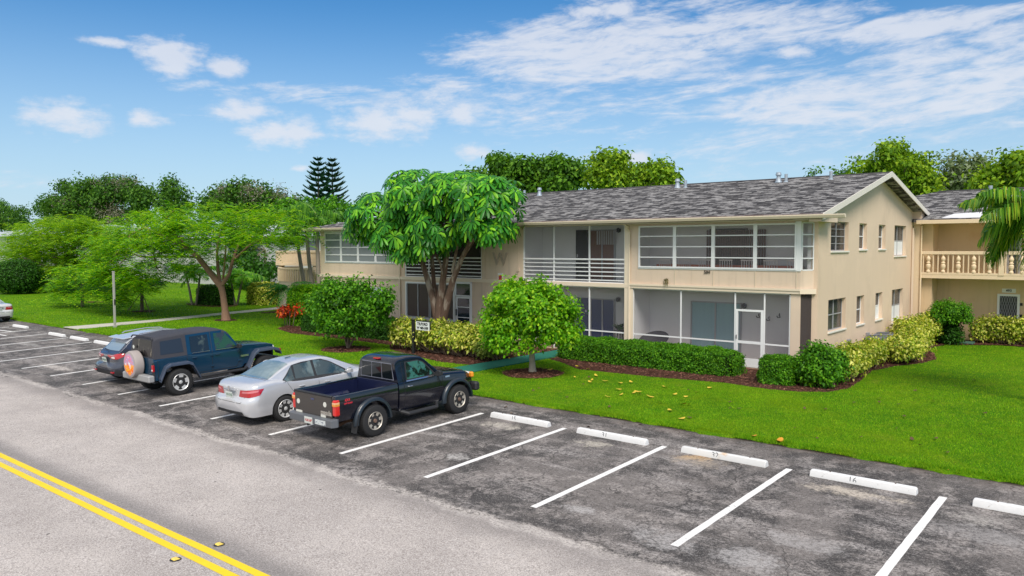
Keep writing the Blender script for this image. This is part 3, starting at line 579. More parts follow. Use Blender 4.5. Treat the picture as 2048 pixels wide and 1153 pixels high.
# right porch, ground floor
def mull(x, z0, z1, name='mullion', w=.05, y=Y0+.07): c = MB(); c.box(x-w/2, x+w/2, y-.05, y, z0, z1, .004); return wpart(c, name, WHT)
for u in (1266.5, 1362, 1471, 1530, 1581.5): mull(fx(u), .1, ZB0)
c = MB(); c.box(hRp[0], fx(1471)-.03, Y0+.03, Y0+.068, .93, .98); c.box(fx(1530)+.03, hRp[1], Y0+.03, Y0+.068, .93, .98); c.box(hRp[0], hRp[1], Y0+.02, Y0+.07, ZB0-.04, ZB0-.002); wpart(c, 'screen_rail', WHT)
xa, xb = fx(1471)+.03, fx(1530)-.03; zd = fz(1500, 620)
c = MB(); bars_front(c, xa, xb, .12, zd, Y0+.06, 1, 1, edge=.085, d=.05); c.box(xa+.08, xb-.08, Y0+.012, Y0+.056, .93, 1.02); c.box(xa+.08, xb-.08, Y0+.014, Y0+.056, .12, .42)
d_ = wpart(c, 'screen_door', WHT); h_ = MB(); h_.box(xa+.03, xa+.05, Y0-.03, Y0+.01, 1.08, 1.22, .004); subpart(h_, 'handle', mat('handle dark', (.03,.03,.03), .4), d_)
def screen(x0, x1, z0, z1, m=SCR, y=Y0+.045): c = MB(); c.box(x0, x1, y, y+.004, z0, z1); return wpart(c, 'screen', m)
screen(hRp[0], hRp[1], .1, ZB0)
def slider(x0, x1, z0, z1, col, fr=GRYA, y=BW-.004, lab=None):
    c = MB(); bars_front(c, x0, x1, z0, z1, y, 2, 1, w=.06, d=.06, edge=.055); o = wpart(c, 'sliding_door', fr, label=lab)
    g_ = MB(); g_.box(x0+.03, x1-.03, y-.035, y-.025, z0+.03, z1-.03); subpart(g_, 'pane', col, o); return o
bx = lambda u: float(A(u, 600, 1, BW)[0]); bz = lambda u, v: float(A(u, v, 1, BW)[2])
slider(bx(1383), bx(1484), .12, bz(1430, 604), mat('teal drapes behind glass', (.30, .47, .52), .25, var=.12, vscale=9, stretch=(1, 1, .02), spec=.6), lab='sliding door with pale teal drapes')
def lamp(u, v, fl=B):
    x, z = bx(u), bz(u, v); c = MB(); c.box(x-.05, x+.05, BW-.03, BW-.002, z-.07, z+.07, .01); c.lathe([(.01, -.10), (.075, -.08), (.085, .03), (.04, .09), (.01, .10)], (x, BW-.12, z), 2, 12); wpart(c, 'wall_lamp', mat('black metal', (.015, .015, .017), .5))
for u, v in ((1491, 612), (1239, 461), (1239, 599)): lamp(u, v)
for u, v in ((1519, 632), (1539, 638), (1560, 632)):
    x, z = bx(u), bz(u, v); c = MB(); c.tube([(x, BW-.02, z+.08), (x, BW-.06, z+.02), (x+.05, BW-.09, z-.05), (x-.05, BW-.08, z-.06), (x-.07, BW-.09, z+.0)], .017, 6); wpart(c, 'wall_hook', mat('black metal', (0,0,0)))
# middle porches
for u in (1107, 1178): mull(fx(u), ZB1, 5.13, w=.055); mull(fx(u), .1, ZB0)
c = MB(); c.box(hMp[0], hMp[1], Y0+.03, Y0+.068, .93, .98); c.box(hMp[0], hMp[1], Y0+.02, Y0+.06, ZB0-.04, ZB0-.002); wpart(c, 'screen_rail', WHT)
def railing(x0, x1):
    c = MB(); zt = 3.80
    c.box(x0, x1, Y0+.0, Y0+.075, zt-.035, zt+.03, .006)
    for k in range(5): z = zt-.165*(k+1); c.box(x0, x1, Y0+.012, Y0+.05, z-.02, z+.02)
    c.box(x0, x1, Y0+.01, Y0+.07, ZB1-.001, ZB1+.03); wpart(c, 'railing', WHT)
railing(hM[0], hM[1]); screen(hM[0], hM[1], ZB1, 5.13, y=Y0+.08); screen(hMp[0], hMp[1], .1, ZB0, y=Y0+.08)
mull(hM[0]+.03, ZB1, 5.13, w=.06); mull(hM[1]-.03, ZB1, 5.13, w=.05)
BLUD = mat('blue tinted door', (.02, .04, .14), .3, spec=.6); DRK = mat('dark door', (.02, .018, .022), .35)
zt = bz(1190, 460)
c = MB(); c.box(bx(1153), bx(1176), BW-.06, BW-.004, 2.9, zt); d_ = wpart(c, 'door', DRK, label='dark front door'); h_ = MB(); h_.box(bx(1156), bx(1156)+.03, BW-.1, BW-.06, 3.85, 3.97); subpart(h_, 'handle', WHT, d_)
slider(bx(1180), bx(1231), 2.9, zt, mat('brown drapes behind glass', (.17, .075, .05), .3, var=.2, vscale=9, stretch=(1, 1, .02), spec=.5), lab='sliding door with brown drapes')
c = MB()
for i in range(9): x = bx(1196)+i*.11; c.box(x, x+.07, BW-.115, BW-.108, zt-.62, zt-.06)
wpart(c, 'vertical_blind', mat('pale slats', (.42, .40, .40), .7))
zt2 = bz(1190, 597); c = MB(); c.box(bx(1155), bx(1178), BW-.06, BW-.004, .12, zt2); d_ = wpart(c, 'door', BLUD, label='dark blue front door'); h_ = MB(); h_.lathe([(.03, -.02), (.05, 0), (.03, .02)], (bx(1174), BW-.08, bz(1174, 622)), 1, 10); subpart(h_, 'handle', WHT, d_)
slider(bx(1182), bx(1231), .12, zt2, BLUD, lab='dark blue sliding door')
# posts and downspouts
c = MB(); c.box(fx(1250.5), fx(1258), Y0-.05, Y0-.002, .0, 5.1); wpart(c, 'post', TRIM); c = MB(); c.box(fx(1261.5), fx(1267), Y0-.03, Y0-.001, 0, ZB0-.01); wpart(c, 'post', TRIM)
c = MB(); c.tube([(fx(1260), Y0-.05, .1), (fx(1260), Y0-.05, 4.85), (fx(1260), Y0-.35, 5.12), (fx(1260), 8.62, 5.2)], .04, 8); wpart(c, 'downspout', TRIM, smooth=True); c = MB(); c.tube([(fx(800.5), Y0-.05, .1), (fx(800.5), Y0-.05, 4.85), (fx(800.5), 8.7, 5.2)], .04, 8); wpart(c, 'downspout', TRIM, smooth=True)
c = MB()
c.box(fx(1037), fx(1037)+.022, Y0-.02, Y0-.001, .3, 5.1); wpart(c, 'conduit', STUC); c = MB(); c.box(fx(971), fx(971)+.022, Y0-.02, Y0-.001, .3, 5.1); wpart(c, 'conduit', STUC); c = MB(); c.box(fx(1035)+.0, fx(1035)+.12, Y0-.05, Y0-.001, 3.25, 3.38); wpart(c, 'junction_box', STUC)
# left porch upper, left lower windows and door
railing(hL[0], hL[1]); screen(hL[0], hL[1], ZB1, 5.13, y=Y0+.08, m=SCRD)
for u in (856.5, 910): mull(fx(u), ZB1, 5.13)
mull(hL[0]+.03, ZB1, 5.13); mull(hL[1]-.03, ZB1, 5.13)
BRN = glassmat('brown tinted screen', (.075, .052, .042), .9, .55, .4)
f = MB(); x0, x1, z0, z1 = hLw; bars_front(f, x0-.04, x1+.02, z0-.05, z1+.04, Y0+.0, 1, 1, d=.035, edge=.07)
o = wpart(f, 'window_frame', WHT)
xm = (x0+x1)/2
for a, b_ in ((x0+.03, xm-.02), (xm+.02, x1-.03)): window_unit(a, b_, z0+.02, z1-.02, 1, y=Y0+.05, glass=BRN, frame=GRYA, edge=.05, cols=2, w=.05)
x0, x1, z0, z1 = hLd; zt = fz(926, 593)
f = MB(); bars_front(f, x0, x1, zt, z1, Y0+.03, 1, 1, d=.05, edge=.06); o = wpart(f, 'transom_window', WHT); g_ = MB(); g_.box(x0, x1, Y0+.0, Y0+.008, zt, z1); subpart(g_, 'pane', GLSD, o)
f = MB(); bars_front(f, x0+.02, x1-.02, z0, zt-.02, Y0+.05, 1, 4, d=.05, edge=.10, w=.035); o = wpart(f, 'louvre_door', WHT, label='white glass louvre door'); g_ = MB(); g_.box(x0+.05, x1-.05, Y0+.015, Y0+.025, z0, zt-.05); subpart(g_, 'pane', glassmat('navy glass', (.02,.028,.05), .95), o)
h_ = MB(); h_.box(x0+.04, x0+.075, Y0-.05, Y0+.0, 1.15, 1.45, .005); subpart(h_, 'handle', mat('black metal', (0,0,0)), o)
c = MB(); c.box(x0-.035, x0-.001, Y0-.03, Y0+.03, .1, z1+.05); c.box(x1+.001, x1+.05, Y0-.03, Y0+.03, .1, z1+.05); c.box(x0-.035, x1+.05, Y0-.031, Y0+.03, z1+.002, z1+.06); wpart(c, 'door_frame', WHT)
ms = [fx(u) for u in (651, 683, 717, 752, 791)]
for i in range(4): window_unit(ms[i], ms[i+1], ZS, ZT, 4, y=Y0+.01, edge=.07, w=.055, glass=glassmat('grey pane', (.16, .19, .20), .85, .12))
c = MB(); c.box(ms[0]-.08, ms[-1]+.06, Y0-.02, Y0-.001, ZT+.002, ZT+.10); c.box(ms[0]-.08, ms[-1]+.06, Y0-.02, Y0-.001, ZS-.05, ZS-.002); wpart(c, 'window_trim', WHT)
ms = [fx(u) for u in (657, 692, 729)]
for i in range(2): window_unit(ms[i], ms[i+1], 1.35, hBw[3], 2, y=Y0+.01, edge=.05, w=.05, glass=glassmat('grey pane', (0,0,0), 1))
x0, x1 = fx(729), fx(768); z1 = hBw[3]; window_unit(x0, x1, 1.35, z1-.75, 1, y=Y0+.01, edge=.05)
f = MB(); L = .62
def aw(x, t, o=0): return (x, Y0-.02-math.sin(R(38))*L*t-o*.8, z1-.05-math.cos(R(38))*L*t+o*.5)
for (a, b_, t0, t1) in ((x0, x0+.05, 0, 1), (x1-.05, x1, 0, 1), (x0+.05, x1-.05, 0, .07), (x0+.05, x1-.05, .93, 1)): f.prism([aw(a,t0), aw(b_,t0), aw(b_,t1), aw(a,t1)], (0, -.024, .02))
o = wpart(f, 'awning_window', WHT, label='tilted open awning window'); g_ = MB(); g_.prism([aw(x0+.03,.04), aw(x1-.03,.04), aw(x1-.03,.96), aw(x0+.03,.96)], (0,-.008,.006)); subpart(g_, 'pane', glassmat('frosted pane', (.45,.48,.52), .9, .3), o)
for u in (683, 717, 752, 783): x = fx(u); c = MB(); c.box(x-.008, x+.008, Y0-.012, Y0-.001, .5, ZB0-.01); wpart(c, 'batten', STUC)
# letter, number, small sign
l = text_mb('W', .82, .05); xf(l, Matrix.Translation((fx(1001), Y0-.04, fz(1001, 520)))); wpart(l, 'letter', mat('bronze letter', (.46, .38, .30), .5, .1))
l = text_mb('504', .16, .02); xf(l, Matrix.Translation((fx(1415), Y0-.025, fz(1415, 545)))); wpart(l, 'house_number', mat('black metal', (0,0,0)))
x, z = fx(1001), fz(1001, 556); c = MB(); c.box(x-.15, x+.15, Y0-.02, Y0-.001, z-.2, z+.2, .004); o = wpart(c, 'extinguisher_sign', mat('sign white', (.8,.8,.8), .5), label='small red and white sign')
mk = MB(); RD = mat('sign red', (.55, .01, .02), .5)
mk.box(x-.10, x+.10, Y0-.026, Y0-.0205, z-.02, z+.02); mk.box(x-.02, x+.02, Y0-.0265, Y0-.021, z-.12, z+.12)
for k in range(4):
    a = R(45+90*k); mk.lathe([(.001, Y0-.0255), (.05, Y0-.0255), (.05, Y0-.0215), (.001, Y0-.0215)], (x+.075*math.cos(a), 0, z+.10*math.sin(a)), 1, 12)
subpart(mk, 'sign_mark', RD, o)
# gable windows
BLN = mat('window blind', (.62, .63, .62), .7); PNL = mat('white board', (.80, .81, .82), .6)
for (y0, y1, z0, z1), (_, _, _, _, st) in zip(gh, GW):
    xw = XG-.13; f = MB(); e = .035
    f.box(xw-.03, xw, y0, y0+e, z0, z1); f.box(xw-.03, xw, y1-e, y1, z0, z1); f.box(xw-.03, xw, y0+e, y1-e, z0, z0+e); f.box(xw-.03, xw, y0+e, y1-e, z1-e, z1); zm = (z0+z1)/2
    f.box(xw-.03, xw+.004, y0+e, y1-e, zm-.018, zm+.018)
    if y1-y0 > 1.4: ym = (y0+y1)/2; f.box(xw-.03, xw+.003, ym-.03, ym+.03, z0+e, z1-e)
    if st.startswith('blind2'):
        for k in (1, 3): zz = z0+(z1-z0)*k/4; f.box(xw-.03, xw+.002, y0+e, y1-e, zz-.01, zz+.01)
    o = wpart(f, 'window', GRYA if y1-y0 > 1.4 else WHT)
    g_ = MB(); g_.box(xw-.022, xw-.016, y0+.02, y1-.02, z0+.02, z1-.02); subpart(g_, 'pane', glassmat('gable glass', (.03,.035,.04), .5), o)
    g_ = MB(); zb = z0+.05 if st == 'blind2' else zm; n = int((z1-zb)/.05)
    for k in range(n): g_.box(xw-.075, xw-.035, y0+.05, y1-.05, zb+k*.05, zb+k*.05+(.020 if st == 'blind2' else .034))
    if 'panel' not in st or True: subpart(g_, 'blind', BLN, o)
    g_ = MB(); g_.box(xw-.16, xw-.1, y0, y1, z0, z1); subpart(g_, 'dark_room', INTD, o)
    if 'panel' in st:
        g_ = MB(); g_.box(xw-.014, xw-.004, y0+.02, (y1-.04), z0+.02, zm-.03); subpart(g_, 'board', PNL, o)
        g_ = MB(); ym = (y0+y1)/2
        if y1-y0 > 1.4: g_.box(xw-.003, xw+.006, ym-.035, ym+.035, z0+.02, zm-.03); subpart(g_, 'board_joint', GRYA, o)
    s_ = MB(); s_.box(XG-.12, XG+.05, y0-.03, y1+.03, z0-.06, z0-.001, .008); subpart(s_, 'sill', mat('sill paint', (.76,.73,.66), .6), o)
# roof
r_ = MB(); th = .13; XE = float(A(610, 461, 1, YF)[0]); XH = XE+7.9
def rp(dz, i=0): return [(XE, YF, ZF-dz), (XR, YF, ZF-dz), (XR, YR, ZR-dz), (XH, YR, ZR-dz), (XR, YK, ZK-dz), (XE, YK, ZK-dz)]
t_ = rp(0); b_ = rp(th); r_.add(t_+b_, [(0,1,2,3),(3,2,4,5),(0,3,5),(6,9,8,7),(9,11,10,8),(6,11,9),(0,6,7,1),(4,10,11,5),(5,11,6,0),(1,7,8,2),(2,8,10,4)])
r_.build('roof', SHING, B, world=True)
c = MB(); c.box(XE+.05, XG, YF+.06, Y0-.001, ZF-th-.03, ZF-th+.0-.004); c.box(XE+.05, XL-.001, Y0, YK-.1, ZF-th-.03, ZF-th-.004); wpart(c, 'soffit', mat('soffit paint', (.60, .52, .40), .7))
c = MB()
c.prism([(XR+.012, YF-.02, ZF+.03), (XR+.012, YR, ZR+.035), (XR+.012, YR, ZR-.17), (XR+.012, YF-.02, ZF-.17)], (.03, 0, 0)); c.prism([(XR+.012, YR+.001, ZR+.035), (XR+.012, YK+.02, ZK+.03), (XR+.012, YK+.02, ZK-.17), (XR+.012, YR+.001, ZR-.17)], (.03, 0, 0))
wpart(c, 'rake_board', mat('rake paint', (.72, .67, .60), .6, var=.05))
c = MB(); c.prism([(XG+.002, YF+.1, roofz(YF+.1)-th-.002), (XG+.002, YG+.65, roofz(YG+.65)-th-.002), (XG+.002, YG+.65, ZF-.22), (XG+.002, YF+.1, ZF-.22)], (XR-XG-.06, 0, 0)); wpart(c, 'eave_box', STUC); c = MB()
c.prism([(XG+.002, YB-.1, roofz(YB-.1)-th-.002), (XG+.002, YK-.08, roofz(YK-.08)-th-.002), (XG+.002, YK-.08, 5.22), (XG+.002, YB-.1, 5.22)], (XR-XG-.10, 0, 0)); wpart(c, 'eave_box', STUC)
c = MB(); xe = float(A(1691, 432, 1, 8.55)[0]); pr = [(8.46, 5.30), (8.46, 5.27), (8.50, 5.19), (8.60, 5.18), (8.60, 5.30)]
c.loft([[(x, y, z) for y, z in pr] for x in (XE-.05, XE+5, -20, -12, xe)]); wpart(c, 'gutter', TRIM)
c = MB(); c.box(XE-.06, XE+.0, YF-.1, YK, ZF-.13, ZF-.02); wpart(c, 'fascia_board', TRIM)
c = MB(); c.loft([[(x, YR-.12, ZR-.015), (x, YR, ZR+.03), (x, YR+.12, ZR-.015)] for x in np.linspace(XH, XR+.01, 60)]); wpart(c, 'ridge_cap', mat('ridge shingle', (.05, .047, .05), .9, var=.4, vscale=6))
VENT = mat('galvanised vent', (.34, .40, .46), .5, .2, var=.1)
for u, v, big in ((1049,392,0),(1079,391,1),(1355,374,1),(1371,371,0),(1557,368,1),(1572,369,0),(1662,357,0)):
    yv = 15.6; p = A(u, v, 1, yv); zb = roofz(yv)-.02; c = MB()
    if big: c.lathe([(.02, 0), (.16, 0), (.11, .08), (.08, .25), (.08, .29), (.12, .30), (.12, .35), (.10, .38), (.10, .42), (.02, .44)], (p[0], yv, zb), 2, 14)
    else: c.lathe([(.02, 0), (.12, 0), (.065, .05), (.065, .34), (.02, .345)], (p[0], yv, zb), 2, 12)
    wpart(c, 'roof_vent', VENT, smooth=True)
# meter boxes and pipes on the gable wall
for u, v, w_, h_ in ((1700,690,.08,.20),(1738,676,.10,.20)):
    p = A(u, v, 0, XG+.1); c = MB(); c.box(XG+.001, XG+.10, p[1]-w_, p[1]+w_, p[2]-h_, p[2]+h_, .01); wpart(c, 'meter_box', mat('meter grey', (.28,.28,.29), .5))
for yy in (YB-.22, YB-.08): c = MB(); c.tube([(XG+.05, yy, .1), (XG+.05, yy, 5.1)], .035, 8); wpart(c, 'downspout', STUC)

# ================================================================== right wing with the balcony
WG = mat('wing stucco', (.68, .51, .31), .85, var=.07, vscale=.8, bump=.25, bscale=40, col2=(.62,.42,.23), c2=(.55,.75), c2scale=.6, streak=.25)
WT = mat('wing trim', (.76, .60, .41), .65, var=.05, vscale=3)
V_ = thing('balcony_wing', 'tan apartment wing with balustraded balcony beyond the gable wall', 'building', (-1, 25, 0))
def vp(mb, name, m, par=V_, **k): return mb.build(name, m, V_, world=True, **k) if par is V_ else None
def vsub(mb, name, m, par): inv = V_.matrix_basis.inverted(); mb.v = [tuple(inv @ Vector(p)) for p in mb.v]; return mb.build(name, m, par)
YW, YP, X2 = 23.6, 22.2, 7.0
c = MB(); c.box(XG-.1, X2, YW, 34, 0, 5.35); c.box(XG+.0, XG+.75, YP+.3, YW-.001, 0, 5.3); vp(c, 'wall', WG)
c = MB(); c.box(XG+.14, X2, YP-.02, YW-.002, 2.86, 3.03); vp(c, 'balcony_deck', WT)
c = MB(); c.box(XG+.01, XG+.30, YP-.03, YP+.22, 0, 5.32, .01); vp(c, 'post', WT); c = MB(); c.box(2.5, 2.75, YP-.03, YP+.22, 0, 5.32, .01); vp(c, 'post', WT)
c = MB(); c.box(XG+.31, X2, YP-.04, YP+.10, 3.92, 4.06, .01); c.box(XG+.31, X2, YP-.03, YP+.09, 3.03+.001, 3.12); bal = vp(c, 'balustrade', WT)
period = .592; xb0 = float(A(1856, 540, 1, YP)[0])
for k in range(0, 15):
    x = xb0+period*k
    if k == 5: x += .2
    q = MB(); q.lathe([(.055, 3.12), (.085, 3.13), (.085, 3.19), (.05, 3.24), (.095, 3.36), (.10, 3.44), (.06, 3.50), (.085, 3.53), (.085, 3.56), (.05, 3.60), (.09, 3.70), (.085, 3.76), (.035, 3.86), (.05, 3.92)], (x, YP+.03, 0), 2, 12)
    if k < 15: vsub(q, 'baluster', WT, bal) if True else 0
    for s in (-.20, .20): q = MB(); q.box(x+s-.022, x+s+.022, YP, YP+.05, 3.12, 3.92); vsub(q, 'bar', WT, bal)
q = MB(); xq = float(A(2003, 540, 1, YP)[0]); q.box(xq-.1, xq+.1, YP-.05, YP+.11, 3.03, 4.0); vsub(q, 'newel', WT, bal)
# lattice security doors
SEC = mat('dark lattice door', (.05, .05, .055), .5)
for z0, z1, u0, u1 in ((.15, 2.18, 1995, 2040), (3.06, 5.0, 2011, 2040)):
    x0, x1 = float(A(u0, 600, 1, YW)[0]), float(A(u1, 600, 1, YW)[0])
    c = MB(); e = .09; yy = YW-.03; c.box(x0, x0+e, yy-.05, YW-.001, z0, z1); c.box(x1-e, x1, yy-.05, YW-.001, z0, z1); c.box(x0+e, x1-e, yy-.05, YW-.001, z1-e, z1); o = vp(c, 'door_frame', WHT)
    c = MB(); c.box(x0+e, x1-e, yy, YW-.002, z0, z1-e); o = vp(c, 'door', SEC)
    g_ = MB(); n = 7; w = (x1-x0-2*e)/n
    for i in range(n):
        for s in (-1, 1):
            pts = [(x0+e+w*(i+.5)+s*w*.42*math.sin(t*math.pi*6), yy-.012, z0+(z1-e-z0)*t) for t in np.linspace(0, 1, 49)]; g_.tube(pts, .009, 4)
    vsub(g_, 'lattice', mat('lattice grey', (.30,.31,.33), .4), o)
    h_ = MB(); h_.box(x1-e-.06, x1-e-.02, yy-.09, yy, z0+.95, z0+1.1, .01); vsub(h_, 'handle', mat('black metal', (0,0,0)), o)
x0 = float(A(2018, 578, 1, YW)[0]); c = MB(); c.box(x0-.26, x0+.26, YW-.03, YW-.001, 2.24, 2.42, .008); o = vp(c, 'number_plate', mat('sign white', (0,0,0)))
l = text_mb('493', .15, .01, .003); xf(l, Matrix.Translation((x0, YW-.038, 2.33))); vsub(l, 'number', mat('black metal', (0,0,0)), o)
c = MB(); xl = float(A(2043, 600, 1, YW)[0])
for z in (1.25, 1.05, 1.75): c.box(xl-.05, xl+.05, YW-.05, YW-.001, z-.06, z+.06, .01)
vp(c, 'mailbox', mat('black metal', (0,0,0)))
c = MB(); xw0, zr, yr, ye, ze = -13.4, 7.09, 28.5, 21.9, 5.47
T = [(xw0, ye, ze), (X2, ye, ze), (X2, yr, zr), (-6.9, yr, zr), (X2, 35, ze), (xw0, 35, ze)]; Bt = [(x, y, z-.12) for x, y, z in T]
c.add(T+Bt, [(0,1,2,3),(3,2,4,5),(0,3,5),(6,9,8,7),(9,11,10,8),(6,11,9),(0,6,7,1),(4,10,11,5),(5,11,6,0),(1,7,8,2),(2,8,10,4)]); vp(c, 'roof', SHING)
c = MB(); c.loft([[(x, yr-.12, zr-.01), (x, yr, zr+.035), (x, yr+.12, zr-.01)] for x in np.linspace(-6.9, X2, 20)]); vp(c, 'ridge_cap', mat('ridge shingle', (0,0,0)))
c = MB(); c.box(XG+.2, X2, ye-.12, ye-.001, ze-.20, ze-.03, .01); vp(c, 'gutter', WT)
c = MB(); c.box(XG+.1, X2, ye, YW, ze-.16, ze-.125); vp(c, 'soffit', WT)
c = MB(); wz = lambda y: ze+(zr-ze)*(y-ye)/(yr-ye)+.006
P1 = [(1885,437),(1903,428),(1960,426),(2005,427),(2012,433),(1990,437),(1930,438)]; pv = []
for u, v in P1: x = float(A(u, v, 1, 22.3)[0]); yy = 22.0+(438-v)*.09; pv.append((x, yy, wz(yy)))
c.prism(pv, (0, 0, .012)); vp(c, 'roof_patch', mat('white roof patch', (.70, .70, .72), .6))
for u in (1981,): p = A(u, 383, 1, 27.6); c = MB(); c.lathe([(.02, 0), (.16, 0), (.09, .06), (.09, .36), (.02, .365)], (p[0], 27.6, wz(27.6)-.02), 2, 12); vp(c, 'roof_vent', VENT, smooth=True)
c = MB(); c.tube([(XG+.36, YP-.06, .1), (XG+.36, YP-.06, 5.2)], .035, 8); vp(c, 'downspout', WT)

# ================================================================== curved stair tower at the left, and far buildings
ST = mat('stair stucco', (.66, .55, .45), .85, var=.12, vscale=2, bump=.3)
D_ = thing('stair_building', 'pinkish cream curved stair tower with slatted railings behind the palm trunks', 'building', (-46, 17.5, 0))
def curve_wall(x, y, r, a0, a1, z0, z1, th=.15, n=22):
    mb = MB()
    for i in range(n):
        a, b_ = R(a0+(a1-a0)*i/n), R(a0+(a1-a0)*(i+1)/n)
        mb.prism([(x+r*math.cos(a), y+r*math.sin(a), z0), (x+r*math.cos(b_), y+r*math.sin(b_), z0), (x+(r-th)*math.cos(b_), y+(r-th)*math.sin(b_), z0), (x+(r-th)*math.cos(a), y+(r-th)*math.sin(a), z0)], (0, 0, z1-z0))
    return mb
cx, cy = -45.6, 19.0
dp = lambda mb, nm, m, **k: mb.build(nm, m, D_, world=True, **k)
dp(curve_wall(cx+.4, cy, 3.6, 180, 345, 0, 2.75), 'stair_wall', ST); dp(curve_wall(cx+.4, cy, 3.68, 180, 345, 2.75, 2.86, .25), 'coping', WT)
q = MB()
for i in range(46):
    a = R(182+i*3.4); q.box(cx+.4+3.63*math.cos(a)-.035, cx+.4+3.63*math.cos(a)+.035, cy+3.63*math.sin(a)-.05, cy+3.63*math.sin(a)+.01, 1.9, 2.75)
dp(q, 'slats', WT)
c = MB(); c.box(cx-2.6, cx+2.8, cy-2.6, cy+3, 2.98, 3.16); dp(c, 'landing', WT)
c = MB(); c.box(cx-2.6, cx+2.8, cy-2.62, cy-2.50, 3.92, 4.05); c.box(cx-2.6, cx-2.5, cy-2.5, cy+3, 3.92, 4.05)
for i in range(36): x = cx-2.58+i*.152; c.box(x, x+.075, cy-2.59, cy-2.53, 3.16, 3.92)
for i in range(20): y = cy-2.4+i*.16; c.box(cx-2.58, cx-2.52, y, y+.08, 3.16, 3.92)
dp(c, 'railing', WT)
c = MB(); c.box(cx-.3, cx+2.2, cy-1.0, cy+2.4, 0, 2.97); c.box(cx+2.6, cx+6.5, cy+.5, cy+8, 0, 5.2); c.box(cx-2.5, cx-2.2, cy-2.4, cy-2.1, 0, 2.97); dp(c, 'wall', mat('stair wall yellow', (.55,.45,.27), .85, var=.1))
c = MB(); c.box(cx+2.2, cx+6.9, cy+.1, cy+8.4, 5.2, 5.4); dp(c, 'roof', SHING)
for i in range(9): c = MB(); c.box(cx+2.85+i*.22, cx+3.05+i*.22, cy-3.4, cy-2.4, 2.95-i*.17-.17, 2.95-i*.17, .005); dp(c, 'stair_tread', WT)
FAR = mat('pale far wall', (.52, .53, .53), .85, var=.08, vscale=.6); FARR = mat('pale far roof', (.42, .46, .48), .8, var=.12, vscale=.8)
def far_block(x0, x1, y0, y1, z, label, ridge=1.6, name='far_house', wins=7):
    t = thing(name, label, 'building', ((x0+x1)/2, (y0+y1)/2, 0)); c = MB(); c.box(x0, x1, y0, y1, 0, z); c.build('wall', FAR, t, world=True)
    c = MB(); ym = (y0+y1)/2; o = .6; h = min(ridge, 9)
    T = [(x0-o, y0-o, z), (x1+o, y0-o, z), (x1-(y1-y0)/2, ym, z+h), (x0+(y1-y0)/2, ym, z+h), (x1+o, y1+o, z), (x0-o, y1+o, z)]
    c.add(T, [(0,1,2,3),(3,2,4,5),(0,3,5),(1,4,2),(0,5,4,1)]); c.build('roof', FARR, t, world=True)
    for lv in ((1.0, 2.2), (3.7, 4.9)):
        if lv[1] > z: continue
        for i in range(wins):
            x = x0+(x1-x0)*(i+.5)/wins; c = MB(); c.box(x-.7, x+.7, y0-.03, y0-.001, *lv); w_ = c.build('window', mat('far window', (.16,.18,.20), .3), t, world=True)
        for i in range(3):
            y = y0+(y1-y0)*(i+.5)/3; c = MB(); c.box(x1+.001, x1+.03, y-.6, y+.6, *lv); c.build('window', mat('far window', (0,0,0)), t, world=True)
    return t
far_block(-95, -60, 30, 42, 5.4, 'pale two storey house half hidden behind the spreading flame tree')
far_block(-150, -104, 24, 40, 6.0, 'white house with pale roof at the far left edge')
# ================================================================== vehicles (local frame: origin under the rear axle, +y forward, +x right side)
def pch(pts):
    xs = np.array([p[0] for p in pts], float); ys = np.array([p[1] for p in pts], float); h = np.diff(xs); d = np.diff(ys)/h; m = np.zeros(len(xs))
    for i in range(1, len(xs)-1): m[i] = 0 if d[i-1]*d[i] <= 0 else 2*d[i-1]*d[i]/(d[i-1]+d[i])
    m[0], m[-1] = d[0], d[-1]
    def f(x):
        x = min(max(x, xs[0]), xs[-1]); i = min(max(int(np.searchsorted(xs, x)-1), 0), len(h)-1); t = (x-xs[i])/h[i]
        return float((1+2*t)*(1-t)**2*ys[i]+t*(1-t)**2*h[i]*m[i]+t*t*(3-2*t)*ys[i+1]+t*t*(t-1)*h[i]*m[i+1])
    return f
def paint(name, col, metal=.0, rough=.28, flake=True):
    m = mat(name, col, rough, metal, coat=.8, var=.03, vscale=2); return m
TYRE = mat('tyre rubber', (.018, .018, .019), .82, var=.2, vscale=9, bump=.3, bscale=60)
ALU = mat('wheel alloy', (.66, .66, .66), .35, .35, var=.08, vscale=12)
ALUD = mat('alloy dirty', (.50, .46, .40), .45, .5, var=.2, vscale=14)
BLKP = mat('black plastic', (.022, .023, .026), .6, var=.15, bump=.1, bscale=90); UND = mat('underbody', (.008, .008, .008), .9); CHR = mat('chrome', (.62, .62, .63), .18, .95)
CGL = mat('car glass', (.006, .009, .010), .05, spec=.55); CGLL = mat('car glass light', (.022, .045, .048), .04, spec=1.0, coat=.8, col2=(.10,.15,.155), c2=(.48,.62), c2scale=2.4)  # lighter side glass: pale reflection patches are mixed into its colour
REDL = mat('tail lamp red', (.42, .004, .012), .14, coat=1.0, spec=.6); REDP = mat('tail lamp pink', (.62, .16, .18), .18, coat=1.0); AMB = mat('amber lamp', (.80, .30, .02), .2, coat=1.0); WHL = mat('lamp clear', (.75, .74, .72), .15, coat=1.0)
PLT = mat('licence plate', (.62, .66, .62), .45); PLI = mat('plate ink', (.05, .16, .10), .5); SEAM = mat('door seam', (.01, .01, .012), .8)
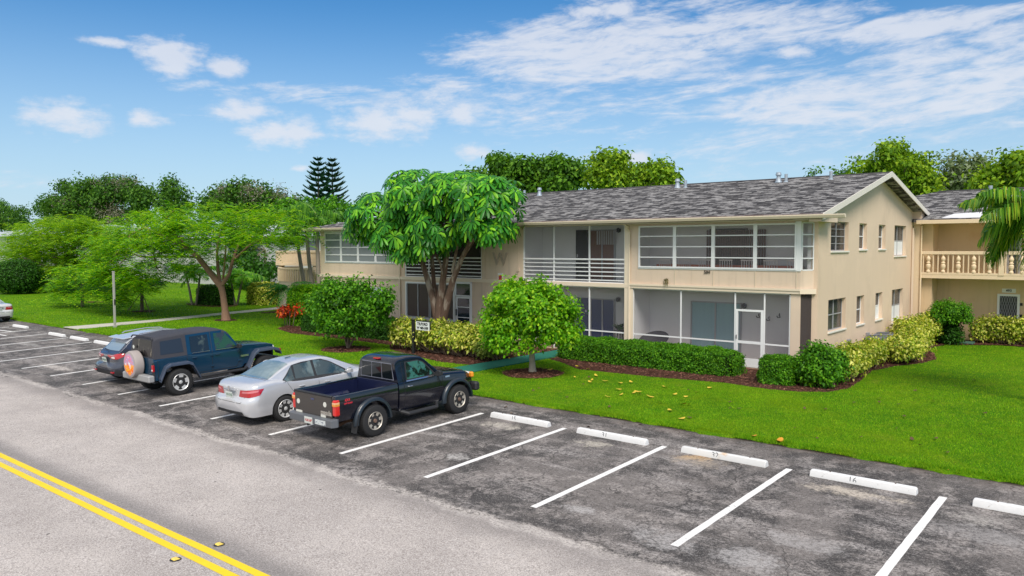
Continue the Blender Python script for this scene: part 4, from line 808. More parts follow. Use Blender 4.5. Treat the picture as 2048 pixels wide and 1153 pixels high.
def ring(hw, zb, zs, zt, y, z0, tb=.06, tt=.05, e=.55, ns=9, nt_=8, inw=0.0):
    h = []
    for k in range(ns):
        z = zb+(zs-zb)*k/(ns-1); t = (z-z0)/max(zs-z0, .01); x = hw*(1-tb*max(0, 1-t)**2.5-tt*max(0, (t-.5)/.5)**2)-inw; h.append((x, z))
    xs_, zz = h[-1]
    for k in range(1, nt_+1):
        a = math.pi/2*k/nt_; h.append((xs_*math.cos(a)**e if k < nt_ else 0, zs+(zt-zs)*math.sin(a)**e))
    return [(x, y, z) for x, z in h]+[(-x, y, z) for x, z in reversed(h[:-1])]
def shell(ys, f, deform=None, cap=True):
    rs = [f(y) for y in ys]; n = len(rs[0]); mb = MB()
    def caprings(r):
        c = np.mean(np.array(r), 0); return [[tuple(c+(np.array(p)-c)*k) for p in r] for k in (.75, .45, .12)]
    if cap: rs = list(reversed(caprings(rs[0])))+rs+caprings(rs[-1])
    o = [p for r in rs for p in r]
    if deform: o = [deform(p) for p in o]
    fs, mi = [], []
    for k in range(len(rs)-1):
        for i in range(n): j = (i+1) % n; fs.append((k*n+i, k*n+j, (k+1)*n+j, (k+1)*n+i)); mi.append(1 if i == n-1 and (not cap or 3 <= k < len(rs)-4) else 0)
    fs.append(tuple(range(n))); mi.append(0); fs.append(tuple((len(rs)-1)*n+i for i in range(n))); mi.append(0)
    mb.v = o; mb.f = fs; mb.mi = mi; return mb
def bvh(*mbs):
    v, f = [], []
    for m in mbs: o = len(v); v += m.v; f += [tuple(i+o for i in q) for q in m.f]
    return BVHTree.FromPolygons([Vector(p) for p in v], f)
def pl(pts, n):
    P_ = [np.array(p, float) for p in pts]; L = [0]
    for a, b in zip(P_, P_[1:]): L.append(L[-1]+np.linalg.norm(b-a))
    return [np.array([np.interp(L[-1]*k/n, L, [p[i] for p in P_]) for i in range(2)]) for k in range(n+1)]
DIRS = {'x+': (lambda a, b: (Vector((4, a, b)), Vector((-1, 0, 0)))), 'x-': (lambda a, b: (Vector((-4, a, b)), Vector((1, 0, 0)))), 'y-': (lambda a, b: (Vector((a, -6, b)), Vector((0, 1, 0)))),
        'y+': (lambda a, b: (Vector((a, 9, b)), Vector((0, -1, 0)))), 'z+': (lambda a, b: (Vector((a, b, 5)), Vector((0, 0, -1)))),
        'c': (lambda a, b: (Vector((a+4, -4, b)), Vector((-1, 1, 0)).normalized())), 'c-': (lambda a, b: (Vector((-a-4, -4, b)), Vector((1, 1, 0)).normalized()))}
def patch(tree, bot, top, d, off=.004, n=14, m=6, mb=None):
    mb = mb or MB(); B_, T_ = pl(bot, n), pl(top, n); vs = []; ok = True
    for i in range(n+1):
        for j in range(m+1):
            p = B_[i]+(T_[i]-B_[i])*j/m; o, dr = DIRS[d](float(p[0]), float(p[1])); hit = tree.ray_cast(o, dr)
            if hit[0] is None: hit = tree.find_nearest(o+dr*3.2)
            vs.append(tuple(hit[0]+hit[1]*(off if hit[1].dot(dr) < 0 else -off)))
    fs = [(i*(m+1)+j, (i+1)*(m+1)+j, (i+1)*(m+1)+j+1, i*(m+1)+j+1) for i in range(n) for j in range(m)]
    return mb.add(vs, fs)
def seam(tree, pts, d, w=.009, off=.0025, mb=None):
    mb = mb or MB()
    for a, b in zip(pts, pts[1:]):
        a, b = np.array(a, float), np.array(b, float); t = (b-a)/np.linalg.norm(b-a); q = np.array([-t[1], t[0]])*w/2
        patch(tree, [a-q, b-q], [a+q, b+q], d, off, max(2, int(np.linalg.norm(b-a)/.08)), 1, mb)
    return mb
def wheel(t, x, y, r, w, spokes=6, rimr=.62, style='split', rim=ALU, s=1, hubm=None):
    g_ = bpy.data.objects.new('wheel', None)
    mb = MB(); pr = [(rimr*r, -w/2), (r*.90, -w/2), (r*.97, -w/2+.012), (r, -w/2+.035)]; pr += [(r, w/2-.035), (r*.97, w/2-.012), (r*.90, w/2), (rimr*r*1.03, w/2), (rimr*r, w/2-.02)]
    mb.lathe(pr, (0, 0, 0), 0, 40)
    for k in range(40):                                # tread blocks
        a = 2*math.pi*k/40
        for q in (-1, 1):
            c_, s_ = math.cos(a+q*.03), math.sin(a+q*.03); o = np.array([0, c_, s_])*r; tn = np.array([0, -s_, c_])*.018; xx = q*(w/2-.045)
            mb.prism([o+tn+[xx-.035,0,0], o-tn+[xx-.035,0,0], o-tn+[xx+.035,0,0], o+tn+[xx+.035,0,0]], np.array([0, c_, s_])*.006)
    wo_ = mb.build('wheel', TYRE, t, smooth=40); wo_.location = (x, y, r); 
    if s < 0: wo_.rotation_euler = (0, 0, math.pi)
    rr = rimr*r; b = MB(); b.lathe([(rr, w/2-.055), (rr*1.04, w/2-.002), (rr*1.0, w/2+.006), (rr*.93, w/2-.01), (rr*.90, w/2-.06), (rr*.9, -w/2)], (0, 0, 0), 0, 36)
    for k in range(spokes):
        a = 2*math.pi*k/spokes+.2
        prs = [(0, .24)] if style == 'wide' else ([(-.13, .075), (.13, .075)] if style == 'twin' else [(0, .15)])
        for da, wd in prs:
            def pt(rad, off, h): ca, sa = math.cos(a+da*(1 if rad > rr*.3 else .6)), math.sin(a+da*(1 if rad > rr*.3 else .6)); return (h, ca*rad-sa*off, sa*rad+ca*off)
            w0, w1 = wd*rr*.75, wd*rr*1.25
            b.add([pt(rr*.15,-w0,w/2-.035), pt(rr*.93,-w1,w/2-.008), pt(rr*.93,w1,w/2-.008), pt(rr*.15,w0,w/2-.035), pt(rr*.15,-w0,w/2-.075), pt(rr*.93,-w1,w/2-.055), pt(rr*.93,w1,w/2-.055), pt(rr*.15,w0,w/2-.075)], [(0,1,2,3),(0,4,5,1),(3,2,6,7),(4,7,6,5)])
    b.lathe([(rr*.30, w/2-.06), (rr*.28, w/2-.022), (rr*.13, w/2-.016), (rr*.12, w/2-.004), (.004, w/2-.002)], (0, 0, 0), 0, 20)
    b.build('rim', rim, wo_, smooth=35)
    c = MB(); c.lathe([(rr*.92, w/2-.11), (.004, w/2-.11), (.004, w/2-.115)], (0, 0, 0), 0, 24); c.build('brake_disc', mat('brake dark', (.03,.028,.027), .6, .3), wo_)
    if hubm: c = MB(); c.lathe([(rr*.24, w/2-.02), (rr*.2, w/2+.008), (.004, w/2+.010)], (0, 0, 0), 0, 16); c.build('hub_cap', hubm, wo_)
    return wo_
def plate(t, x, y, z, tilt=0.0, w=.305, h=.152, depth=.008, ink=PLI):
    b = MB(); b.box(-w/2, w/2, 0, depth, -h/2, h/2, .003); f = Matrix.Translation((x, y, z)) @ Matrix.Rotation(tilt, 4, 'X'); xf(b, f); o = b.build('licence_plate', PLT, t)
    b = MB()
    for k in range(6):                                 # worn characters too small to read
        xx = -w/2+.035+k*.042+(.012 if k > 2 else 0); b.box(xx, xx+.010, -.003, .0, -.035, .035); b.box(xx+.010, xx+.028, -.003, .0, random.choice((-.035, .0, .025)), random.choice((-.025, .01, .035))+.004)
    xf(b, f); b.build('plate_characters', ink, o); return o
def mirror(t, x, y, z, m, s=1):
    b = MB(); b.loft([[(s*(x+.02), y-.05, z-.03), (s*(x+.02), y+.05, z-.03), (s*(x+.02), y+.04, z+.05), (s*(x+.02), y-.04, z+.05)], [(s*(x+.10), y-.06, z-.05), (s*(x+.10), y+.07, z-.04), (s*(x+.10), y+.06, z+.09), (s*(x+.10), y-.06, z+.10)], [(s*(x+.22), y-.055, z-.03), (s*(x+.22), y+.05, z-.02), (s*(x+.22), y+.04, z+.07), (s*(x+.22), y-.055, z+.08)]])
    b.box(s*(x-.06), s*(x+.03), y-.03, y+.03, z-.03, z+.01); return b.build('side_mirror', m, t, smooth=50, bevel=.01)
def handle(t, x, y, z, m, L=.16): b = MB(); b.tube([(x, y-L/2, z), (x+.03, y-L/2+.02, z), (x+.03, y+L/2-.02, z), (x, y+L/2, z)], [.012, .014, .014, .012], 6); return b.build('door_handle', m, t, smooth=True)

# ---------------------------------------------------------------- generic rounded car (sedan / crossover)
def arch(y, wheels, r, cz, sill):
    z = sill
    for wy in wheels:
        d = abs(y-wy)
        if d < r: z = max(z, cz+math.sqrt(r*r-d*d))
    return z
def stations(y0, y1, wheels, r):
    ys = set(np.round(np.concatenate([y0+(y1-y0)*(.5-.5*np.cos(np.linspace(0, math.pi, 15))), np.linspace(y0, y1, 34)]), 4))
    for w in wheels: ys |= {round(float(w+r*math.cos(a)), 4) for a in np.linspace(0, math.pi, 19)}|{round(w-r-.004, 4), round(w+r+.004, 4)}
    return sorted(v for v in ys if y0 <= v <= y1)
def car(t, S):
    y0, y1, hw, wb, r, ra, sill = S['y0'], S['y1'], S['hw'], S['wb'], S['r'], S['ra'], S['sill']
    top, sh, gh_, gw, bw = pch(S['top']), pch(S['sh']), pch(S['roof']), S['gw'], S['bw']
    def hwf(y):
        rr = S.get('cr', .45); d0, d1 = (y-y0)/rr, (y1-y)/(rr*1.3); f = 1.0
        for d in (d0, d1):
            if d < 1: f *= 1-.20*(1-d)**2.6
        return hw*f*(1-.012*max(0, (y-wb*.5)/1.5)**2)
    def f(y):
        zb = arch(y, (0, wb), ra, r, sill); e0 = max(0, 1-(y-y0)/.16); e1 = max(0, 1-(y1-y)/.22)
        zs, zt = sh(y), top(y); zt -= .05*e0**2+.10*e1**2; zs -= .04*e0**2+.08*e1**2; zb += .05*e0**2+.04*e1**2
        return ring(hwf(y), min(zb, zs-.06), zs, max(zt, zs+.004), y, sill, tb=.07, tt=.055, e=.5, ns=10)
    def de(p):
        x, y, z = p
        if y < .0:
            k = min(1, -y/abs(y0))**2; lid = S['lid']; y += k*(S['tuck']*min(1, max(0, (z-lid)/.07))+.09*(x/hw)**2*min(1, k*1.1)); y += k*.04*max(0, (.45-z)/.25)
        if y > wb+.2: k = (y-wb-.2)/(y1-wb-.2); y -= k*(.22*(x/hw)**2+.10*max(0, (z-.55)/.3))
        return (x, y, z)
    body = shell(stations(y0, y1, (0, wb), ra), f, de)
    g0, g1 = S['g0'], S['g1']
    def gf(y):
        zb, h = S['gz'](y)-.06, gh_(y); full = S['H']-zb; k = max(.02, (h-zb)/full); ze = zb+(h-zb)*.84; xe = bw(y)-(bw(y)-gw)*(ze-zb)/(full*.84)
        hlf = [(bw(y)+(xe-bw(y))*q/6, zb+(ze-zb)*q/6) for q in range(7)]
        for q in range(1, 9): a = math.pi/2*q/8; hlf.append((xe*math.cos(a)**.42 if q < 8 else 0, ze+(h-ze)*math.sin(a)**.75))
        return [(x, y, z) for x, z in hlf]+[(-x, y, z) for x, z in reversed(hlf[:-1])]
    gy_ = sorted({*np.linspace(g0, g1, 50), *np.linspace(g0, g0+.4, 12)}); green = shell(gy_, gf, cap=False)
    return body, green
def sedan(label, loc, rotz, P_, detail=True, group=None):
    t = thing('sedan_car', label, 'car', loc, rotz, group, rotx=math.atan(SLOPE) if abs(rotz) < .5 else 0)
    S = dict(y0=-1.08, y1=3.70, hw=.905, wb=2.775, r=.33, ra=.375, sill=.24, top=[(-1.1,1.02),(-.95,1.055),(-.6,1.095),(-.3,1.11),(.3,1.0),(1.2,.97),(2.3,.98),(2.6,1.0),(3.2,.90),(3.5,.80),(3.72,.70)],
        sh=[(-1.1,.90),(-.7,.955),(0,.965),(1,.93),(2,.905),(2.6,.88),(3.2,.79),(3.72,.62)], roof=[(-.42,1.06),(-.2,1.16),(.15,1.325),(.42,1.415),(.9,1.465),(1.3,1.462),(1.6,1.42),(2.0,1.26),(2.4,1.07),(2.56,.99)],
        g0=-.42, g1=2.56, gw=.55, H=1.465, gz=lambda y: float(np.interp(y, [-.42, 0, 1, 2, 2.6], [1.06, 1.0, .96, .94, .93])), bw=lambda y: float(np.interp(y, [-.42, .1, .8, 1.8, 2.56], [.66, .77, .81, .80, .72])), lid=.66, tuck=.10)
    body, green = car(t, S); body.build('body', [P_, UND], t, smooth=50); green.build('cabin', P_, t, smooth=50); T = bvh(body, green); Tg = bvh(green)
    for sd_, s in (('x+', 1), ('x-', -1)):
        patch(T, [(-.02,.985),(1.0,.945),(2.08,.94)], [(.18,1.14),(.42,1.355),(.75,1.395),(1.35,1.395),(1.62,1.295),(2.06,1.03)], sd_, .003, 26, 8).build('window_trim', BLKP, t, smooth=True)
        patch(T, [(.03,1.0),(.38,.985)], [(.20,1.12),(.40,1.33)], sd_, .006, 8, 5).build('quarter_window', CGLL, t, smooth=True)
        patch(T, [(.42,.985),(1.0,.965)], [(.47,1.345),(1.02,1.385)], sd_, .006).build('rear_side_window', CGLL, t, smooth=True)
        patch(T, [(1.08,.963),(2.02,.955)], [(1.10,1.385),(1.32,1.375),(1.60,1.275),(1.98,1.03)], sd_, .006).build('front_side_window', CGLL, t, smooth=True)
        patch(T, [(.99,.965),(1.09,.963)], [(1.01,1.40),(1.11,1.40)], sd_, .004, 4, 8).build('pillar_trim', BLKP, t)
        b = MB(); [seam(T, q, sd_, mb=b) for q in ([(.30,.42),(.34,.62),(.20,.80),(.10,.98)], [(.30,.42),(1.06,.30)], [(1.06,.30),(1.06,.96)], [(1.06,.30),(2.10,.30),(2.16,.60),(2.12,.92)])]; b.build('door_gap', SEAM, t)
        handle(t, s*.88, .52, .84, P_); handle(t, s*.89, 1.32, .83, P_); mirror(t, .83, 2.02, 1.0, P_, s)
        wheel(t, s*.80, 0, .33, .215, 8, .68, 'twin', ALU, s); wheel(t, s*.80, 2.775, .33, .215, 8, .68, 'twin', ALU, s)
    patch(T, [(-.62,-.34),(0,-.39),(.62,-.34)], [(-.50,.36),(0,.42),(.50,.36)], 'z+', .006, 18, 14).build('rear_window', mat('rear glass sky reflection', (.17, .235, .235), .05, spec=1.0, coat=1.0, col2=(.24,.31,.31), c2=(.45,.62), c2scale=2.2), t, smooth=True)  # rear glass: pale sky reflection is put into the base colour
    patch(T, [(-.62,2.42),(0,2.5),(.62,2.42)], [(-.50,1.66),(0,1.60),(.50,1.66)], 'z+', .006, 18, 10).build('windscreen', CGL, t, smooth=True)
    b = MB(); seam(T, [(-.66,-.40),(0,-.45),(.66,-.40)], 'z+', .014, .003, mb=b); b.build('rear_window_seal', SEAM, t); b = MB(); seam(T, [(-.60,1.0),(-.56,.64),(-.52,.60),(.52,.60),(.56,.64),(.60,1.0)], 'y-', .010, mb=b); b.build('boot_gap', SEAM, t)
    for s, c in ((1, 'c'), (-1, 'c-')):
        patch(T, [(.80+.40,.735),(.80+1.02,.73)] if False else [(-.62,.735),(-.1,.745),(.16,.79)], [(-.55,.91),(-.1,.93),(.28,.94)], c, .010, 16, 6).build('tail_light', REDL, t, smooth=True)
        patch(T, [(-.48,.835),(-.1,.85),(.10,.87)], [(-.46,.885),(-.1,.905),(.14,.915)], c, .014, 12, 3).build('tail_light_clear', REDP, t, smooth=True)
    plate(t, 0, -1.045, .77, .12)
    b = MB(); b.box(-.24, .24, -1.035, -.99, .885, .905, .004); b.lathe([(.05, -1.045), (.05, -1.03)], (0, 0, .94), 1, 16); b.build('badge', CHR, t, smooth=True)
    b = patch(T, [(-.60,.30),(0,.285),(.60,.30)], [(-.56,.38),(0,.365),(.56,.38)], 'y-', .006); b.build('lower_valance', BLKP, t)
    b = MB(); b.loft([[(x, y, z+.0) for x, y, z in ((-w, -.20, 1.47), (w, -.20, 1.47), (w, -.26, 1.455), (-w, -.26, 1.455))] for w in (.02,)], cap=False) if False else None
    patch(T, [(-.04, .62),(.04,.62)], [(-.03,.80),(.03,.80)], 'z+', .02, 4, 4).build('roof_aerial', BLKP, t)
    return t
SILV = paint('silver paint', (.60, .61, .64), .35, .26)
carx = -15.92
sedan('silver sedan parked between the dark blue off roader and the black pickup', (carx, -5.07, -5.07*SLOPE+.003), 0, SILV)
sedan('silver sedan tail at the left edge beyond the empty stalls', (-50.4, .15-1.4, -.03), R(97), paint('silver paint light', (.66,.66,.67), .2, .3))

def suv():
    t = thing('crossover_car', 'dark blue grey crossover with silver roof parked beyond the soft top off roader', 'car', (-24.45, -4.80, -4.8*SLOPE+.003), 0, None, rotx=math.atan(SLOPE))
    PB = paint('slate grey paint', (.055, .062, .085), .3, .2); PS = paint('silver roof paint', (.62, .64, .68), .3, .3)
    S = dict(y0=-.86, y1=3.42, hw=.875, wb=2.62, r=.335, ra=.39, sill=.30, cr=.5, top=[(-.9,1.00),(-.6,1.04),(0,1.04),(1.2,1.0),(2.2,1.03),(2.6,1.04),(3.1,.96),(3.42,.84)],
        sh=[(-.9,.92),(-.5,.99),(0,.985),(1,.95),(2,.95),(2.8,.92),(3.42,.74)], roof=[(-.62,1.03),(-.42,1.20),(-.20,1.42),(-.12,1.49),(.2,1.535),(.9,1.59),(1.3,1.58),(1.6,1.52),(2.0,1.33),(2.5,1.05)],
        g0=-.62, g1=2.5, gw=.58, H=1.59, gz=lambda y: float(np.interp(y, [-.6, 0, 1, 2.5], [1.05, 1.02, .98, .97])), bw=lambda y: float(np.interp(y, [-.62, 0, .8, 1.8, 2.5], [.68, .75, .79, .78, .70])), lid=.62, tuck=.12)
    body, green = car(t, S); body.build('body', [PB, UND], t, smooth=50); green.build('cabin', PB, t, smooth=50); T = bvh(body, green)
    patch(T, [(-.60,-.30),(.60,-.30)], [(-.54,1.45),(.54,1.45)], 'z+', .012, 16, 24).build('roof_panel', PS, t, smooth=True)
    sp = MB(); sp.loft([[(-.60,-.12,1.51),(.60,-.12,1.51),(.60,-.12,1.475),(-.60,-.12,1.475)],[(-.55,-.40,1.475),(.55,-.40,1.475),(.55,-.40,1.45),(-.55,-.40,1.45)]]); sp.build('spoiler', PS, t, bevel=.008)
    patch(T, [(-.56,1.09),(0,1.08),(.56,1.09)], [(-.49,1.42),(0,1.44),(.49,1.42)], 'y-', .006, 16, 8).build('rear_window', mat('rear glass blue', (.25,.32,.36), .06, spec=1, coat=1), t, smooth=True)
    for sd_, s in (('x+', 1), ('x-', -1)):
        patch(T, [(.05,1.04),(.9,1.01)], [(.22,1.34),(.93,1.46)], sd_, .006).build('rear_side_window', CGL, t, smooth=True); patch(T, [(1.0,1.01),(2.0,1.0)], [(1.03,1.46),(1.4,1.43),(1.95,1.10)], sd_, .006).build('front_side_window', CGL, t, smooth=True)
        patch(T, [(-.42,.40),(-.38,.40)], [(-.42,.46),(-.38,.46)], sd_, .006); b = MB(); [seam(T, q, sd_, mb=b) for q in ([(.25,.5),(.12,1.0)], [(.96,.36),(.96,1.0)], [(2.1,.4),(2.05,.95)])]; b.build('door_gap', SEAM, t)
        c = MB(); c.tube([(s*.56,.05,1.54),(s*.57,.15,1.585),(s*.58,.9,1.625),(s*.57,1.35,1.60),(s*.56,1.45,1.56)], .018, 6); c.build('roof_rail', CHR, t, smooth=True)
        wheel(t, s*.77, 0, .335, .21, 5, .66, 'wide', ALU, s); wheel(t, s*.77, 2.62, .335, .21, 5, .66, 'wide', ALU, s); mirror(t, .80, 1.98, 1.04, PB, s)
        c = 'c' if s > 0 else 'c-'
        patch(T, [(-.60,.925),(-.28,.84),(.05,.85),(.42,.965)], [(-.60,.955),(-.25,.965),(.08,1.02),(.48,1.0)], c, .012, 18, 6).build('tail_light', REDL, t, smooth=True)
        patch(T, [(-.32,.865),(-.10,.865)], [(-.32,.915),(-.12,.915)], c, .018, 8, 3).build('reversing_lamp', WHL, t, smooth=True)
        for k in range(5): xx = s*(.22+.07*k) if s > 0 else s*(.22+.07*k)
    patch(T, [(-.55,.925),(.55,.925)], [(-.55,.955),(.55,.955)], 'y-', .010).build('chrome_bar', CHR, t, smooth=True)
    plate(t, 0, -.80, .80, .15)
    patch(T, [(-.80,.33),(0,.31),(.80,.33)], [(-.80,.50),(0,.47),(.80,.50)], 'y-', .010, 20).build('bumper_trim', BLKP, t, smooth=True); patch(T, [(-.78,.53),(0,.51),(.78,.53)], [(-.76,.57),(0,.55),(.76,.57)], 'y-', .014, 20).build('bumper_strip', PB, t, smooth=True)
    for x in (-.62, .62): b = MB(); b.box(x-.09, x+.09, -.86, -.80, .41, .455, .005); b.build('reflector', REDL, t)
    b = MB(); b.tube([(0,-.66,1.10),(-.30,-.62,1.13)], .014, 6); b.build('rear_wiper', BLKP, t)
    return t
suv()

# ---------------------------------------------------------------- soft top off roader
def offroader():
    t = thing('soft_top_car', 'dark teal blue four door off roader with black soft top and decorated spare wheel cover', 'car', (-21.42, -5.05, -5.05*SLOPE+.003), R(.6), None, rotx=math.atan(SLOPE))
    PJ = paint('teal blue paint', (.005, .040, .085), .2, .18); SOFT = mat('soft top canvas', (.040, .041, .052), .75, var=.12, vscale=2, bump=.3, bscale=70); r = .40; hw = .775; wb = 2.946
    VIN = mat('clear vinyl', (.012,.011,.012), .16, spec=.7, col2=(.30,.28,.22), c2=(.60,.68), c2scale=1.1, stretch=(6, 1, 2.2))
    def f(y):
        zb = .52 if y < 2.2 else .62
        for wy in (0, wb):
            d = abs(y-wy)
            if d < .60: zb = max(zb, .52+min(.40, (.60-d)*1.6))
        zs = float(np.interp(y, [-.72, 2.1, 2.3, 3.40], [1.17, 1.17, 1.16, 1.08])); w = float(np.interp(y, [-.72, -.60, 2.1, 3.40], [hw-.02, hw, hw, .60])); zt = float(np.interp(y, [-.72, 2.05, 2.2, 3.2, 3.42], [1.18, 1.18, 1.25, 1.17, 1.10]))
        return ring(w, zb, zs, zt, y, .52, tb=.02, tt=.015, e=.28, ns=8)
    ys = sorted({*np.linspace(-.72, 3.42, 40), *[w+d for w in (0, wb) for d in (-.602, -.6, -.5, -.36, -.35, .35, .36, .5, .6, .602)]}); ys = [y for y in ys if -.72 <= y <= 3.42]
    body = shell(ys, f); body.build('body', [PJ, UND], t, smooth=40); T = bvh(body)
    # cabin: steel frame colour below, canvas above
    def gf(y):
        h = float(np.interp(y, [-.70, -.62, -.3, .35, .6, 1.2, 1.55, 1.72, 2.12], [1.74, 1.79, 1.82, 1.865, 1.845, 1.86, 1.83, 1.74, 1.18])); k = (h-1.16)/.70; wt = .775-.14*k; e = []
        for q in range(6): z = 1.16+(h-.10*min(1, k)-1.16)*q/5; e.append((.772-(.772-wt)*q/5, z))
        for q in range(1, 7): a = math.pi/2*q/6; e.append((wt*math.cos(a)**.35 if q < 6 else 0, e[5][1]+(h-e[5][1])*math.sin(a)**.8))
        return [(x, y, z) for x, z in e]+[(-x, y, z) for x, z in reversed(e[:-1])]
    cab = shell([-.70,-.66,-.6,-.45,-.2,0,.2,.34,.36,.5,.7,.9,1.1,1.3,1.5,1.62,1.72,1.85,2.0,2.12], gf); cab.v = [(x, y+(.10*(z-1.18) if y < -.55 else 0), z) for x, y, z in cab.v]
    cab.build('soft_top', SOFT, t, smooth=45); TC = bvh(cab)
    c = MB(); c.tube([(-.66,-.68,1.74),(-.60,-.66,1.80),(0,-.655,1.815),(.60,-.66,1.80),(.66,-.68,1.74)], .022, 6); c.build('top_edge', SOFT, t, smooth=True)
    patch(TC, [(-.62,1.22),(.62,1.22)], [(-.56,1.70),(.56,1.70)], 'y-', .008, 16, 10).build('rear_window', VIN, t, smooth=True)
    b = MB(); b.lathe([(.001, -.74), (.055, -.74), (.055, -.735)], (-.42, 0, 1.46), 1, 14); b.build('round_sticker', PLT, t); b = MB(); b.box(-.42, -.24, -.745, -.70, 1.26, 1.33, .01); b.build('brake_light', REDL, t)
    for sd_, s in (('x+', 1), ('x-', -1)):
        DG = mat('door glass dark', (.012,.014,.013), .05, spec=.8, coat=.4, col2=(.08,.10,.08), c2=(.58,.70), c2scale=3)
        patch(TC, [(-.50,1.27),(.22,1.27)], [(-.46,1.66),(.20,1.69)], sd_, .006).build('side_window', mat('tinted vinyl', (.025,.032,.045), .22, spec=.6), t, smooth=True)
        patch(TC, [(.32,1.165),(1.12,1.165)], [(.34,1.76),(1.13,1.78)], sd_, .010).build('rear_door_frame', PJ, t, smooth=True); patch(TC, [(1.14,1.165),(2.10,1.165)], [(1.15,1.78),(1.68,1.77),(1.98,1.32)], sd_, .010).build('front_door_frame', PJ, t, smooth=True)
        patch(TC, [(.44,1.225),(1.04,1.225)], [(.46,1.70),(1.04,1.71)], sd_, .016).build('rear_side_window', DG, t, smooth=True); patch(TC, [(1.24,1.225),(1.95,1.225)], [(1.25,1.715),(1.62,1.70),(1.90,1.33)], sd_, .016).build('front_side_window', mat('side glass green', (.02,.07,.015), .05, spec=.9, coat=.5, col2=(.03,.035,.03), c2=(.45,.55), c2scale=2.6), t, smooth=True)
        b = MB(); [seam(T, q, sd_, .014, mb=b) for q in ([(.30,1.16),(.32,.95),(.50,.70),(.62,.57),(1.12,.57)], [(1.13,.57),(1.13,1.16)], [(1.13,.57),(1.95,.57),(2.08,.75),(2.08,1.16)], [(-.60,.58),(-.60,1.12)])]; b.build('door_gap', SEAM, t)
        b = MB(); b.box(s*.79, s*.80, .46, 1.05, 1.195, 1.215); b.box(s*.79, s*.80, 1.24, 1.96, 1.195, 1.215); b.build('window_sill_trim', CHR, t)
        for y in (.55, 1.30): handle(t, s*.775, y, 1.06, PJ)
        for y, z in ((1.06, 1.05), (1.06, .72), (2.0, 1.05), (2.0, .76)): b = MB(); b.box(s*.77, s*.80, y, y+.10, z-.025, z+.025, .008); b.build('hinge', PJ, t)
        # trapezoid flares
        FL = mat('flare plastic', (.05,.065,.10), .35, var=.1, coat=.4)
        for wy in (0, wb):
            p = [(wy-.60, .56), (wy-.42, .93), (wy-.28, 1.0), (wy+.28, 1.0), (wy+.42, .93), (wy+.64, .50)] if wy == 0 else [(wy-.66, .50), (wy-.40, .95), (wy-.25, 1.05), (wy+.30, 1.05), (wy+.50, .98), (wy+.58, .86)]
            b = MB(); n = len(p); xi, xo = (.765, .935) if wy == 0 else (.58, .935)
            for k in range(n-1):
                (ya, za), (yb, zb_) = p[k], p[k+1]; b.add([(s*xi,ya,za),(s*xi,yb,zb_),(s*(xo-.02),yb,zb_),(s*(xo-.02),ya,za),(s*xo,ya,za-.03),(s*xo,yb,zb_-.03),(s*xo,ya,za-.09),(s*xo,yb,zb_-.09),(s*xi,ya,za-.06),(s*xi,yb,zb_-.06)], [(0,1,2,3),(3,2,5,4),(4,5,7,6),(6,7,9,8)])
            b.build('fender_flare', FL, t, smooth=50)
        b = MB(); b.tube([(s*.80,.62,.50),(s*.86,.75,.46),(s*.86,2.15,.46),(s*.80,2.30,.50)], .045, 8); b.build('side_step', BLKP, t, smooth=True)
        wheel(t, s*.80, 0, r, .25, 5, .62, 'wide', ALU, s); wheel(t, s*.80, wb, r, .25, 5, .62, 'wide', ALU, s)
        b = MB(); b.box(s*.70, s*.80, -.775, -.71, .80, 1.00, .012); b.build('tail_light', REDL, t); b = MB(); b.box(s*.715, s*.785, -.779, -.774, .83, .87); b.build('reversing_lamp', WHL, t)
        b = MB(); b.box(s*.66, s*.795, -.735, -.715, .56, 1.05, .008); b.build('lamp_bracket', BLKP, t)
        mirror(t, .80, 1.98, 1.22, BLKP, s); b = MB(); b.lathe([(.10,3.44),(.10,3.50),(.02,3.51)], (s*.44,0,.96), 1, 16); b.build('headlight', WHL, t); b = MB(); b.box(s*.80, s*.90, 3.45, 3.54, .90, .97, .01); b.build('turn_signal', mat('marker red', (.3,.02,.01), .3), t)
        b = MB(); b.tube([(s*.45,2.35,1.27),(s*.52,2.35,1.30),(s*.52,2.40,1.30)], .012, 6); b.build('bonnet_latch', BLKP, t)
    patch(T, [(-.50,3.1),(.50,3.1)], [(-.62,2.25),(.62,2.25)], 'z+', .004); b = MB(); b.box(.781, .79, 2.10, 2.38, .86, .92); b.build('side_badge', CHR, t)
    patch(TC, [(-.58,2.06),(.58,2.06)], [(-.54,1.78),(.54,1.78)], 'z+', .01, 12, 8).build('windscreen', CGL, t, smooth=True)
    b = MB(); b.loft([[(x, y, z) for x, y, z in ((-w, -.93, zl), (w, -.93, zl), (w, -.93, zh), (-w, -.93, zh))] for w, zl, zh in ((.80, .50, .70),)], cap=False) if False else None
    b.box(-.84, .84, -.93, -.74, .50, .70, .03); b.build('rear_bumper', mat('bumper silver grey', (.36,.36,.36), .5, .2), t); b = MB(); b.box(-.80, .80, 3.46, 3.68, .48, .66, .03); b.build('front_bumper', BLKP, t)
    # spare wheel in its printed cover
    sw = MB(); x0, z0 = -.10, .98; sw.lathe([(.01,-.745),(.36,-.75),(.405,-.79),(.41,-.98),(.385,-1.03),(.33,-1.045),(.01,-1.05)], (x0, 0, z0), 1, 40)
    m = bpy.data.materials.new('printed spare cover'); m.use_nodes = True; nb_ = NB(m.node_tree); p = m.node_tree.nodes['Principled BSDF']; p.inputs['Roughness'].default_value = .7
    v = nb_.n('ShaderNodeTexCoord').outputs['Object']; sp = nb_.n('ShaderNodeSeparateXYZ'); nb_.l(v, sp.inputs[0]); X, Y, Z = sp.outputs; n_ = nb_.noise(v, 9, 4, .6); n2 = nb_.noise(v, 17, 3, .6, 1.5)
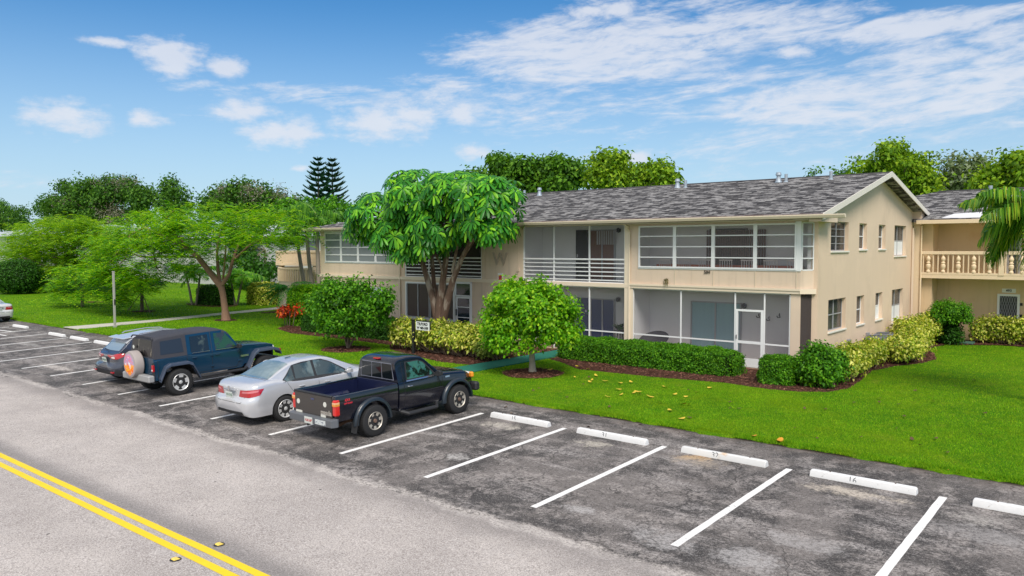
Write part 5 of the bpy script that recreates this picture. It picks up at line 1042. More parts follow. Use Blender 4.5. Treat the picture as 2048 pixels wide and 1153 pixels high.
    dx = nb_.m('SUBTRACT', X, x0-.02); dz = nb_.m('SUBTRACT', Z, z0); rr = nb_.m('SQRT', nb_.m('ADD', nb_.m('MULTIPLY', dx, dx), nb_.m('MULTIPLY', dz, dz)))
    face = nb_.m('MULTIPLY', nb_.m('SUBTRACT', 1.0, nb_.step(Y, -1.046, -1.040)), nb_.m('SUBTRACT', 1.0, nb_.step(rr, .35, .37)))
    fl = nb_.mix(nb_.step(n2, .45, .55), (.95, .14, .01), (1.0, .50, .03)); fl = nb_.mix(nb_.step(n_, .55, .60), fl, (.75, .72, .85)); up = nb_.mix(nb_.step(n2, .48, .53), (.72, .17, .24), (.42, .36, .58)); up = nb_.mix(nb_.step(n_, .56, .60), up, (.80, .72, .74))
    a_ = nb_.mix(nb_.step(nb_.m('ADD', dz, nb_.m('MULTIPLY', nb_.m('SUBTRACT', n_, .5), .3)), -.04, .04), fl, up); a_ = nb_.mix(nb_.step(nb_.m('ADD', rr, nb_.m('MULTIPLY', n_, .2)), .36, .44), a_, (.36, .32, .42))
    c = nb_.mix(face, (.34, .30, .285), a_); nb_.l(c, p.inputs['Base Color'])
    sw.build('spare_wheel_cover', m, t, smooth=35, label='grey spare wheel cover printed with orange and pink flames')
    b = MB(); b.box(-.25, .05, -.76, -.72, .85, 1.1); b.build('spare_carrier', BLKP, t); return t
offroader()

# ---------------------------------------------------------------- pickup truck
def pickup():
    t = thing('pickup_truck', 'black pickup truck with empty open bed, flared arches and red badge on the side', 'pickup truck', (-12.86, -4.70, -4.70*SLOPE+.003), R(-.3), None, rotx=math.atan(SLOPE))
    PT = paint('black navy paint', (.004, .005, .012), .0, .14); r, wb, hw, ra = .372, 2.83, .815, .47
    BEDB = mat('bed paint blue', (.008, .012, .045), .35, coat=.3); TG = mat('tailgate brown reflection', (.035, .030, .027), .30, coat=.5); FLR_ = mat('flare grey black', (.012, .020, .030), .38, coat=.3)  # tailgate: a brownish reflection is put into its paint colour
    yb0, yb1, zr, sill = -1.04, .80, 1.10, .52
    # bed side panels with the wheel arch cut out
    ys = sorted({*np.linspace(yb0, yb1, 18), *[ra*math.cos(a) for a in np.linspace(0, math.pi, 17)]})
    for s in (1, -1):
        b = MB(); nz = 10; V = []
        for y in ys:
            zb = max(sill, .37+math.sqrt(max(0, ra*ra-y*y))) if abs(y) < ra else sill; col = []
            for k in range(nz+1):
                z = zb+(zr-zb)*k/nz; u = (z-sill)/(zr-sill); x = hw*(1-.05*(1-u)**2.5-.03*max(0, (u-.7)/.3)**2)-.006*math.exp(-((z-.80)/.012)**2); col.append((s*x, y, z))
            col += [(s*(hw-.045), y, zr+.012), (s*(hw-.085), y, zr+.008), (s*(hw-.095), y, zr-.02), (s*(hw-.10), y, .66)]; V.append(col)
        m_ = len(V[0]); b.add([p for c in V for p in c], [(i*m_+k, (i+1)*m_+k, (i+1)*m_+k+1, i*m_+k+1) for i in range(len(ys)-1) for k in range(m_-1)]+[tuple(range(m_)), tuple((len(ys)-1)*m_+k for k in range(m_))]); b.build('bed_side', PT, t, smooth=40)
        # inner liner skin and wheel box
        c = MB(); c.box(s*(hw-.115), s*(hw-.102), yb0+.05, yb1-.03, .62, zr-.03); c.box(s*(hw-.30), s*(hw-.116), -.42, .42, .66, .86, .05)
        for y in (-.7, .62): c.box(s*(hw-.125), s*(hw-.116), y-.03, y+.03, .7, zr-.06, .004)
        c.build('bed_liner', BEDB, t)
    c = MB(); c.box(-hw+.11, hw-.11, yb0+.05, yb1, .60, .66)
    for i in range(13): x = -hw+.17+i*.108; c.box(x, x+.05, yb0+.06, yb1-.02, .66, .672)
    c.build('bed_floor', mat('bed floor', (.018,.017,.020), .5, var=.3, vscale=5), t); c = MB(); c.box(-hw+.05, hw-.05, yb1-.02, yb1+.02, .5, zr+.012, .006); c.build('bed_front', BEDB, t)
    c = MB(); c.box(-.52, .20, -.20, .05, .673, .80, .03); c.build('bed_toolbox', mat('grey case', (.22,.22,.23), .6), t)
    tg = MB(); tg.box(-.70, .70, -1.085, -1.03, .60, 1.09, .012); o = tg.build('tailgate', TG, t); q = MB(); q.box(-.715, .715, -1.10, -1.02, 1.085, 1.125, .016); q.build('tailgate_cap', BLKP, o)
    q = MB(); q.box(-.06, .06, -1.096, -1.084, .955, 1.0, .006); q.build('handle', mat('handle blue', (.06,.07,.15), .3), o)
    for x, z in ((-.56, .86), (.46, .90)): q = MB(); q.lathe([(.001, -1.089), (.060, -1.089), (.060, -1.085)], (x, 0, z), 1, 18); q.build('round_sticker', mat('sticker', (.68,.68,.62), .5, var=.2, vscale=30), o)
    lt = text_mb('mazda', .155, .008, .006); xf(lt, Matrix.Translation((.50, -1.090, .715))); lt.build('lettering', mat('letter silver', (.45,.42,.38), .35, .4), o)
    for x0, x1, z0, z1 in ((.30, .48, .605, .675), (-.66, -.42, .605, .655)): q = MB(); q.box(x0, x1, -1.091, -1.085, z0, z1); q.build('sticker', mat('sticker', (0,0,0)), o)
    # bumper
    c = MB(); c.loft([[(-.86,-1.05,.42),(-.86,-1.05,.60),(-.84,-1.0,.60),(-.84,-1.0,.42)],[(-.80,-1.19,.42),(-.80,-1.19,.59),(-.78,-1.02,.61),(-.78,-1.02,.42)],[(.80,-1.19,.42),(.80,-1.19,.59),(.78,-1.02,.61),(.78,-1.02,.42)],[(.86,-1.05,.42),(.86,-1.05,.60),(.84,-1.0,.60),(.84,-1.0,.42)]]); o = c.build('rear_bumper', mat('bumper grey', (.12,.13,.145), .42, var=.12), t, bevel=.012)
    q = MB(); q.box(.22, .60, -1.198, -1.191, .45, .56); q.build('bumper_sticker', mat('sticker pale', (.62,.66,.66), .5, col2=(.1,.12,.2), c2=(.55,.6), c2scale=22), o); plate(t, -.03, -1.205, .50, 0, ink=mat('plate red', (.45,.03,.03), .5))
    for s in (1, -1):
        c = MB(); c.box(s*.705, s*.825, -1.075, -.93, .66, 1.03, .025); o = c.build('tail_light', mat('truck lamp red', (.62,.012,.008), .14, coat=1), t)
        c = MB(); c.box(s*.712, s*.829, -1.079, -.95, .89, .93, .004); c.build('tail_light_amber', AMB, o); c = MB(); c.box(s*.712, s*.829, -1.079, -.95, .932, .975, .004); c.build('tail_light_clear', mat('lamp orange clear', (.78,.45,.22), .2, coat=1), o)
        for wy in (0, wb):                              # arch flares
            c = MB(); rs = []
            for a in np.linspace(R(-2), R(182), 26):
                y, z = wy+(ra+.0)*math.cos(a)*1.0, .37+ra*math.sin(a)*1.0; w2 = .085; y2, z2 = wy+(ra+.10)*math.cos(a), .37+(ra+.09)*math.sin(a)
                rs.append([(s*.80, y2, z2), (s*(.80+w2*.55), y2+.0*(y-y2), z2-.006), (s*(.80+w2), (y+y2)/2, (z+z2)/2), (s*(.80+w2), y, z), (s*.76, y, z)])
            c.loft(rs); c.build('wheel_arch_flare', FLR_, t, smooth=50)
        wheel(t, s*.775, 0, r, .255, 7, .56, 'split', ALUD, s, mat('rusty hub', (.16,.10,.075), .7)); wheel(t, s*.775, wb, r, .255, 7, .56, 'split', ALUD, s, mat('rusty hub', (0,0,0)))
        c = MB(); c.add([(s*.68,-.46,.62),(s*.90,-.47,.60),(s*.90,-.56,.18),(s*.70,-.55,.18),(s*.68,-.475,.62),(s*.90,-.485,.60),(s*.90,-.575,.18),(s*.70,-.565,.18)], [(0,1,2,3),(4,7,6,5),(0,4,5,1),(1,5,6,2),(2,6,7,3),(3,7,4,0)]); c.build('mud_flap', BLKP, t)
    # front clip and doors
    def f(y):
        zb = arch(y, (wb,), ra, .37, .42 if y < 2.3 else .46); zs = float(np.interp(y, [.84, 2.2, 2.7, 3.3, 3.62], [1.10, 1.08, 1.03, .96, .84])); zt = float(np.interp(y, [.84, 2.15, 2.45, 3.0, 3.4, 3.62], [1.12, 1.14, 1.165, 1.12, 1.04, .90])); w = hw+.005
        if y > 3.1: w *= 1-.16*((y-3.1)/.5)**2.2
        return ring(w, min(zb, zs-.05), zs, zt, y, .42, tb=.06, tt=.045, e=.42, ns=10)
    ys = sorted({*np.linspace(.84, 3.60, 34), *[wb+ra*math.cos(a) for a in np.linspace(0, math.pi, 17)], 3.61, 3.63}); ys = [y for y in ys if y <= 3.63]
    body = shell(ys, f, lambda p: (p[0], p[1]-(.12*(p[0]/.8)**2 if p[1] > 3.2 else 0), p[2])); body.build('body', [PT, UND], t, smooth=45)
    def gf(y):
        h = float(np.interp(y, [.84, .90, .98, 1.3, 1.6, 1.72, 1.85, 2.32], [1.60, 1.665, 1.70, 1.725, 1.70, 1.665, 1.58, 1.12])); zb = 1.06; k = (h-zb)/.66; ze = zb+(h-zb)*.86; xe = .785-.155*(ze-zb)/.57
        e = [(.785+(xe-.785)*q/6, zb+(ze-zb)*q/6) for q in range(7)]
        for q in range(1, 9): a = math.pi/2*q/8; e.append((xe*math.cos(a)**.42 if q < 8 else 0, ze+(h-ze)*math.sin(a)**.75))
        return [(x, y, z) for x, z in e]+[(-x, y, z) for x, z in reversed(e[:-1])]
    cab = shell([.84,.86,.90,.94,.98,1.1,1.25,1.4,1.55,1.65,1.72,1.8,1.85,1.95,2.05,2.15,2.25,2.32], gf); cab.build('cab', PT, t, smooth=45); T = bvh(body, cab)
    FR = mat('window rubber grey', (.20,.21,.26), .4)
    patch(T, [(-.63,1.16),(.63,1.16)], [(-.55,1.57),(.55,1.57)], 'y-', .006, 14, 8).build('rear_window_seal', FR, t, smooth=True)
    for x0, x1 in ((-.60,-.21),(-.185,.185),(.21,.60)): k = lambda x: x*.91; patch(T, [(x0,1.185),(x1,1.185)], [(k(x0),1.55),(k(x1),1.55)], 'y-', .014, 6, 6).build('rear_window', CGL, t, smooth=True)
    c = MB(); c.box(-.10, .10, .80, .90, 1.635, 1.675, .012); c.build('brake_light', REDL, t)
    for sd_, s in (('x+', 1), ('x-', -1)):
        patch(T, [(1.10,1.125),(2.10,1.125)], [(1.16,1.575),(1.60,1.575),(1.78,1.50),(2.10,1.17)], sd_, .004).build('window_frame', BLKP, t, smooth=True)
        patch(T, [(1.14,1.155),(2.03,1.155)], [(1.20,1.55),(1.60,1.55),(1.74,1.49),(2.02,1.19)], sd_, .010).build('side_window', mat('side glass teal reflection', (.04,.15,.13), .04, spec=1.0, coat=1, col2=(.006,.012,.012), c2=(.46,.54), c2scale=3.5), t, smooth=True)  # side glass: teal reflection patches are painted over the dark tone
        c = MB(); seam(T, [(1.10,1.115),(2.06,1.115)], sd_, .03, .012, c); c.build('window_sill_trim', CHR, t, smooth=True)
        c = MB(); [seam(T, q, sd_, .012, mb=c) for q in ([(1.04,1.58),(1.02,1.1),(1.02,.50),(1.10,.47),(2.20,.47),(2.24,.9),(2.16,1.08)], [(2.30,.50),(2.32,1.05)])]; c.build('door_gap', SEAM, t)
        c = MB(); seam(T, [(1.04,.80),(2.3,.80)], sd_, .02, .010, c); c.build('side_moulding', BLKP, t)
        handle(t, s*.80, 1.20, .99, CHR, .14); mirror(t, .80, 2.08, 1.16, BLKP, s)
        c = MB(); c.tube([(s*.72,.93,.40),(s*.88,1.05,.34),(s*.90,2.0,.34),(s*.74,2.12,.40)], .05, 8); c.build('running_board', BLKP, t, smooth=True)
        patch(T, [(2.42,1.0),(2.58,1.0)], [(2.42,1.04),(2.58,1.04)], sd_, .012, 4, 2).build('side_badge', CHR, t)
        c = MB(); c.box(s*.66, s*.80, 3.42, 3.52, .84, .99, .03); c.build('turn_signal', AMB, t)
        c = MB(); c.box(s*.30, s*.67, 3.50, 3.58, .84, .97, .03); c.build('headlight', WHL, t)
    l = text_mb('4X4', .085, .003, .003); f_ = Matrix.Translation((hw-.003, -.72, .985)) @ Matrix.Rotation(R(90), 4, 'Z'); xf(l, f_); l.build('decal', mat('decal red', (.6,.03,.05), .4), t)
    l = text_mb('OFF ROAD', .05, .003, .002); xf(l, Matrix.Translation((hw-.001, -.70, .91)) @ Matrix.Rotation(R(90), 4, 'Z')); l.build('decal', mat('decal red', (0,0,0)), t)
    patch(T, [(-.68,2.20),(0,2.28),(.68,2.20)], [(-.56,1.82),(0,1.76),(.56,1.82)], 'z+', .008, 14, 8).build('windscreen', CGL, t, smooth=True)
    c = MB(); c.box(-.86, .86, 3.50, 3.68, .48, .70, .04); c.build('front_bumper', BLKP, t); c = MB(); c.box(-.28, .28, 3.56, 3.62, .82, .98, .02); c.build('grille', BLKP, t)
    c = MB(); c.tube([(-.45, 0, .37), (.45, 0, .37)], .06, 8); c.lathe([(.02, -.14), (.15, -.08), (.15, .08), (.02, .14)], (0, 0, .37), 0, 14); c.box(-.42, -.34, yb0, 3.2, .42, .54); c.box(.34, .42, yb0, 3.2, .42, .54); c.build('axle_and_frame', UND, t)
    c = MB(); c.tube([(.42, .5, .42), (.45, -.5, .40), (.50, -.82, .36)], .045, 8); c.build('exhaust_pipe', mat('rust', (0,0,0)), t); c = MB(); c.tube([(-.05, -1.1, .42), (-.05, -1.22, .40)], .03, 6); c.build('tow_hitch', BLKP, t)
    return t
pickup()
# ================================================================== plants
def nrm(a): return a/np.maximum(np.linalg.norm(a, axis=-1, keepdims=True), 1e-9)
def leafquads(p, n, L, w, droop=.25, fold=0.0):
    k = len(p); r = RNG.normal(size=(k, 3)); ax = nrm(np.cross(n, r)); sd = nrm(np.cross(n, ax)); L = L*RNG.uniform(.65, 1.25, (k, 1)); w = w*RNG.uniform(.7, 1.2, (k, 1))
    tip = p+ax*L; tip[:, 2] -= (L*droop)[:, 0]; mid = p+ax*L*.45+n*L*.08
    return np.stack([p, mid+sd*w, tip, mid-sd*w], 1)
def clumps(blobs, K, rc, nl, L, w, up=.45, flat=1.0, core=.55, droop=.3, zmin=-.5):
    out = []
    vol = np.array([b[1][0]*b[1][1]+b[1][1]*b[1][2]+b[1][0]*b[1][2] for b in blobs]); ks = np.maximum(3, (K*vol/vol.sum()).astype(int)); cc = []
    for (c, rr), k in zip(blobs, ks):
        c, rr = np.array(c, float), np.array(rr, float); d = nrm(RNG.normal(size=(k*3, 3))); d = d[d[:, 2] > zmin][:k]; f = RNG.uniform(core, 1.0, (len(d), 1)); ctr = c+d*rr*f; cc.append(ctr)
        m = len(ctr); q = np.clip(RNG.normal(size=(m, nl, 3)), -1.6, 1.6)*rc*RNG.uniform(.6, 1.3, (m, 1, 1))*np.array([1, 1, flat]); p = (ctr[:, None]+q).reshape(-1, 3)
        o = nrm(np.repeat(d, nl, 0)*.5+nrm(q.reshape(-1, 3))*.5); n = nrm(o*.6+np.array([0, 0, up])+RNG.normal(size=p.shape)*.45); out.append(leafquads(p, n, L, w, droop))
    return np.concatenate(out), np.concatenate(cc)
def leafobj(name, Q, m, parent, **k): n = len(Q); return npmesh(name, Q, np.arange(4*n).reshape(n, 4), m, parent, **k)
BARK = mat('bark grey', (.17, .13, .10), .95, var=.35, vscale=6, bump=1, bscale=18, stretch=(1, 1, .3)); BARKB = mat('bark brown', (.16, .10, .07), .95, var=.55, vscale=7, bump=1, bscale=16, stretch=(1, 1, .25), col2=(.36, .29, .23), c2=(.47, .60), c2scale=4); TWIG = mat('twig', (.24, .17, .12), .9, var=.3)  # brown bark: pale lit streaks are put into its colour
def curve(a, b, n=6, sag=0.0, j=.05):
    a, b = np.array(a, float), np.array(b, float); L = np.linalg.norm(b-a); P_ = []
    for i in range(n+1):
        t = i/n; p = a+(b-a)*t; p[2] += sag*L*math.sin(math.pi*t)
        if 0 < i < n: p += RNG.normal(0, j*L/n, 3)
        P_.append(p)
    return P_
def limbs(mb, root, targets, r0, sag=.08, seg=5, n=5):
    for tg in targets: L = np.linalg.norm(np.array(tg)-np.array(root)); mb.tube(curve(root, tg, n, sag, .12), list(np.linspace(r0, r0*.25, n+1)), seg)
def pb(u, v, ru, rv, y, ry=None):                     # blob from photo size at depth y
    c = A(u, v, 1, y); d = np.linalg.norm(c-np.array(CAM)); k = d/FPX; rx = ru*k*1.0; return (tuple(c), (rx*1.05, ry if ry else rx, rv*k))
G1 = leafmat('leaf green', [(.020,.075,.006),(.045,.16,.008),(.075,.23,.010),(.15,.34,.015)]); G2 = leafmat('leaf bright', [(.035,.13,.004),(.09,.27,.006),(.16,.38,.010),(.30,.46,.02)], .4)
G3 = leafmat('leaf dark', [(.012,.045,.006),(.025,.09,.008),(.05,.15,.012)]); GV = leafmat('leaf variegated', [(.05,.13,.006),(.20,.29,.01),(.42,.44,.05),(.54,.52,.14),(.09,.18,.008)], .45, .25)
GP = leafmat('leaf feathery', [(.030,.13,.004),(.08,.25,.005),(.17,.36,.006),(.30,.42,.01)], .55, .4); GF = leafmat('leaf far', [(.025,.075,.010),(.06,.16,.012),(.13,.27,.02)], .6, .3); GFY = leafmat('leaf far yellow', [(.045,.11,.008),(.13,.25,.010),(.26,.37,.02)], .6, .3)
GB = leafmat('leaf grey brown', [(.12,.10,.085),(.22,.19,.17),(.09,.12,.04),(.32,.29,.27)], .8, .2); GS = leafmat('leaf glossy umbrella', [(.014,.09,.012),(.028,.16,.016),(.07,.27,.016),(.20,.44,.02)], .32, .25)
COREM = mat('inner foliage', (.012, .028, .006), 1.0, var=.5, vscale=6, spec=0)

def loose(name, label, x0, x1, y0, y1, z1, m=None, L=.10, w=.042, K=70, nl=26, z0=.35, group=None, cat='bush', stems=10, rc=.13):
    t = thing(name, label, cat, ((x0+x1)/2, (y0+y1)/2, LZ), 0, group); Lx, Ly = x1-x0, y1-y0; n = max(1, int(round(max(Lx, Ly)/.62))); bl = []
    for i in range(n):
        f = (i+.5)/n; cx_, cy_ = (x0+Lx*f, (y0+y1)/2) if Lx >= Ly else ((x0+x1)/2, y0+Ly*f); h = z1*random.uniform(.88, 1.06)
        bl.append(((cx_+random.uniform(-.06, .06), cy_+random.uniform(-.1, .1), (z0+h)/2), (max(.36, min(Lx, Ly)*.52 if Ly > Lx else Lx/n*.75), max(.36, min(Lx, Ly)*.52 if Lx >= Ly else Ly/n*.75), (h-z0)/2+.05)))
    Q, cc = clumps(bl, K*n, rc, nl, L, w, core=.45, zmin=-.9, droop=.35); leafobj('foliage', Q, m or GV, t); s_ = MB()
    for i in range(stems*n):
        c = cc[random.randrange(len(cc))]; a = np.array([c[0]*.5+(x0+Lx*random.random())*.5, c[1]*.35+(y0+Ly*.5)*.65, LZ]); s_.tube(curve(a, c, 4, 0, .10), [.016, .014, .012, .010, .007], 4)
    s_.build('stem', TWIG, t, world=True); return t
GFD = leafmat('leaf far dark', [(.016,.055,.008),(.04,.12,.012),(.10,.21,.02)], .6, .3)
def hedge(name, label, boxes, m, L=.06, w=.026, dens=900, cat='hedge', puff=.05, group=None, stems=False, core=True, up=.3):
    c0 = boxes[0]; t = thing(name, label, cat, ((c0[0]+c0[1])/2, (c0[2]+c0[3])/2, LZ), 0, group); Q = []; cm = MB()
    for (x0, x1, y0, y1, z1) in boxes:
        lx, ly, lz = x1-x0, y1-y0, z1-LZ; z0 = LZ+.03; faces = [(lx*ly, 'top'), (lx*lz, 'f'), (lx*lz, 'b'), (ly*lz, 'l'), (ly*lz, 'r')]
        for a, f in faces:
            k = int(a*dens); u_, v_ = RNG.uniform(0, 1, k), RNG.uniform(0, 1, k); dpt = RNG.uniform(-.08, puff, k)
            dpt += .05*np.sin(u_*lx*5+v_*3)*np.sin(v_*4+u_*ly*4)
            if f == 'top': p = np.stack([x0+lx*u_, y0+ly*v_, z1+dpt], 1); n = [0, 0, 1]
            elif f == 'f': p = np.stack([x0+lx*u_, y0-dpt, z0+lz*v_], 1); n = [0, -1, 0]
            elif f == 'b': p = np.stack([x0+lx*u_, y1+dpt, z0+lz*v_], 1); n = [0, 1, 0]
            elif f == 'l': p = np.stack([x0-dpt, y0+ly*u_, z0+lz*v_], 1); n = [-1, 0, 0]
            else: p = np.stack([x1+dpt, y0+ly*u_, z0+lz*v_], 1); n = [1, 0, 0]
            # soften corners
            c = np.array([(x0+x1)/2, (y0+y1)/2, z0]); q = (p-c)/np.array([lx/2, ly/2, lz]); ex = np.maximum(0, np.sort(np.abs(q), 1)[:, 1]-.72); p = c+(p-c)*(1-ex*.35)[:, None]
            nn = nrm(np.array(n)*.7+np.array([0, 0, up])+RNG.normal(size=p.shape)*.5); Q.append(leafquads(p, nn, L, w))
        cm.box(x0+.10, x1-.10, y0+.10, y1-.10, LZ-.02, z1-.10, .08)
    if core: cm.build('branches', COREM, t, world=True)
    leafobj('foliage', np.concatenate(Q), m, t)
    if stems:
        s = MB()
        for (x0, x1, y0, y1, z1) in boxes:
            for k in range(int((x1-x0)*9)):
                x = random.uniform(x0, x1); y = y0+random.uniform(-.03, .2); s.tube(curve((x, y+.25, LZ), (x+random.uniform(-.25, .25), y, z1*random.uniform(.5, .85)), 3, 0, .1), .011, 4)
        s.build('stem', TWIG, t, world=True)
    return t
hedge('clipped_hedge', 'long clipped bright green hedge in front of the ground floor screened porches', [(-15.6,-8.55,7.15,8.45,.84)], G1, .055, .026, 2100)
hedge('small_hedge', 'small square clipped bush just right of the white screen door', [(-7.45,-6.5,6.75,7.6,.86)], G1, .055, .026, 2300)
loose('leafy_bush', 'taller loose green bush at the right bay corner beside the square bush', -6.5,-5.2,6.95,8.4,1.28, m=G1, L=.085, w=.038, K=230, z0=.15, rc=.11, stems=12)
loose('variegated_shrub', 'yellow green shrub nearest the corner along the gable wall', -6.0,-5.15,8.3,9.9,.98, group='yellow green shrubs along the gable wall')
loose('variegated_shrub', 'yellow green shrub in front of the air conditioners', -6.15,-5.4,10.0,13.3,.86, group='yellow green shrubs along the gable wall')
loose('variegated_shrub', 'large yellow green shrub bulging onto the lawn right of the air conditioners', -5.75,-4.6,13.5,16.5,.92, K=95, group='yellow green shrubs along the gable wall')
loose('variegated_shrub', 'yellow green shrub against the far end of the gable wall', -6.45,-5.2,17.4,20.9,1.25, K=95, group='yellow green shrubs along the gable wall')
loose('variegated_hedge', 'long yellow green hedge in front of the wing door', -4.2,3,22.3,23.1,1.15, cat='hedge', z0=.25, K=80)
hedge('variegated_shrub', 'dull green shrub behind the ball topped bush by the wing corner', [(-6.1,-5.0,21.6,23.0,1.25)], leafmat('leaf dull', [(.04,.09,.01),(.14,.20,.03),(.25,.28,.06)]), .08, .034, 900, cat='bush', puff=.12)
loose('variegated_hedge', 'yellow green leggy hedge around the black name sign', -22.4,-17.5,4.7,6.2,1.22, L=.115, w=.048, K=78, z0=.42, cat='hedge', stems=22)
loose('variegated_shrub', 'low yellow green shrub between the sign hedge and the round tree', -17.35,-16.95,4.8,6.2,.8, m=leafmat('leaf dull', ()))
hedge('dark_hedge', 'dark green clipped hedge under the left bay windows', [(-31.5,-23.6,6.7,8.0,.92)], G3, .075, .034, 1100)
hedge('light_bush', 'light green rounded bush left of the big multi stemmed shrub', [(-34.6,-33.0,8.2,9.8,2.05)], G2, .09, .04, 700, cat='bush', puff=.2)
hedge('far_hedge', 'yellow green bush beside the foot of the curved stair tower', [(-50.3,-48.2,15.3,17,1.5)], GV, .12, .05, 420, cat='bush', puff=.2)
hedge('far_hedge', 'low dark bush between the slim palms on the far lawn', [(-53.4,-50.4,13.0,14.2,1.3)], G3, .12, .05, 420, cat='bush', puff=.25)
def ball(name, label, c, r, m, cat='bush', L=.1, w=.045, n=5000, sq=(1,1,1)):
    t = thing(name, label, cat, (c[0], c[1], LZ)); d = nrm(RNG.normal(size=(n, 3))); p = np.array(c)+d*np.array(r)*RNG.uniform(.88, 1.04, (n, 1)); leafobj('foliage', leafquads(p, nrm(d+RNG.normal(size=d.shape)*.5), L, w), m, t)
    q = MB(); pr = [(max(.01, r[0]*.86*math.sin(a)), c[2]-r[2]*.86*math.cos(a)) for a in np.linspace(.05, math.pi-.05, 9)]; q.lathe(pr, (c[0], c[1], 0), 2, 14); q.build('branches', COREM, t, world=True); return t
ball('clipped_ball_bush', 'dark green clipped ball bush at the far left edge of the lawn', (-79.5, 9.5, 1.6), (2.3, 2.2, 1.65), G3, L=.16, w=.07, n=5000)

def tree(name, label, base, trunkpts, radii, blobs, lm, K, rc, nl, L, w, bark=BARK, cat='tree', group=None, nb_=10, **k):
    t = thing(name, label, cat, base, 0, group); q = MB(); q.tube(trunkpts, radii, 10); Q, cc = clumps(blobs, K, rc, nl, L, w, **k); idx = RNG.choice(len(cc), min(nb_, len(cc)), False)
    q.build('trunk', bark, t, world=True, smooth=True)
    if nb_: b = MB(); limbs(b, trunkpts[-1], [cc[i] for i in idx], radii[-1]*.55); b.build('limb', bark, t, world=True, smooth=True)
    leafobj('crown', Q, lm, t); return t
# round tree in front of the porches
x, y = -14.22, 4.05
tree('round_tree', 'small round crowned tree with dense bright green leaves beside the green path', (x, y, LZ), [(x, y, .03), (x-.03, y+.02, .35), (x-.06, y+.03, .75), (x-.05, y, 1.15)], [.15, .105, .095, .10],
    [((x-.15,y,1.95),(1.75,1.7,1.05)), ((x-1.2,y+.2,1.75),(.95,1.1,.85)), ((x+1.05,y,1.7),(.75,1.0,.85)), ((x-.1,y-.2,2.55),(1.3,1.3,.6)), ((x-.3,y-.8,1.35),(1.2,.8,.65)), ((x+1.3,y-.1,2.35),(.5,.5,.35)), ((x-.9,y,2.75),(.5,.5,.35)), ((x+.3,y,2.95),(.25,.25,.3)), ((x-1.75,y-.1,1.55),(.4,.4,.4)), ((x+1.6,y-.2,1.35),(.4,.4,.35)), ((x+.75,y-.3,2.85),(.35,.35,.25)), ((x-.5,y-.4,3.0),(.3,.3,.2))], G2, 440, .14, 44, .115, .05, core=.50, bark=mat('bark pale', (.36,.31,.25), .95, var=.3, vscale=8, bump=.8, bscale=20), nb_=14, zmin=-.75)
# multi stemmed shrub tree
x, y = -24.05, 4.0
t = tree('multi_stem_shrub', 'wide multi stemmed green shrub tree on its own mulch ring behind the silver sedan', (x, y, LZ), [(x, y, .03), (x+.05, y, .4), (x-.05, y, .9)], [.09, .07, .05],
    [((x-.1,y,1.75),(1.5,1.3,.85)), ((x-1.7,y+.2,1.85),(1.0,1.0,.7)), ((x+1.5,y,1.75),(.95,.9,.75)), ((x+.2,y,2.4),(.9,.9,.5)), ((x-.9,y,2.35),(.8,.8,.5)), ((x+2.1,y,2.2),(.5,.5,.5)), ((x,y-.3,1.1),(1.1,.9,.5)), ((x+2.5,y,2.35),(.3,.3,.4)), ((x-1.2,y,2.75),(.3,.3,.4)), ((x+.9,y,2.8),(.35,.3,.35))], G1, 400, .15, 34, .135, .055, core=.45, nb_=18, zmin=-.8)
q = MB()
for a, b in ((.3, .6), (-.35, .5), (.55, .9), (-.1, .8)): q.tube(curve((x, y, .04), (x+a*1.6, y+random.uniform(-.3, .3), 1.2+b*.3), 4, 0, .08), [.05, .04, .035, .03, .02], 6)
q.build('stem', BARK, t, world=True)
# topiary
x, y = -5.05, 21.2; c = A(1900, 632, 1, y); t = thing('topiary_bush', 'ball topped clipped bush with dark lower skirt in front of the tan wing wall', 'bush', (c[0], y, LZ))
Q1, _ = clumps([((c[0],y,c[2]+.05),(.84,.78,.56))], 170, .10, 40, .075, .035, core=.72); Q2, _ = clumps([((c[0]+.05,y,c[2]-.85),(.42,.42,.6))], 90, .12, 36, .075, .035); leafobj('crown', Q1, G1, t); leafobj('skirt', Q2, G3, t)
q = MB(); q.tube([(c[0], y, 0), (c[0], y, c[2])], .06, 6); q.build('trunk', BARK, t, world=True); q = MB(); q.lathe([(max(.01, .66*math.sin(a)), c[2]+.05-.44*math.cos(a)) for a in np.linspace(.05, 3.09, 8)], (c[0], y, 0), 2, 12); q.build('branches', COREM, t, world=True)
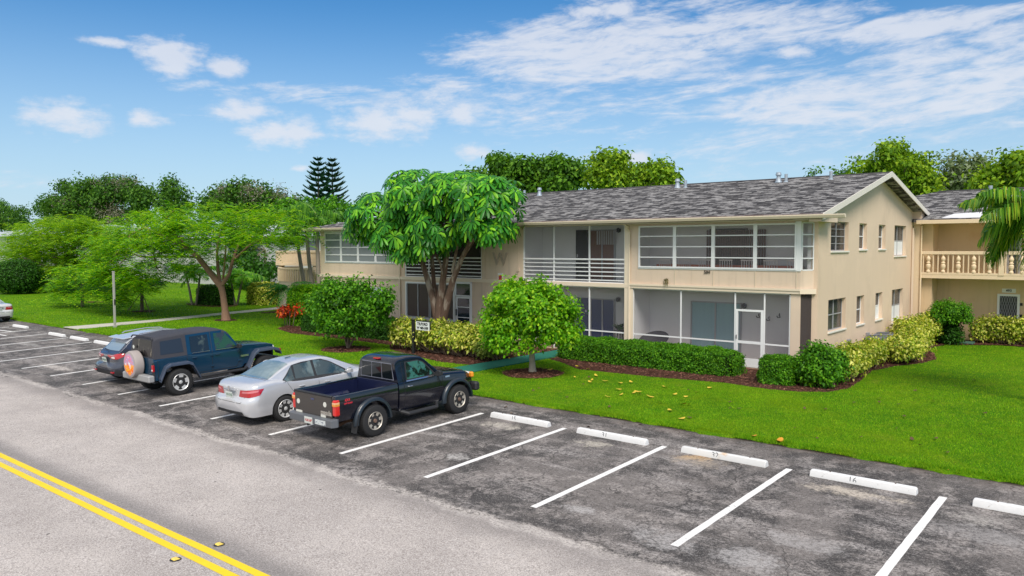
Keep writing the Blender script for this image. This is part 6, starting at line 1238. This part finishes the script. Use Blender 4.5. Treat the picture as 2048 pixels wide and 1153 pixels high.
# umbrella tree
t = thing('umbrella_tree', 'big umbrella tree with drooping palmate leaves and several thick trunks against the building', 'tree', (-22.2, 7.6, LZ))
def U(u, v, y): return tuple(A(u, v, 1, y))
tk = MB()
for pts, rad in [([(879,700,7.6),(879,655,7.6),(880,610,7.6),(886,560,7.5),(893,510,7.4),(900,460,7.4)], [.46,.36,.33,.22,.17,.12]), ([(874,640,7.6),(866,600,7.5),(855,560,7.4),(843,520,7.3),(836,490,7.2),(850,455,7.1)], [.26,.22,.19,.16,.14,.09]),
    ([(886,640,7.6),(897,595,7.6),(906,560,7.5),(922,520,7.5),(940,485,7.4),(962,450,7.4)], [.26,.24,.21,.16,.13,.09]), ([(876,620,7.7),(868,570,7.8),(864,520,7.9),(862,470,8.0)], [.18,.15,.13,.1]), ([(893,600,7.6),(905,560,7.8),(917,530,8.0),(935,500,8.0),(948,480,8.0),(985,440,7.8)], [.17,.14,.12,.11,.09,.07]),
    ([(888,560,7.5),(880,525,7.1),(868,505,6.9),(862,495,6.8)], [.09,.07,.06,.05]), ([(836,495,7.2),(820,470,7.0),(800,455,6.8),(770,440,6.7)], [.12,.09,.07,.05]), ([(905,545,7.5),(915,490,7.3),(912,465,7.2)], [.12,.09,.07]), ([(840,515,7.3),(834,470,6.9),(838,430,6.8)], [.12,.08,.05])]:
    tk.tube([U(*p) for p in pts], [r_*.66 for r_ in rad], 10)
tk.build('trunk', BARKB, t, world=True, smooth=True)
SB = [pb(770,430,72,44,6.9,1.7), pb(850,400,80,55,7.2,2.0), pb(940,395,85,50,7.3,2.0), pb(985,430,55,55,7.2,1.6), pb(800,470,50,40,6.7,1.3), pb(880,455,70,45,6.9,1.5), pb(835,370,50,30,7.4,1.6), pb(1000,385,40,35,7.4,1.4), pb(725,455,26,34,6.9,.9), pb(850,488,56,26,6.6,.9), pb(815,500,38,18,6.5,.7), pb(990,460,30,22,7.0,1.0), pb(915,362,75,18,7.6,1.4)]
V, F = [], []
def leaflet(c, d, n, L, w):                          # a drooping folded leaflet from centre c outwards along d
    sd = np.cross(n, d); sd /= np.linalg.norm(sd)+1e-9; o = len(V); g = np.array([0, 0, -1.0])
    ctrs = [c+d*L*.10, c+d*L*.42+n*L*.04, c+d*L*.78+g*L*.13, c+d*L*.97+g*L*.30]
    for k, (q, ww) in enumerate(zip(ctrs, (.15, .70, 1.0, .55))): V.extend([q+sd*w*ww-n*w*.25*ww, q, q-sd*w*ww-n*w*.25*ww])
    for k in range(3): b = o+3*k; F.extend([(b, b+1, b+4, b+3), (b+1, b+2, b+5, b+4)])
tips = []
for (c, rr), k in zip(SB, (80, 96, 100, 70, 48, 66, 52, 46, 28, 34, 24, 30, 46)):
    for _ in range(int(k*1.35)):
        d = RNG.normal(size=3); d[1] = -abs(d[1]) if random.random() < .62 else d[1]; d /= np.linalg.norm(d); d[2] = max(d[2], -.55); p = np.array(c)+d*np.array(rr)*random.uniform(.70, 1.03); n = d*.85+np.array([0, -.12, .55])+RNG.normal(size=3)*.22; n /= np.linalg.norm(n); tips.append(p)
        a = np.cross(n, [0, 0, 1]) if abs(n[2]) < .9 else np.cross(n, [1, 0, 0]); a /= np.linalg.norm(a); b = np.cross(n, a); k_ = random.choice((8, 9, 10)); s = random.uniform(.33, .46); ph = random.random()*6
        for q in range(k_):
            an = ph+2*math.pi*q/k_; leaflet(p, a*math.cos(an)+b*math.sin(an), n, s*random.uniform(.85, 1.1), s*.150)
npmesh('crown', np.array(V), F, GS, t)
q = MB(); fk = [U(900,460,7.4), U(850,455,7.1), U(962,450,7.4), U(800,455,6.8), U(862,470,8.0)]
for p in tips[::6]: a = min(fk, key=lambda f_: np.linalg.norm(np.array(f_)-p)); q.tube(curve(a, p, 4, .1, .08), [.06, .045, .035, .025, .015], 5)
q.build('limb', BARKB, t, world=True, smooth=True)

# feathery fronds (flame tree)
def frond(c, d, L, n_=9, wl=.13, droop=.3):
    d = np.array(d, float); d /= np.linalg.norm(d); sd = np.cross(d, [0, 0, 1.0]); sd /= np.linalg.norm(sd)+1e-9; out = []
    for i in range(n_):
        t_ = (i+.6)/n_; p = c+d*L*t_+np.array([0, 0, -droop*L*t_*t_]); pl_ = wl*math.sin(math.pi*min(1, t_*.85+.12)); hw_ = L/n_*.42
        for s in (-1, 1): e = p+sd*s*pl_+d*pl_*.35+np.array([0, 0, -.25*pl_]); out.append([p-d*hw_*.6, p+d*hw_, e+d*hw_*.4, e-d*hw_*.6])
    return out
def spray(c, n, L, spread=.5, up=.15, **k):
    out = []
    for _ in range(n):
        a = random.uniform(0, 2*math.pi); d = (math.cos(a), math.sin(a), random.uniform(-.45, .3)+up); o = np.array(c)+RNG.normal(0, spread, 3)*[1, 1, .35]; out += frond(o, d, L*random.uniform(.7, 1.2), **k)
    return out
t = thing('flame_tree', 'wide spreading flame tree with feathery leaves and a leaning brown trunk on the far lawn', 'tree', (-39.78, 7.5, LZ))
tk = MB(); yb = 7.5
for pts, rad in [([(453,648,7.5),(450,620,7.5),(446,590,7.5),(441,568,7.5)], [.32,.19,.175,.19]), ([(443,575,7.5),(428,556,7.4),(412,535,7.2),(392,510,7.0)], [.19,.18,.165,.155]), ([(392,512,7.0),(365,492,6.6),(330,474,6.3),(290,455,6.0)], [.12,.10,.08,.05]), ([(392,514,7.0),(340,514,6.6),(280,514,6.4),(250,500,6.2)], [.07,.06,.05,.03]),
    ([(443,572,7.5),(458,550,7.7),(466,520,8.0),(480,480,8.2)], [.13,.11,.09,.06]), ([(441,572,7.5),(436,540,7.8),(434,505,8.0),(440,460,8.2)], [.12,.10,.08,.05]), ([(392,511,7.0),(350,470,7.6),(330,440,8.0),(350,420,8.2)], [.10,.08,.06,.04]), ([(466,522,8.0),(500,490,8.4),(545,470,8.6)], [.08,.06,.04]), ([(300,458,6.1),(306,500,6.1),(312,535,6.1),(325,548,6.1)], [.05,.045,.04,.02]),
    ([(290,455,6.0),(260,470,5.8),(240,500,5.6),(215,530,5.5)], [.06,.05,.04,.02]), ([(260,470,5.8),(250,520,5.4),(200,560,5.2)], [.04,.03,.02]), ([(446,560,7.6),(450,520,7.2),(452,490,7.0)], [.07,.05,.04])]: tk.tube([U(*p) for p in pts], rad, 9)
tk.build('trunk', mat('bark tan', (.26,.15,.10), .9, var=.3, vscale=7, bump=.7, bscale=20), t, world=True, smooth=True)
out = []
for u0, u1, v0, v1, n, y0_, y1_ in [(250,600,412,438,90,5.5,10.5),(225,600,432,470,220,5,11),(210,360,455,505,110,4.5,8),(170,320,480,560,110,4,7),(110,260,540,592,70,4,6.5),(330,600,468,500,90,6,10),(380,480,500,520,16,6.5,8),(300,420,425,450,22,6,9),(250,300,560,585,8,4.5,6),(420,560,420,470,34,7,12),(230,400,500,560,24,5,8)]:
    for _ in range(int(n*(.55 if v1 > 520 else .30))):
        u = random.uniform(u0, u1); k = ((u-400)/230)**2; v = random.uniform(v0-7, v1+7)+(k*14 if v1 < 480 else 0); out += spray(A(u, v, 1, random.uniform(y0_, y1_)), random.choice((14, 20, 28)), random.uniform(.6, .9), .48, wl=.20, droop=.5, n_=6, up=.1)
leafobj('crown', np.array(out), GP, t)
# yellow green broad tree left behind
def ftree(name, label, tu, tv, y, blobs, lm, K, rc=.5, nl=40, L=.28, w=.12, cat='tree', group='background trees', tz=None, nb_=8, tr=.25, **k):
    bb = []
    for q in blobs:                                  # break every mass into smaller uneven clumps
        u_, v_, ru, rv, yy = q; n_ = 7 if ru > 18 else 1
        if n_ == 1: bb.append(pb(*q)); continue
        bb.append(pb(u_, v_+rv*.25, ru*.52, rv*.50, yy))
        for _ in range(n_): a_ = random.uniform(0, 6.28); r_ = random.uniform(.45, .95); bb.append(pb(u_+ru*r_*math.cos(a_), v_+rv*r_*math.sin(a_)*.95, ru*random.uniform(.20, .40), rv*random.uniform(.22, .42), yy+random.uniform(-2, 2)))
    b = A(tu, 495, 1, y); top = A(tu, tv, 1, y); dn = lm.name == 'leaf far dark'; K = int(K*(2.3 if dn else .6 if lm.name == 'leaf grey brown' else 1.2)); nl = int(nl*.62); L *= 1.2; w *= 1.2; return tree(name, label, (b[0], y, 0), [(b[0], y, -.05), (b[0]+.1, y, top[2]*.5), (b[0], y, top[2])], [tr, tr*.8, tr*.6], bb, lm, K, rc, nl, L, w, cat=cat, group=group, nb_=nb_, **k)
out = []; t = thing('flame_tree', 'yellow green feathery tree behind the dark ball bush at the left edge', 'tree', (-78, 16, LZ)); tk = MB()
for pts, rad in [([(120,590,16),(118,540,16),(105,500,16),(80,470,16)], [.3,.25,.2,.1]), ([(118,540,16),(140,500,16),(165,470,16)], [.2,.15,.1]), ([(118,545,16),(60,520,15),(20,510,15)], [.15,.1,.06])]: tk.tube([U(*p) for p in pts], rad, 8)
tk.build('trunk', BARK, t, world=True, smooth=True)
for u0, u1, v0, v1, n in [(90,180,436,455,45),(40,215,450,480,120),(0,230,475,520,190),(0,215,515,560,150),(-40,60,500,560,40)]:
    for _ in range(int(n*.75)): out += spray(A(random.uniform(u0, u1), random.uniform(v0, v1), 1, random.uniform(12, 20)), 17, 1.05, .75, wl=.30, n_=6, droop=.5)
leafobj('crown', np.array(out), leafmat('leaf feathery yellow', [(.05,.15,.005),(.13,.28,.005),(.27,.39,.01)], .6, .4), t)
def young(label, u, v, y, r, h, stakes=True, m=GP, n=10):
    b = A(u, v, 1, y) if False else G(u, v); t = thing('young_tree', label, 'tree', (b[0], b[1], LZ), 0, 'young staked trees on the far lawn'); q = MB(); q.tube([(b[0], b[1], .03), (b[0]+.05, b[1], h*.6), (b[0], b[1], h)], [.13, .10, .06], 8); q.build('trunk', BARK, t, world=True, smooth=True); out = []
    for _ in range(n):
        a = random.uniform(0, 6.28); c = np.array([b[0]+r*.55*math.cos(a), b[1]+r*.45*math.sin(a), h+random.uniform(-.5, .35)]); out += spray(c, 9, .8, .3, wl=.19, droop=.45)
    leafobj('crown', np.array(out), m, t)
    if stakes:
        for s in (-1, 1): q = MB(); q.tube([(b[0]+s*1.6, b[1]-.2, .03), (b[0]+s*.08, b[1], h*.62)], .03, 5); q.build('stake', TWIG, t, world=True)
DK = leafmat('leaf dark feather', [(.010,.07,.014),(.02,.13,.02),(.05,.20,.02)], .45, .3)
young('young staked tree with dark feathery leaves right of the white post', 284, 625, 7.4, 2.2, 2.1, m=DK, n=16); young('young low crowned tree left of the white post', 165, 615, 9.2, 2.4, 1.7, stakes=False, m=DK, n=14)
# slim palms and clumps
def palm(name, label, base, top, r, nf, L, m, cat='palm tree', leaf=.55, nseg=9, pairs=26, group=None, lean=0, arch=.55, shaft=None, w=.022, e0=-.1, e1=1.1, hang=.55):
    t = thing(name, label, cat, (base[0], base[1], LZ), 0, group); q = MB(); q.tube(curve(base, top, 5, 0, .02), list(np.linspace(r, r*.75, 6)), 10); q.build('trunk', mat('palm trunk', (.24,.21,.17), .9, var=.25, vscale=3, bump=.8, bscale=8, stretch=(.2, .2, 3)), t, world=True, smooth=True); top = np.array(top, float)
    if shaft: s = MB(); s.tube([top-[0, 0, .1], top+[0, 0, shaft*.6], top+[0, 0, shaft]], [r*1.1, r*.9, r*.4], 8); s.build('crownshaft', mat('crownshaft green', (.10,.20,.05), .5), t, world=True, smooth=True); top = top+[0, 0, shaft*.9]
    out = []; rs = MB()
    for f_ in range(nf):
        a = 2*math.pi*f_/nf+random.uniform(-.25, .25); el_ = random.uniform(e0, e1); Lf = L*random.uniform(.8, 1.1); h = np.array([math.cos(a), math.sin(a), 0]); pts = []
        for i in range(nseg+1): s = i/nseg; an = el_-arch*2.2*s; pts.append((pts[-1] if pts else top)+(h*math.cos(an)+np.array([0, 0, math.sin(an)]))*(Lf/nseg if i else 0))
        rs.tube(pts, list(np.linspace(.022, .005, nseg+1)), 4); P_ = np.array(pts)
        for j in range(pairs):
            s = .12+.88*j/pairs; x_ = s*nseg; i = min(int(x_), nseg-1); p = P_[i]+(P_[i+1]-P_[i])*(x_-i); tg = P_[i+1]-P_[i]; tg = tg/np.linalg.norm(tg); sd = np.cross(tg, [0, 0, 1.0]); sd /= np.linalg.norm(sd)+1e-9; ll = leaf*math.sin(math.pi*min(1, .18+s*.78))*random.uniform(.85, 1.1)
            for sg in (-1, 1): d = sd*sg*.8+tg*.55+np.array([0, 0, random.uniform(-.1, .35)]); d /= np.linalg.norm(d); m1 = p+d*ll*.5; m2 = p+d*ll*.85+np.array([0, 0, -hang*ll]); ww = tg*w; out += [[p-ww, p+ww, m1+ww, m1-ww], [m1-ww, m1+ww, m2+ww*.2, m2-ww*.2]]
    rs.build('frond_stem', mat('frond stem', (.16,.22,.05), .6), t, world=True); leafobj('frond', np.array(out), m, t); return t
PG = leafmat('palm leaf', [(.02,.085,.008),(.05,.16,.012),(.12,.27,.02)], .4, .3); PGY = leafmat('palm leaf yellowish', [(.018,.075,.006),(.05,.15,.008),(.11,.24,.012),(.28,.33,.03)], .4, .3)  # right palm: leaflet tones vary at random from dark green to yellow
for (u0, v0, u1, v1, y, lab, L) in ((612,590,593,462,13.5,'left slim palm of three beside the left end of the building',2.6), (629,600,612,452,12.8,'middle slim palm of three beside the left end of the building',2.7), (640,600,634,455,12.0,'right slim palm of three, touching the left end of the building',2.5)):
    b = A(u0, v0, 1, y); tp = A(u1, v1, 1, y); palm('slim_palm', lab, (b[0], y, .02), tuple(tp), .14, 15, L*.85, PG, group='slim palms beside the building', shaft=.7, leaf=.75, w=.04, pairs=22, hang=.8, e0=-.5, e1=1.2)
palm('feather_palm', 'dark feathery pygmy palm leaning over the red croton', tuple(G(603, 642)), tuple(A(577, 575, 1, float(G(603, 642)[1])+.3)), .10, 20, 1.9, DK, leaf=.42, pairs=26, e0=-.35, e1=.55, arch=.35, w=.024)
for (u0, v0, u1, v1, lab) in ((385,612,372,545,'thin stemmed palm at the left of the far palm clump'), (392,612,400,550,'thin stemmed palm in the middle of the far palm clump'), (470,612,462,560,'thin stemmed palm just right of the flame tree trunk'), (474,612,486,552,'thin stemmed palm at the right of the far palm clump')):
    b = G(u0, v0); tp = A(u1, v1, 1, b[1]); palm('clump_palm', lab, tuple(b), tuple(tp), .09, 10, 1.7, leafmat('clump palm leaf', [(.03,.13,.008),(.08,.25,.012),(.18,.36,.02)], .5, .4), group='thin palms on the far lawn', leaf=.7, w=.05, pairs=14, hang=.5)
b = (-.55, 8.6, 0); palm('coconut_palm', 'palm with drooping glossy fronds reaching in from the right edge', (-.3, 8.6, .02), tuple(A(2088, 436, 1, 8.6)), .16, 24, 2.2, PGY, leaf=.66, pairs=42, w=.030, arch=.62, e0=-.3, e1=1.15, hang=.75, nseg=12)
# spiky shrub, croton, fern, air plant
def spiky(name, label, base, n, L, m, cat='plant', w=.05, el=(.3, 1.2)):
    t = thing(name, label, cat, base); out = []
    for _ in range(n):
        a = random.uniform(0, 6.28); e = random.uniform(*el); d = np.array([math.cos(a)*math.cos(e), math.sin(a)*math.cos(e), math.sin(e)]); sd = np.array([-math.sin(a), math.cos(a), 0])*w; p = np.array(base)+RNG.normal(0, .06, 3)*[1, 1, .2]; l = L*random.uniform(.6, 1.1); m1 = p+d*l*.6; m2 = p+d*l+np.array([0, 0, -.3*l]); out += [[p-sd*.5, p+sd*.5, m1+sd, m1-sd], [m1-sd, m1+sd, m2+sd*.1, m2-sd*.1]]
    leafobj('leaves', np.array(out), m, t); return t
g_ = G(72, 583); spiky('spiky_shrub', 'arching spiky leaved shrub right of the dark ball bush', (g_[0], g_[1], .1), 90, 2.3, leafmat('leaf spiky', [(.07,.14,.02),(.18,.24,.05),(.05,.09,.02)]), w=.07)
g_ = G(1610, 778); spiky('small_fern', 'small light green fern at the foot of the leafy bush', (g_[0], g_[1]+.1, .08), 40, .42, G2, w=.022)
p_ = A(1332, 562, 1, Y0-.05); spiky('air_plant', 'small air plant fixed to the beige panel below the upper windows', (p_[0], Y0-.05, p_[2]), 34, .20, leafmat('air plant', [(.05,.06,.015),(.12,.10,.03)]), w=.014, el=(-1.2, 1.3))
g_ = G(577, 655); t = thing('croton_bush', 'red and orange croton bush beside the pygmy palm', 'bush', (g_[0], g_[1], LZ)); Q, _ = clumps([((g_[0]-.2,g_[1],.78),(.55,.45,.33)), ((g_[0]+.75,g_[1]+.3,.95),(.36,.36,.3))], 52, .10, 20, .17, .045, core=.5); leafobj('leaves', Q, leafmat('croton leaf', [(.45,.01,.015),(.70,.04,.01),(.75,.22,.03),(.25,.01,.02),(.10,.12,.01)], .4, .2), t)
q = MB(); [q.tube([(g_[0]+a, g_[1], .05), (g_[0]+a*1.6, g_[1], .9)], .02, 5) for a in (-.3, -.1, .1, .4)]; q.build('stem', BARK, t, world=True)
# Norfolk pine
def norfolk(name, label, u, vt, vb, y, wpx, m):
    tp = A(u, vt, 1, y); bt = A(u, vb, 1, y); t = thing(name, label, 'tree', (tp[0], y, 0), 0, None); H = tp[2]; q = MB(); q.tube([(tp[0], y, 0), (tp[0], y, H*.6), (tp[0], y, H)], [.35, .22, .04], 7); q.build('trunk', BARK, t, world=True); out = []; k = np.linalg.norm(tp-np.array(CAM))/FPX; Rm = wpx*k*1.15; nt_ = 12; z0 = bt[2]-2
    for i in range(nt_):
        s = i/(nt_-1); z = z0+(H-z0)*s; Lb = Rm*(1-s)**.75+.4; n = 6
        for j in range(n):
            a = 2*math.pi*j/n+i*.4+random.uniform(-.2, .2); h = np.array([math.cos(a), math.sin(a), 0])
            for c_ in range(14):
                r_ = (c_+1)/14*Lb; p = np.array([tp[0], y, z])+h*r_+np.array([0, 0, .42*r_*r_/Lb-.05*r_]); sd = np.cross(h, [0, 0, 1])
                for sg in (-1, 1):
                    e = p+h*.45+sd*sg*.30+np.array([0, 0, .38]); out.append([p-h*.1, p+h*.12, e, e-h*.12])
                e = p+np.array([0, 0, .5])+h*.3; out.append([p-sd*.1, p+sd*.1, e+sd*.03, e-sd*.03])
    leafobj('crown', np.array(out), m, t)
PN = leafmat('pine needles', [(.008,.045,.022),(.016,.075,.032),(.035,.11,.05)], .6, .2)
norfolk('norfolk_pine', 'taller dark layered pine rising behind the left end of the roof', 636, 322, 412, 60, 27, PN); norfolk('norfolk_pine', 'second layered pine just right of the taller one', 664, 324, 412, 63, 27, leafmat('pine needles pale', [(.02,.06,.035),(.05,.10,.06)], .6, .2))
# background trees
ftree('dark_tree', 'broad dark green tree with grey brown twiggy patches on the left skyline', 235, 470, 72, [(150,405,62,45,72),(225,385,62,34,70),(310,395,70,42,72),(360,410,36,30,72),(110,425,40,28,72),(240,430,120,40,74)], GFD, 430, 1.0, 62, .55, .22, zmin=-.3)
ftree('dark_tree', 'grey brown twiggy tree mixed into the dark green skyline mass', 215, 470, 69, [(225,372,42,16,69),(205,430,45,36,67),(120,400,25,14,70),(265,368,18,12,69)], GB, 110, .9, 50, .40, .08)
ftree('dark_tree', 'brown topped tree on the skyline above the flame tree', 505, 470, 66, [(505,395,75,24,66),(450,400,32,22,66),(575,415,40,18,66),(500,425,110,30,66)], GFD, 200, .9, 56, .5, .2)
ftree('dark_tree', 'pale bare twigs crowning the tree above the flame tree', 500, 450, 64, [(470,386,40,14,64),(520,384,44,15,64),(570,400,30,10,64)], GB, 80, .8, 44, .45, .06)
ftree('dark_tree', 'dark green tree at the far left edge of the skyline', 25, 470, 80, [(18,440,45,24,80),(-10,430,40,24,80),(40,450,36,18,80)], GFD, 120, .9, 60, .5, .2)
ftree('dark_tree', 'bright green feathery tree filling the gap between flame tree and palms', 640, 450, 40, [(640,420,45,22,40),(590,440,60,34,42),(690,430,25,18,40),(560,475,50,30,38)], G1, 240, .55, 54, .32, .12)
ftree('dark_tree', 'deep green tree behind the slim palms and stair tower', 530, 500, 30, [(500,500,60,50,30),(540,480,40,36,36),(520,545,40,26,28),(495,550,40,30,27)], G3, 200, .5, 56, .28, .12)
ftree('dark_tree', 'shaded green tree mass in front of the pale far houses', 300, 520, 34, [(280,500,70,40,34),(200,510,60,40,34),(350,535,50,30,34),(110,530,60,36,30),(420,480,60,30,33),(40,520,60,40,34),(380,450,60,26,36)], G1, 300, .6, 50, .34, .13)
ftree('roofline_tree', 'dark leafy tree above the roof just right of the umbrella tree', 1060, 400, 40, [(1080,358,70,34,40),(1010,345,32,28,40),(1140,350,38,24,40),(950,365,30,22,40),(1000,325,20,10,40),(1110,335,30,14,40)], GF, 300, .45, 62, .30, .12)
ftree('roofline_tree', 'yellow green tree above the roof at its middle', 1250, 400, 38, [(1240,345,52,32,38),(1310,350,36,24,38),(1195,360,32,26,38),(1220,322,30,14,38),(1335,365,22,12,38),(1280,365,70,24,38)], GFY, 300, .42, 62, .28, .11)
ftree('roofline_tree', 'open crowned tree just right of the gable peak', 1790, 420, 46, [(1775,312,30,17,46),(1740,335,28,12,46),(1830,345,42,28,46),(1790,340,30,20,46),(1850,378,36,24,46),(1800,300,18,8,46),(1720,345,14,7,46)], GFY, 190, .42, 46, .26, .10, nb_=22, tr=.3)
ftree('roofline_tree', 'grey leaved tree between the two brighter trees above the wing roof', 1930, 420, 48, [(1930,345,36,22,48),(1900,370,50,22,48),(1965,330,14,12,48),(1905,325,10,10,48)], leafmat('leaf greyish', [(.10,.16,.07),(.20,.24,.15),(.07,.13,.03)], .6, .3), 120, .42, 46, .26, .09, nb_=20, tr=.25)
ftree('roofline_tree', 'bright green tree at the right edge above the wing roof', 2020, 420, 44, [(2020,350,42,24,44),(2060,340,40,24,44),(1985,368,30,18,44),(2030,328,20,8,44)], GFY, 190, .42, 56, .27, .11)
for u, s in ((1628, 9), (1672, 12), (1694, 6)): ftree('treetop', {9:'smallest tuft of leaves peeping over the ridge left of the vent pipe', 12:'tuft of leaves peeping over the ridge at the vent pipe', 6:'sparse twig of leaves over the ridge nearest the gable'}[s], u, 360, 52, [(u,349,s,4,52)], GF, 5, .3, 26, .22, .09, nb_=0)
# ================================================================== small things
t = thing('name_sign', 'black post with hanging white name board standing in the yellow green hedge', 'sign', (-21.36, 5.0, LZ)); x = -21.36; y = 4.62; zt = float(A(827, 641, 1, y)[2]); BK = mat('sign post black', (.012,.012,.013), .5)
x = float(A(827, 690, 1, y)[0]); c = MB(); c.box(x-.055, x+.055, y-.055, y+.055, .02, zt, .008); c.box(x-.07, x+.07, y-.07, y+.07, zt, zt+.04, .01); c.build('post', BK, t, world=True)
x1 = float(A(859, 660, 1, y)[0]); x0 = float(A(832.5, 660, 1, y)[0]); zc = float(A(846, 652.5, 1, y)[2]); hh = .17; c = MB(); c.box(x0-.0, x1+.05, y-.02, y+.02, zc+hh+.001, zc+hh+.04); c.box(x1+.02, x1+.05, y-.018, y+.018, zc-hh, zc+hh); c.build('frame', BK, t, world=True)
c = MB(); c.box(x0, x1+.015, y-.016, y+.016, zc-hh, zc+hh); o = c.build('name_board', mat('board white', (.72,.74,.74), .5), t, world=True)
for s, dz, sz in (('TILFORD', .072, .15), ('W 485-508', -.082, .135)):
    l = text_mb(s, sz, .006, .004); xf(l, Matrix.Translation((x0+(x1-x0)/2, y-.021, zc+dz))); inv = t.matrix_basis.inverted(); l.v = [tuple(inv @ Vector(p)) for p in l.v]; l.build('lettering', BK, o)
g_ = G(230, 657); t = thing('lamp_post', 'slim pale square post at the edge of the concrete path under the flame tree', 'lamp post', (g_[0], g_[1], LZ)); c = MB(); c.box(-.05, .05, -.05, .05, 0, 2.95, .01); c.box(-.08, .08, -.08, .08, 0, .10, .01); c.build('post', mat('post pale', (.36,.35,.32), .6, var=.15), t); c = MB(); c.box(-.06, .06, -.06, .06, 2.951, 3.0, .01); c.build('post_cap', mat('post pale', (0,0,0)), t)
c = MB(); c.box(.051, .07, -.03, .03, 1.2, 1.5); c.build('cover_plate', mat('black metal', (0,0,0)), t)
for i, (y_, lab) in enumerate(((14.1, 'grey air conditioner nearest the corner, behind the yellow green shrubs'), (15.6, 'grey air conditioner farther along the gable wall'))):
    t = thing('air_conditioner', lab, 'air conditioner', (-6.17, 14.9+i*1.25, LZ+.03), 0, 'air conditioners beside the gable wall'); AC = mat('air conditioner grey', (.13,.14,.16), .5)
    c = MB(); c.box(-.36, .36, -.42, .42, 0, .80, .05); c.build('casing', AC, t); c = MB()
    for k in range(7): c.lathe([(.06+k*.036, .802), (.07+k*.036, .81), (.08+k*.036, .802)], seg=20)
    c.build('fan_grille', BLKP, t); c = MB(); c.lathe([(.31, .801), (.33, .83), (.355, .801)], seg=24); c.build('rim', AC, t)
g_ = G(1918, 690); t = thing('utility_box', 'low green utility cover on the mulch before the far hedge', 'utility cover', (g_[0], g_[1]+.1, LZ)); c = MB(); c.box(-.55, .55, -.3, .3, 0, .10, .03); c.build('lid', mat('utility green', (.05,.12,.09), .6), t); c = MB(); c.box(-.1, .1, -.2, -.1, .1, .115, .004); c.build('handle', BLKP, t)
# porch furniture
p = A(1316, 686, 1, 9.95); t = thing('round_chair', 'dark round bowl chair at the left of the ground floor corner porch', 'chair', (p[0], 9.95, .10)); RT = mat('dark rattan', (.035,.032,.04), .7, var=.2); c = MB(); c.lathe([(.12, .30), (.40, .38), (.58, .62), (.60, .64), (.42, .44), (.10, .36)], (0, 0, .12), 2, 24); xf(c, Matrix.Rotation(R(28), 4, 'X')); c.build('seat', RT, t, smooth=True)
for a in range(4): c = MB(); c.tube([(.30*math.cos(a*1.57+.8), .30*math.sin(a*1.57+.8)-.1, 0), (.16*math.cos(a*1.57+.8), .16*math.sin(a*1.57+.8)-.1, .42)], .022, 6); c.build('leg', RT, t)
p = A(1240, 660, 1, 10.2); t = thing('plant_stand', 'small dark stand in the middle ground floor porch', 'plant stand', (p[0], 10.2, .10)); c = MB(); c.lathe([(.01, .80), (.26, .80), (.26, .84), (.01, .84)], seg=16); c.build('top', BLKP, t)
for a in range(3): c = MB(); c.tube([(.2*math.cos(a*2.1), .2*math.sin(a*2.1), 0), (.1*math.cos(a*2.1), .1*math.sin(a*2.1), .8)], .018, 5); c.build('leg', BLKP, t)
spiky('potted_plant', 'dark leafy potted plant on the small stand in the middle porch', (p[0], 10.2, .98), 60, .42, G3, w=.04)
g_ = G(1461, 746); t = thing('pink_ornament', 'small pink garden ornament between the hedge and the screen door', 'ornament', (g_[0], g_[1], .08)); c = MB(); c.lathe([(.01, .0), (.075, .02), (.085, .10), (.05, .17), (.06, .22), (.02, .27)], seg=12); c.build('figure', mat('ornament pink', (.75,.08,.12), .5), t, smooth=True); c = MB(); c.tube([(0, 0, -.05), (0, 0, .02)], .012, 5); c.build('stake', BLKP, t)
# fallen leaves
def fallen(u, v, s, m, lab, grp, mesh=[{}]):
    g_ = G(u, v); z = LZ+.045 if g_[1] > 0 else SLOPE*g_[1]+.012
    if m.name not in mesh[0]:
        q = MB(); n = 8; top = [(.5*math.cos(a), .30*math.sin(a), .12*math.cos(a)**2) for a in np.linspace(0, 2*math.pi, n, False)]; q.add([(0, 0, .0)]+top, [(0, i+1, (i+1) % n+1) for i in range(n)]); o = q.build('fallen_leaf', m); mesh[0][m.name] = o.data
    else: o = bpy.data.objects.new('fallen_leaf', mesh[0][m.name]); COL.objects.link(o)
    o.location = (g_[0], g_[1], z); o.rotation_euler = (random.uniform(-.3, .3), random.uniform(-.3, .3), random.uniform(0, 6)); o.scale = (s, s, s); setp(o, label=lab, category='leaf', group=grp)
LY = mat('fallen yellow leaf', (.62,.45,.04), .6, var=.2, vscale=8); LB = mat('fallen brown leaf', (.10,.055,.025), .8, var=.3, vscale=8); LO = mat('fallen orange leaf', (.60,.27,.02), .6)
for u, v in [(1180,770),(1184,766),(1237,785),(1242,796),(1268,792),(1276,790),(1365,806),(1372,800),(1366,815),(1340,828),(1363,845),(1210,768),(1192,757),(1130,748),(1300,800),(1378,816),(1330,780),(1420,782),(1240,772),(1150,760),(1090,742),(1320,812),(1215,800),(1155,738),(1025,715),(1035,712),(1100,745),(1176,744),(1262,770),(1350,795),(1395,790),(1000,722),(1018,722),(1060,735)]: fallen(u, v, random.uniform(.10, .24), LY, 'small yellow fallen leaf on the grass between the round tree and the parking stops', 'yellow leaves on the lawn')
for i in range(46): u = random.uniform(980, 2000); v = 800+(u-1000)*.15*random.uniform(-.2, .9)+random.uniform(-40, 40); fallen(u, v, random.uniform(.07, .16), LB, 'small dark dead leaf lying on the mown lawn', 'dead leaves on the lawn')
fallen(1560, 889, .22, LO, 'orange leaf on the lawn edge behind stop 32', None); fallen(1508, 880, .14, LO, 'small orange leaf beside the lawn edge left of the bigger orange leaf', None); fallen(1890, 946, .22, LO, 'curled orange leaf on the lawn edge near the right stops', None)
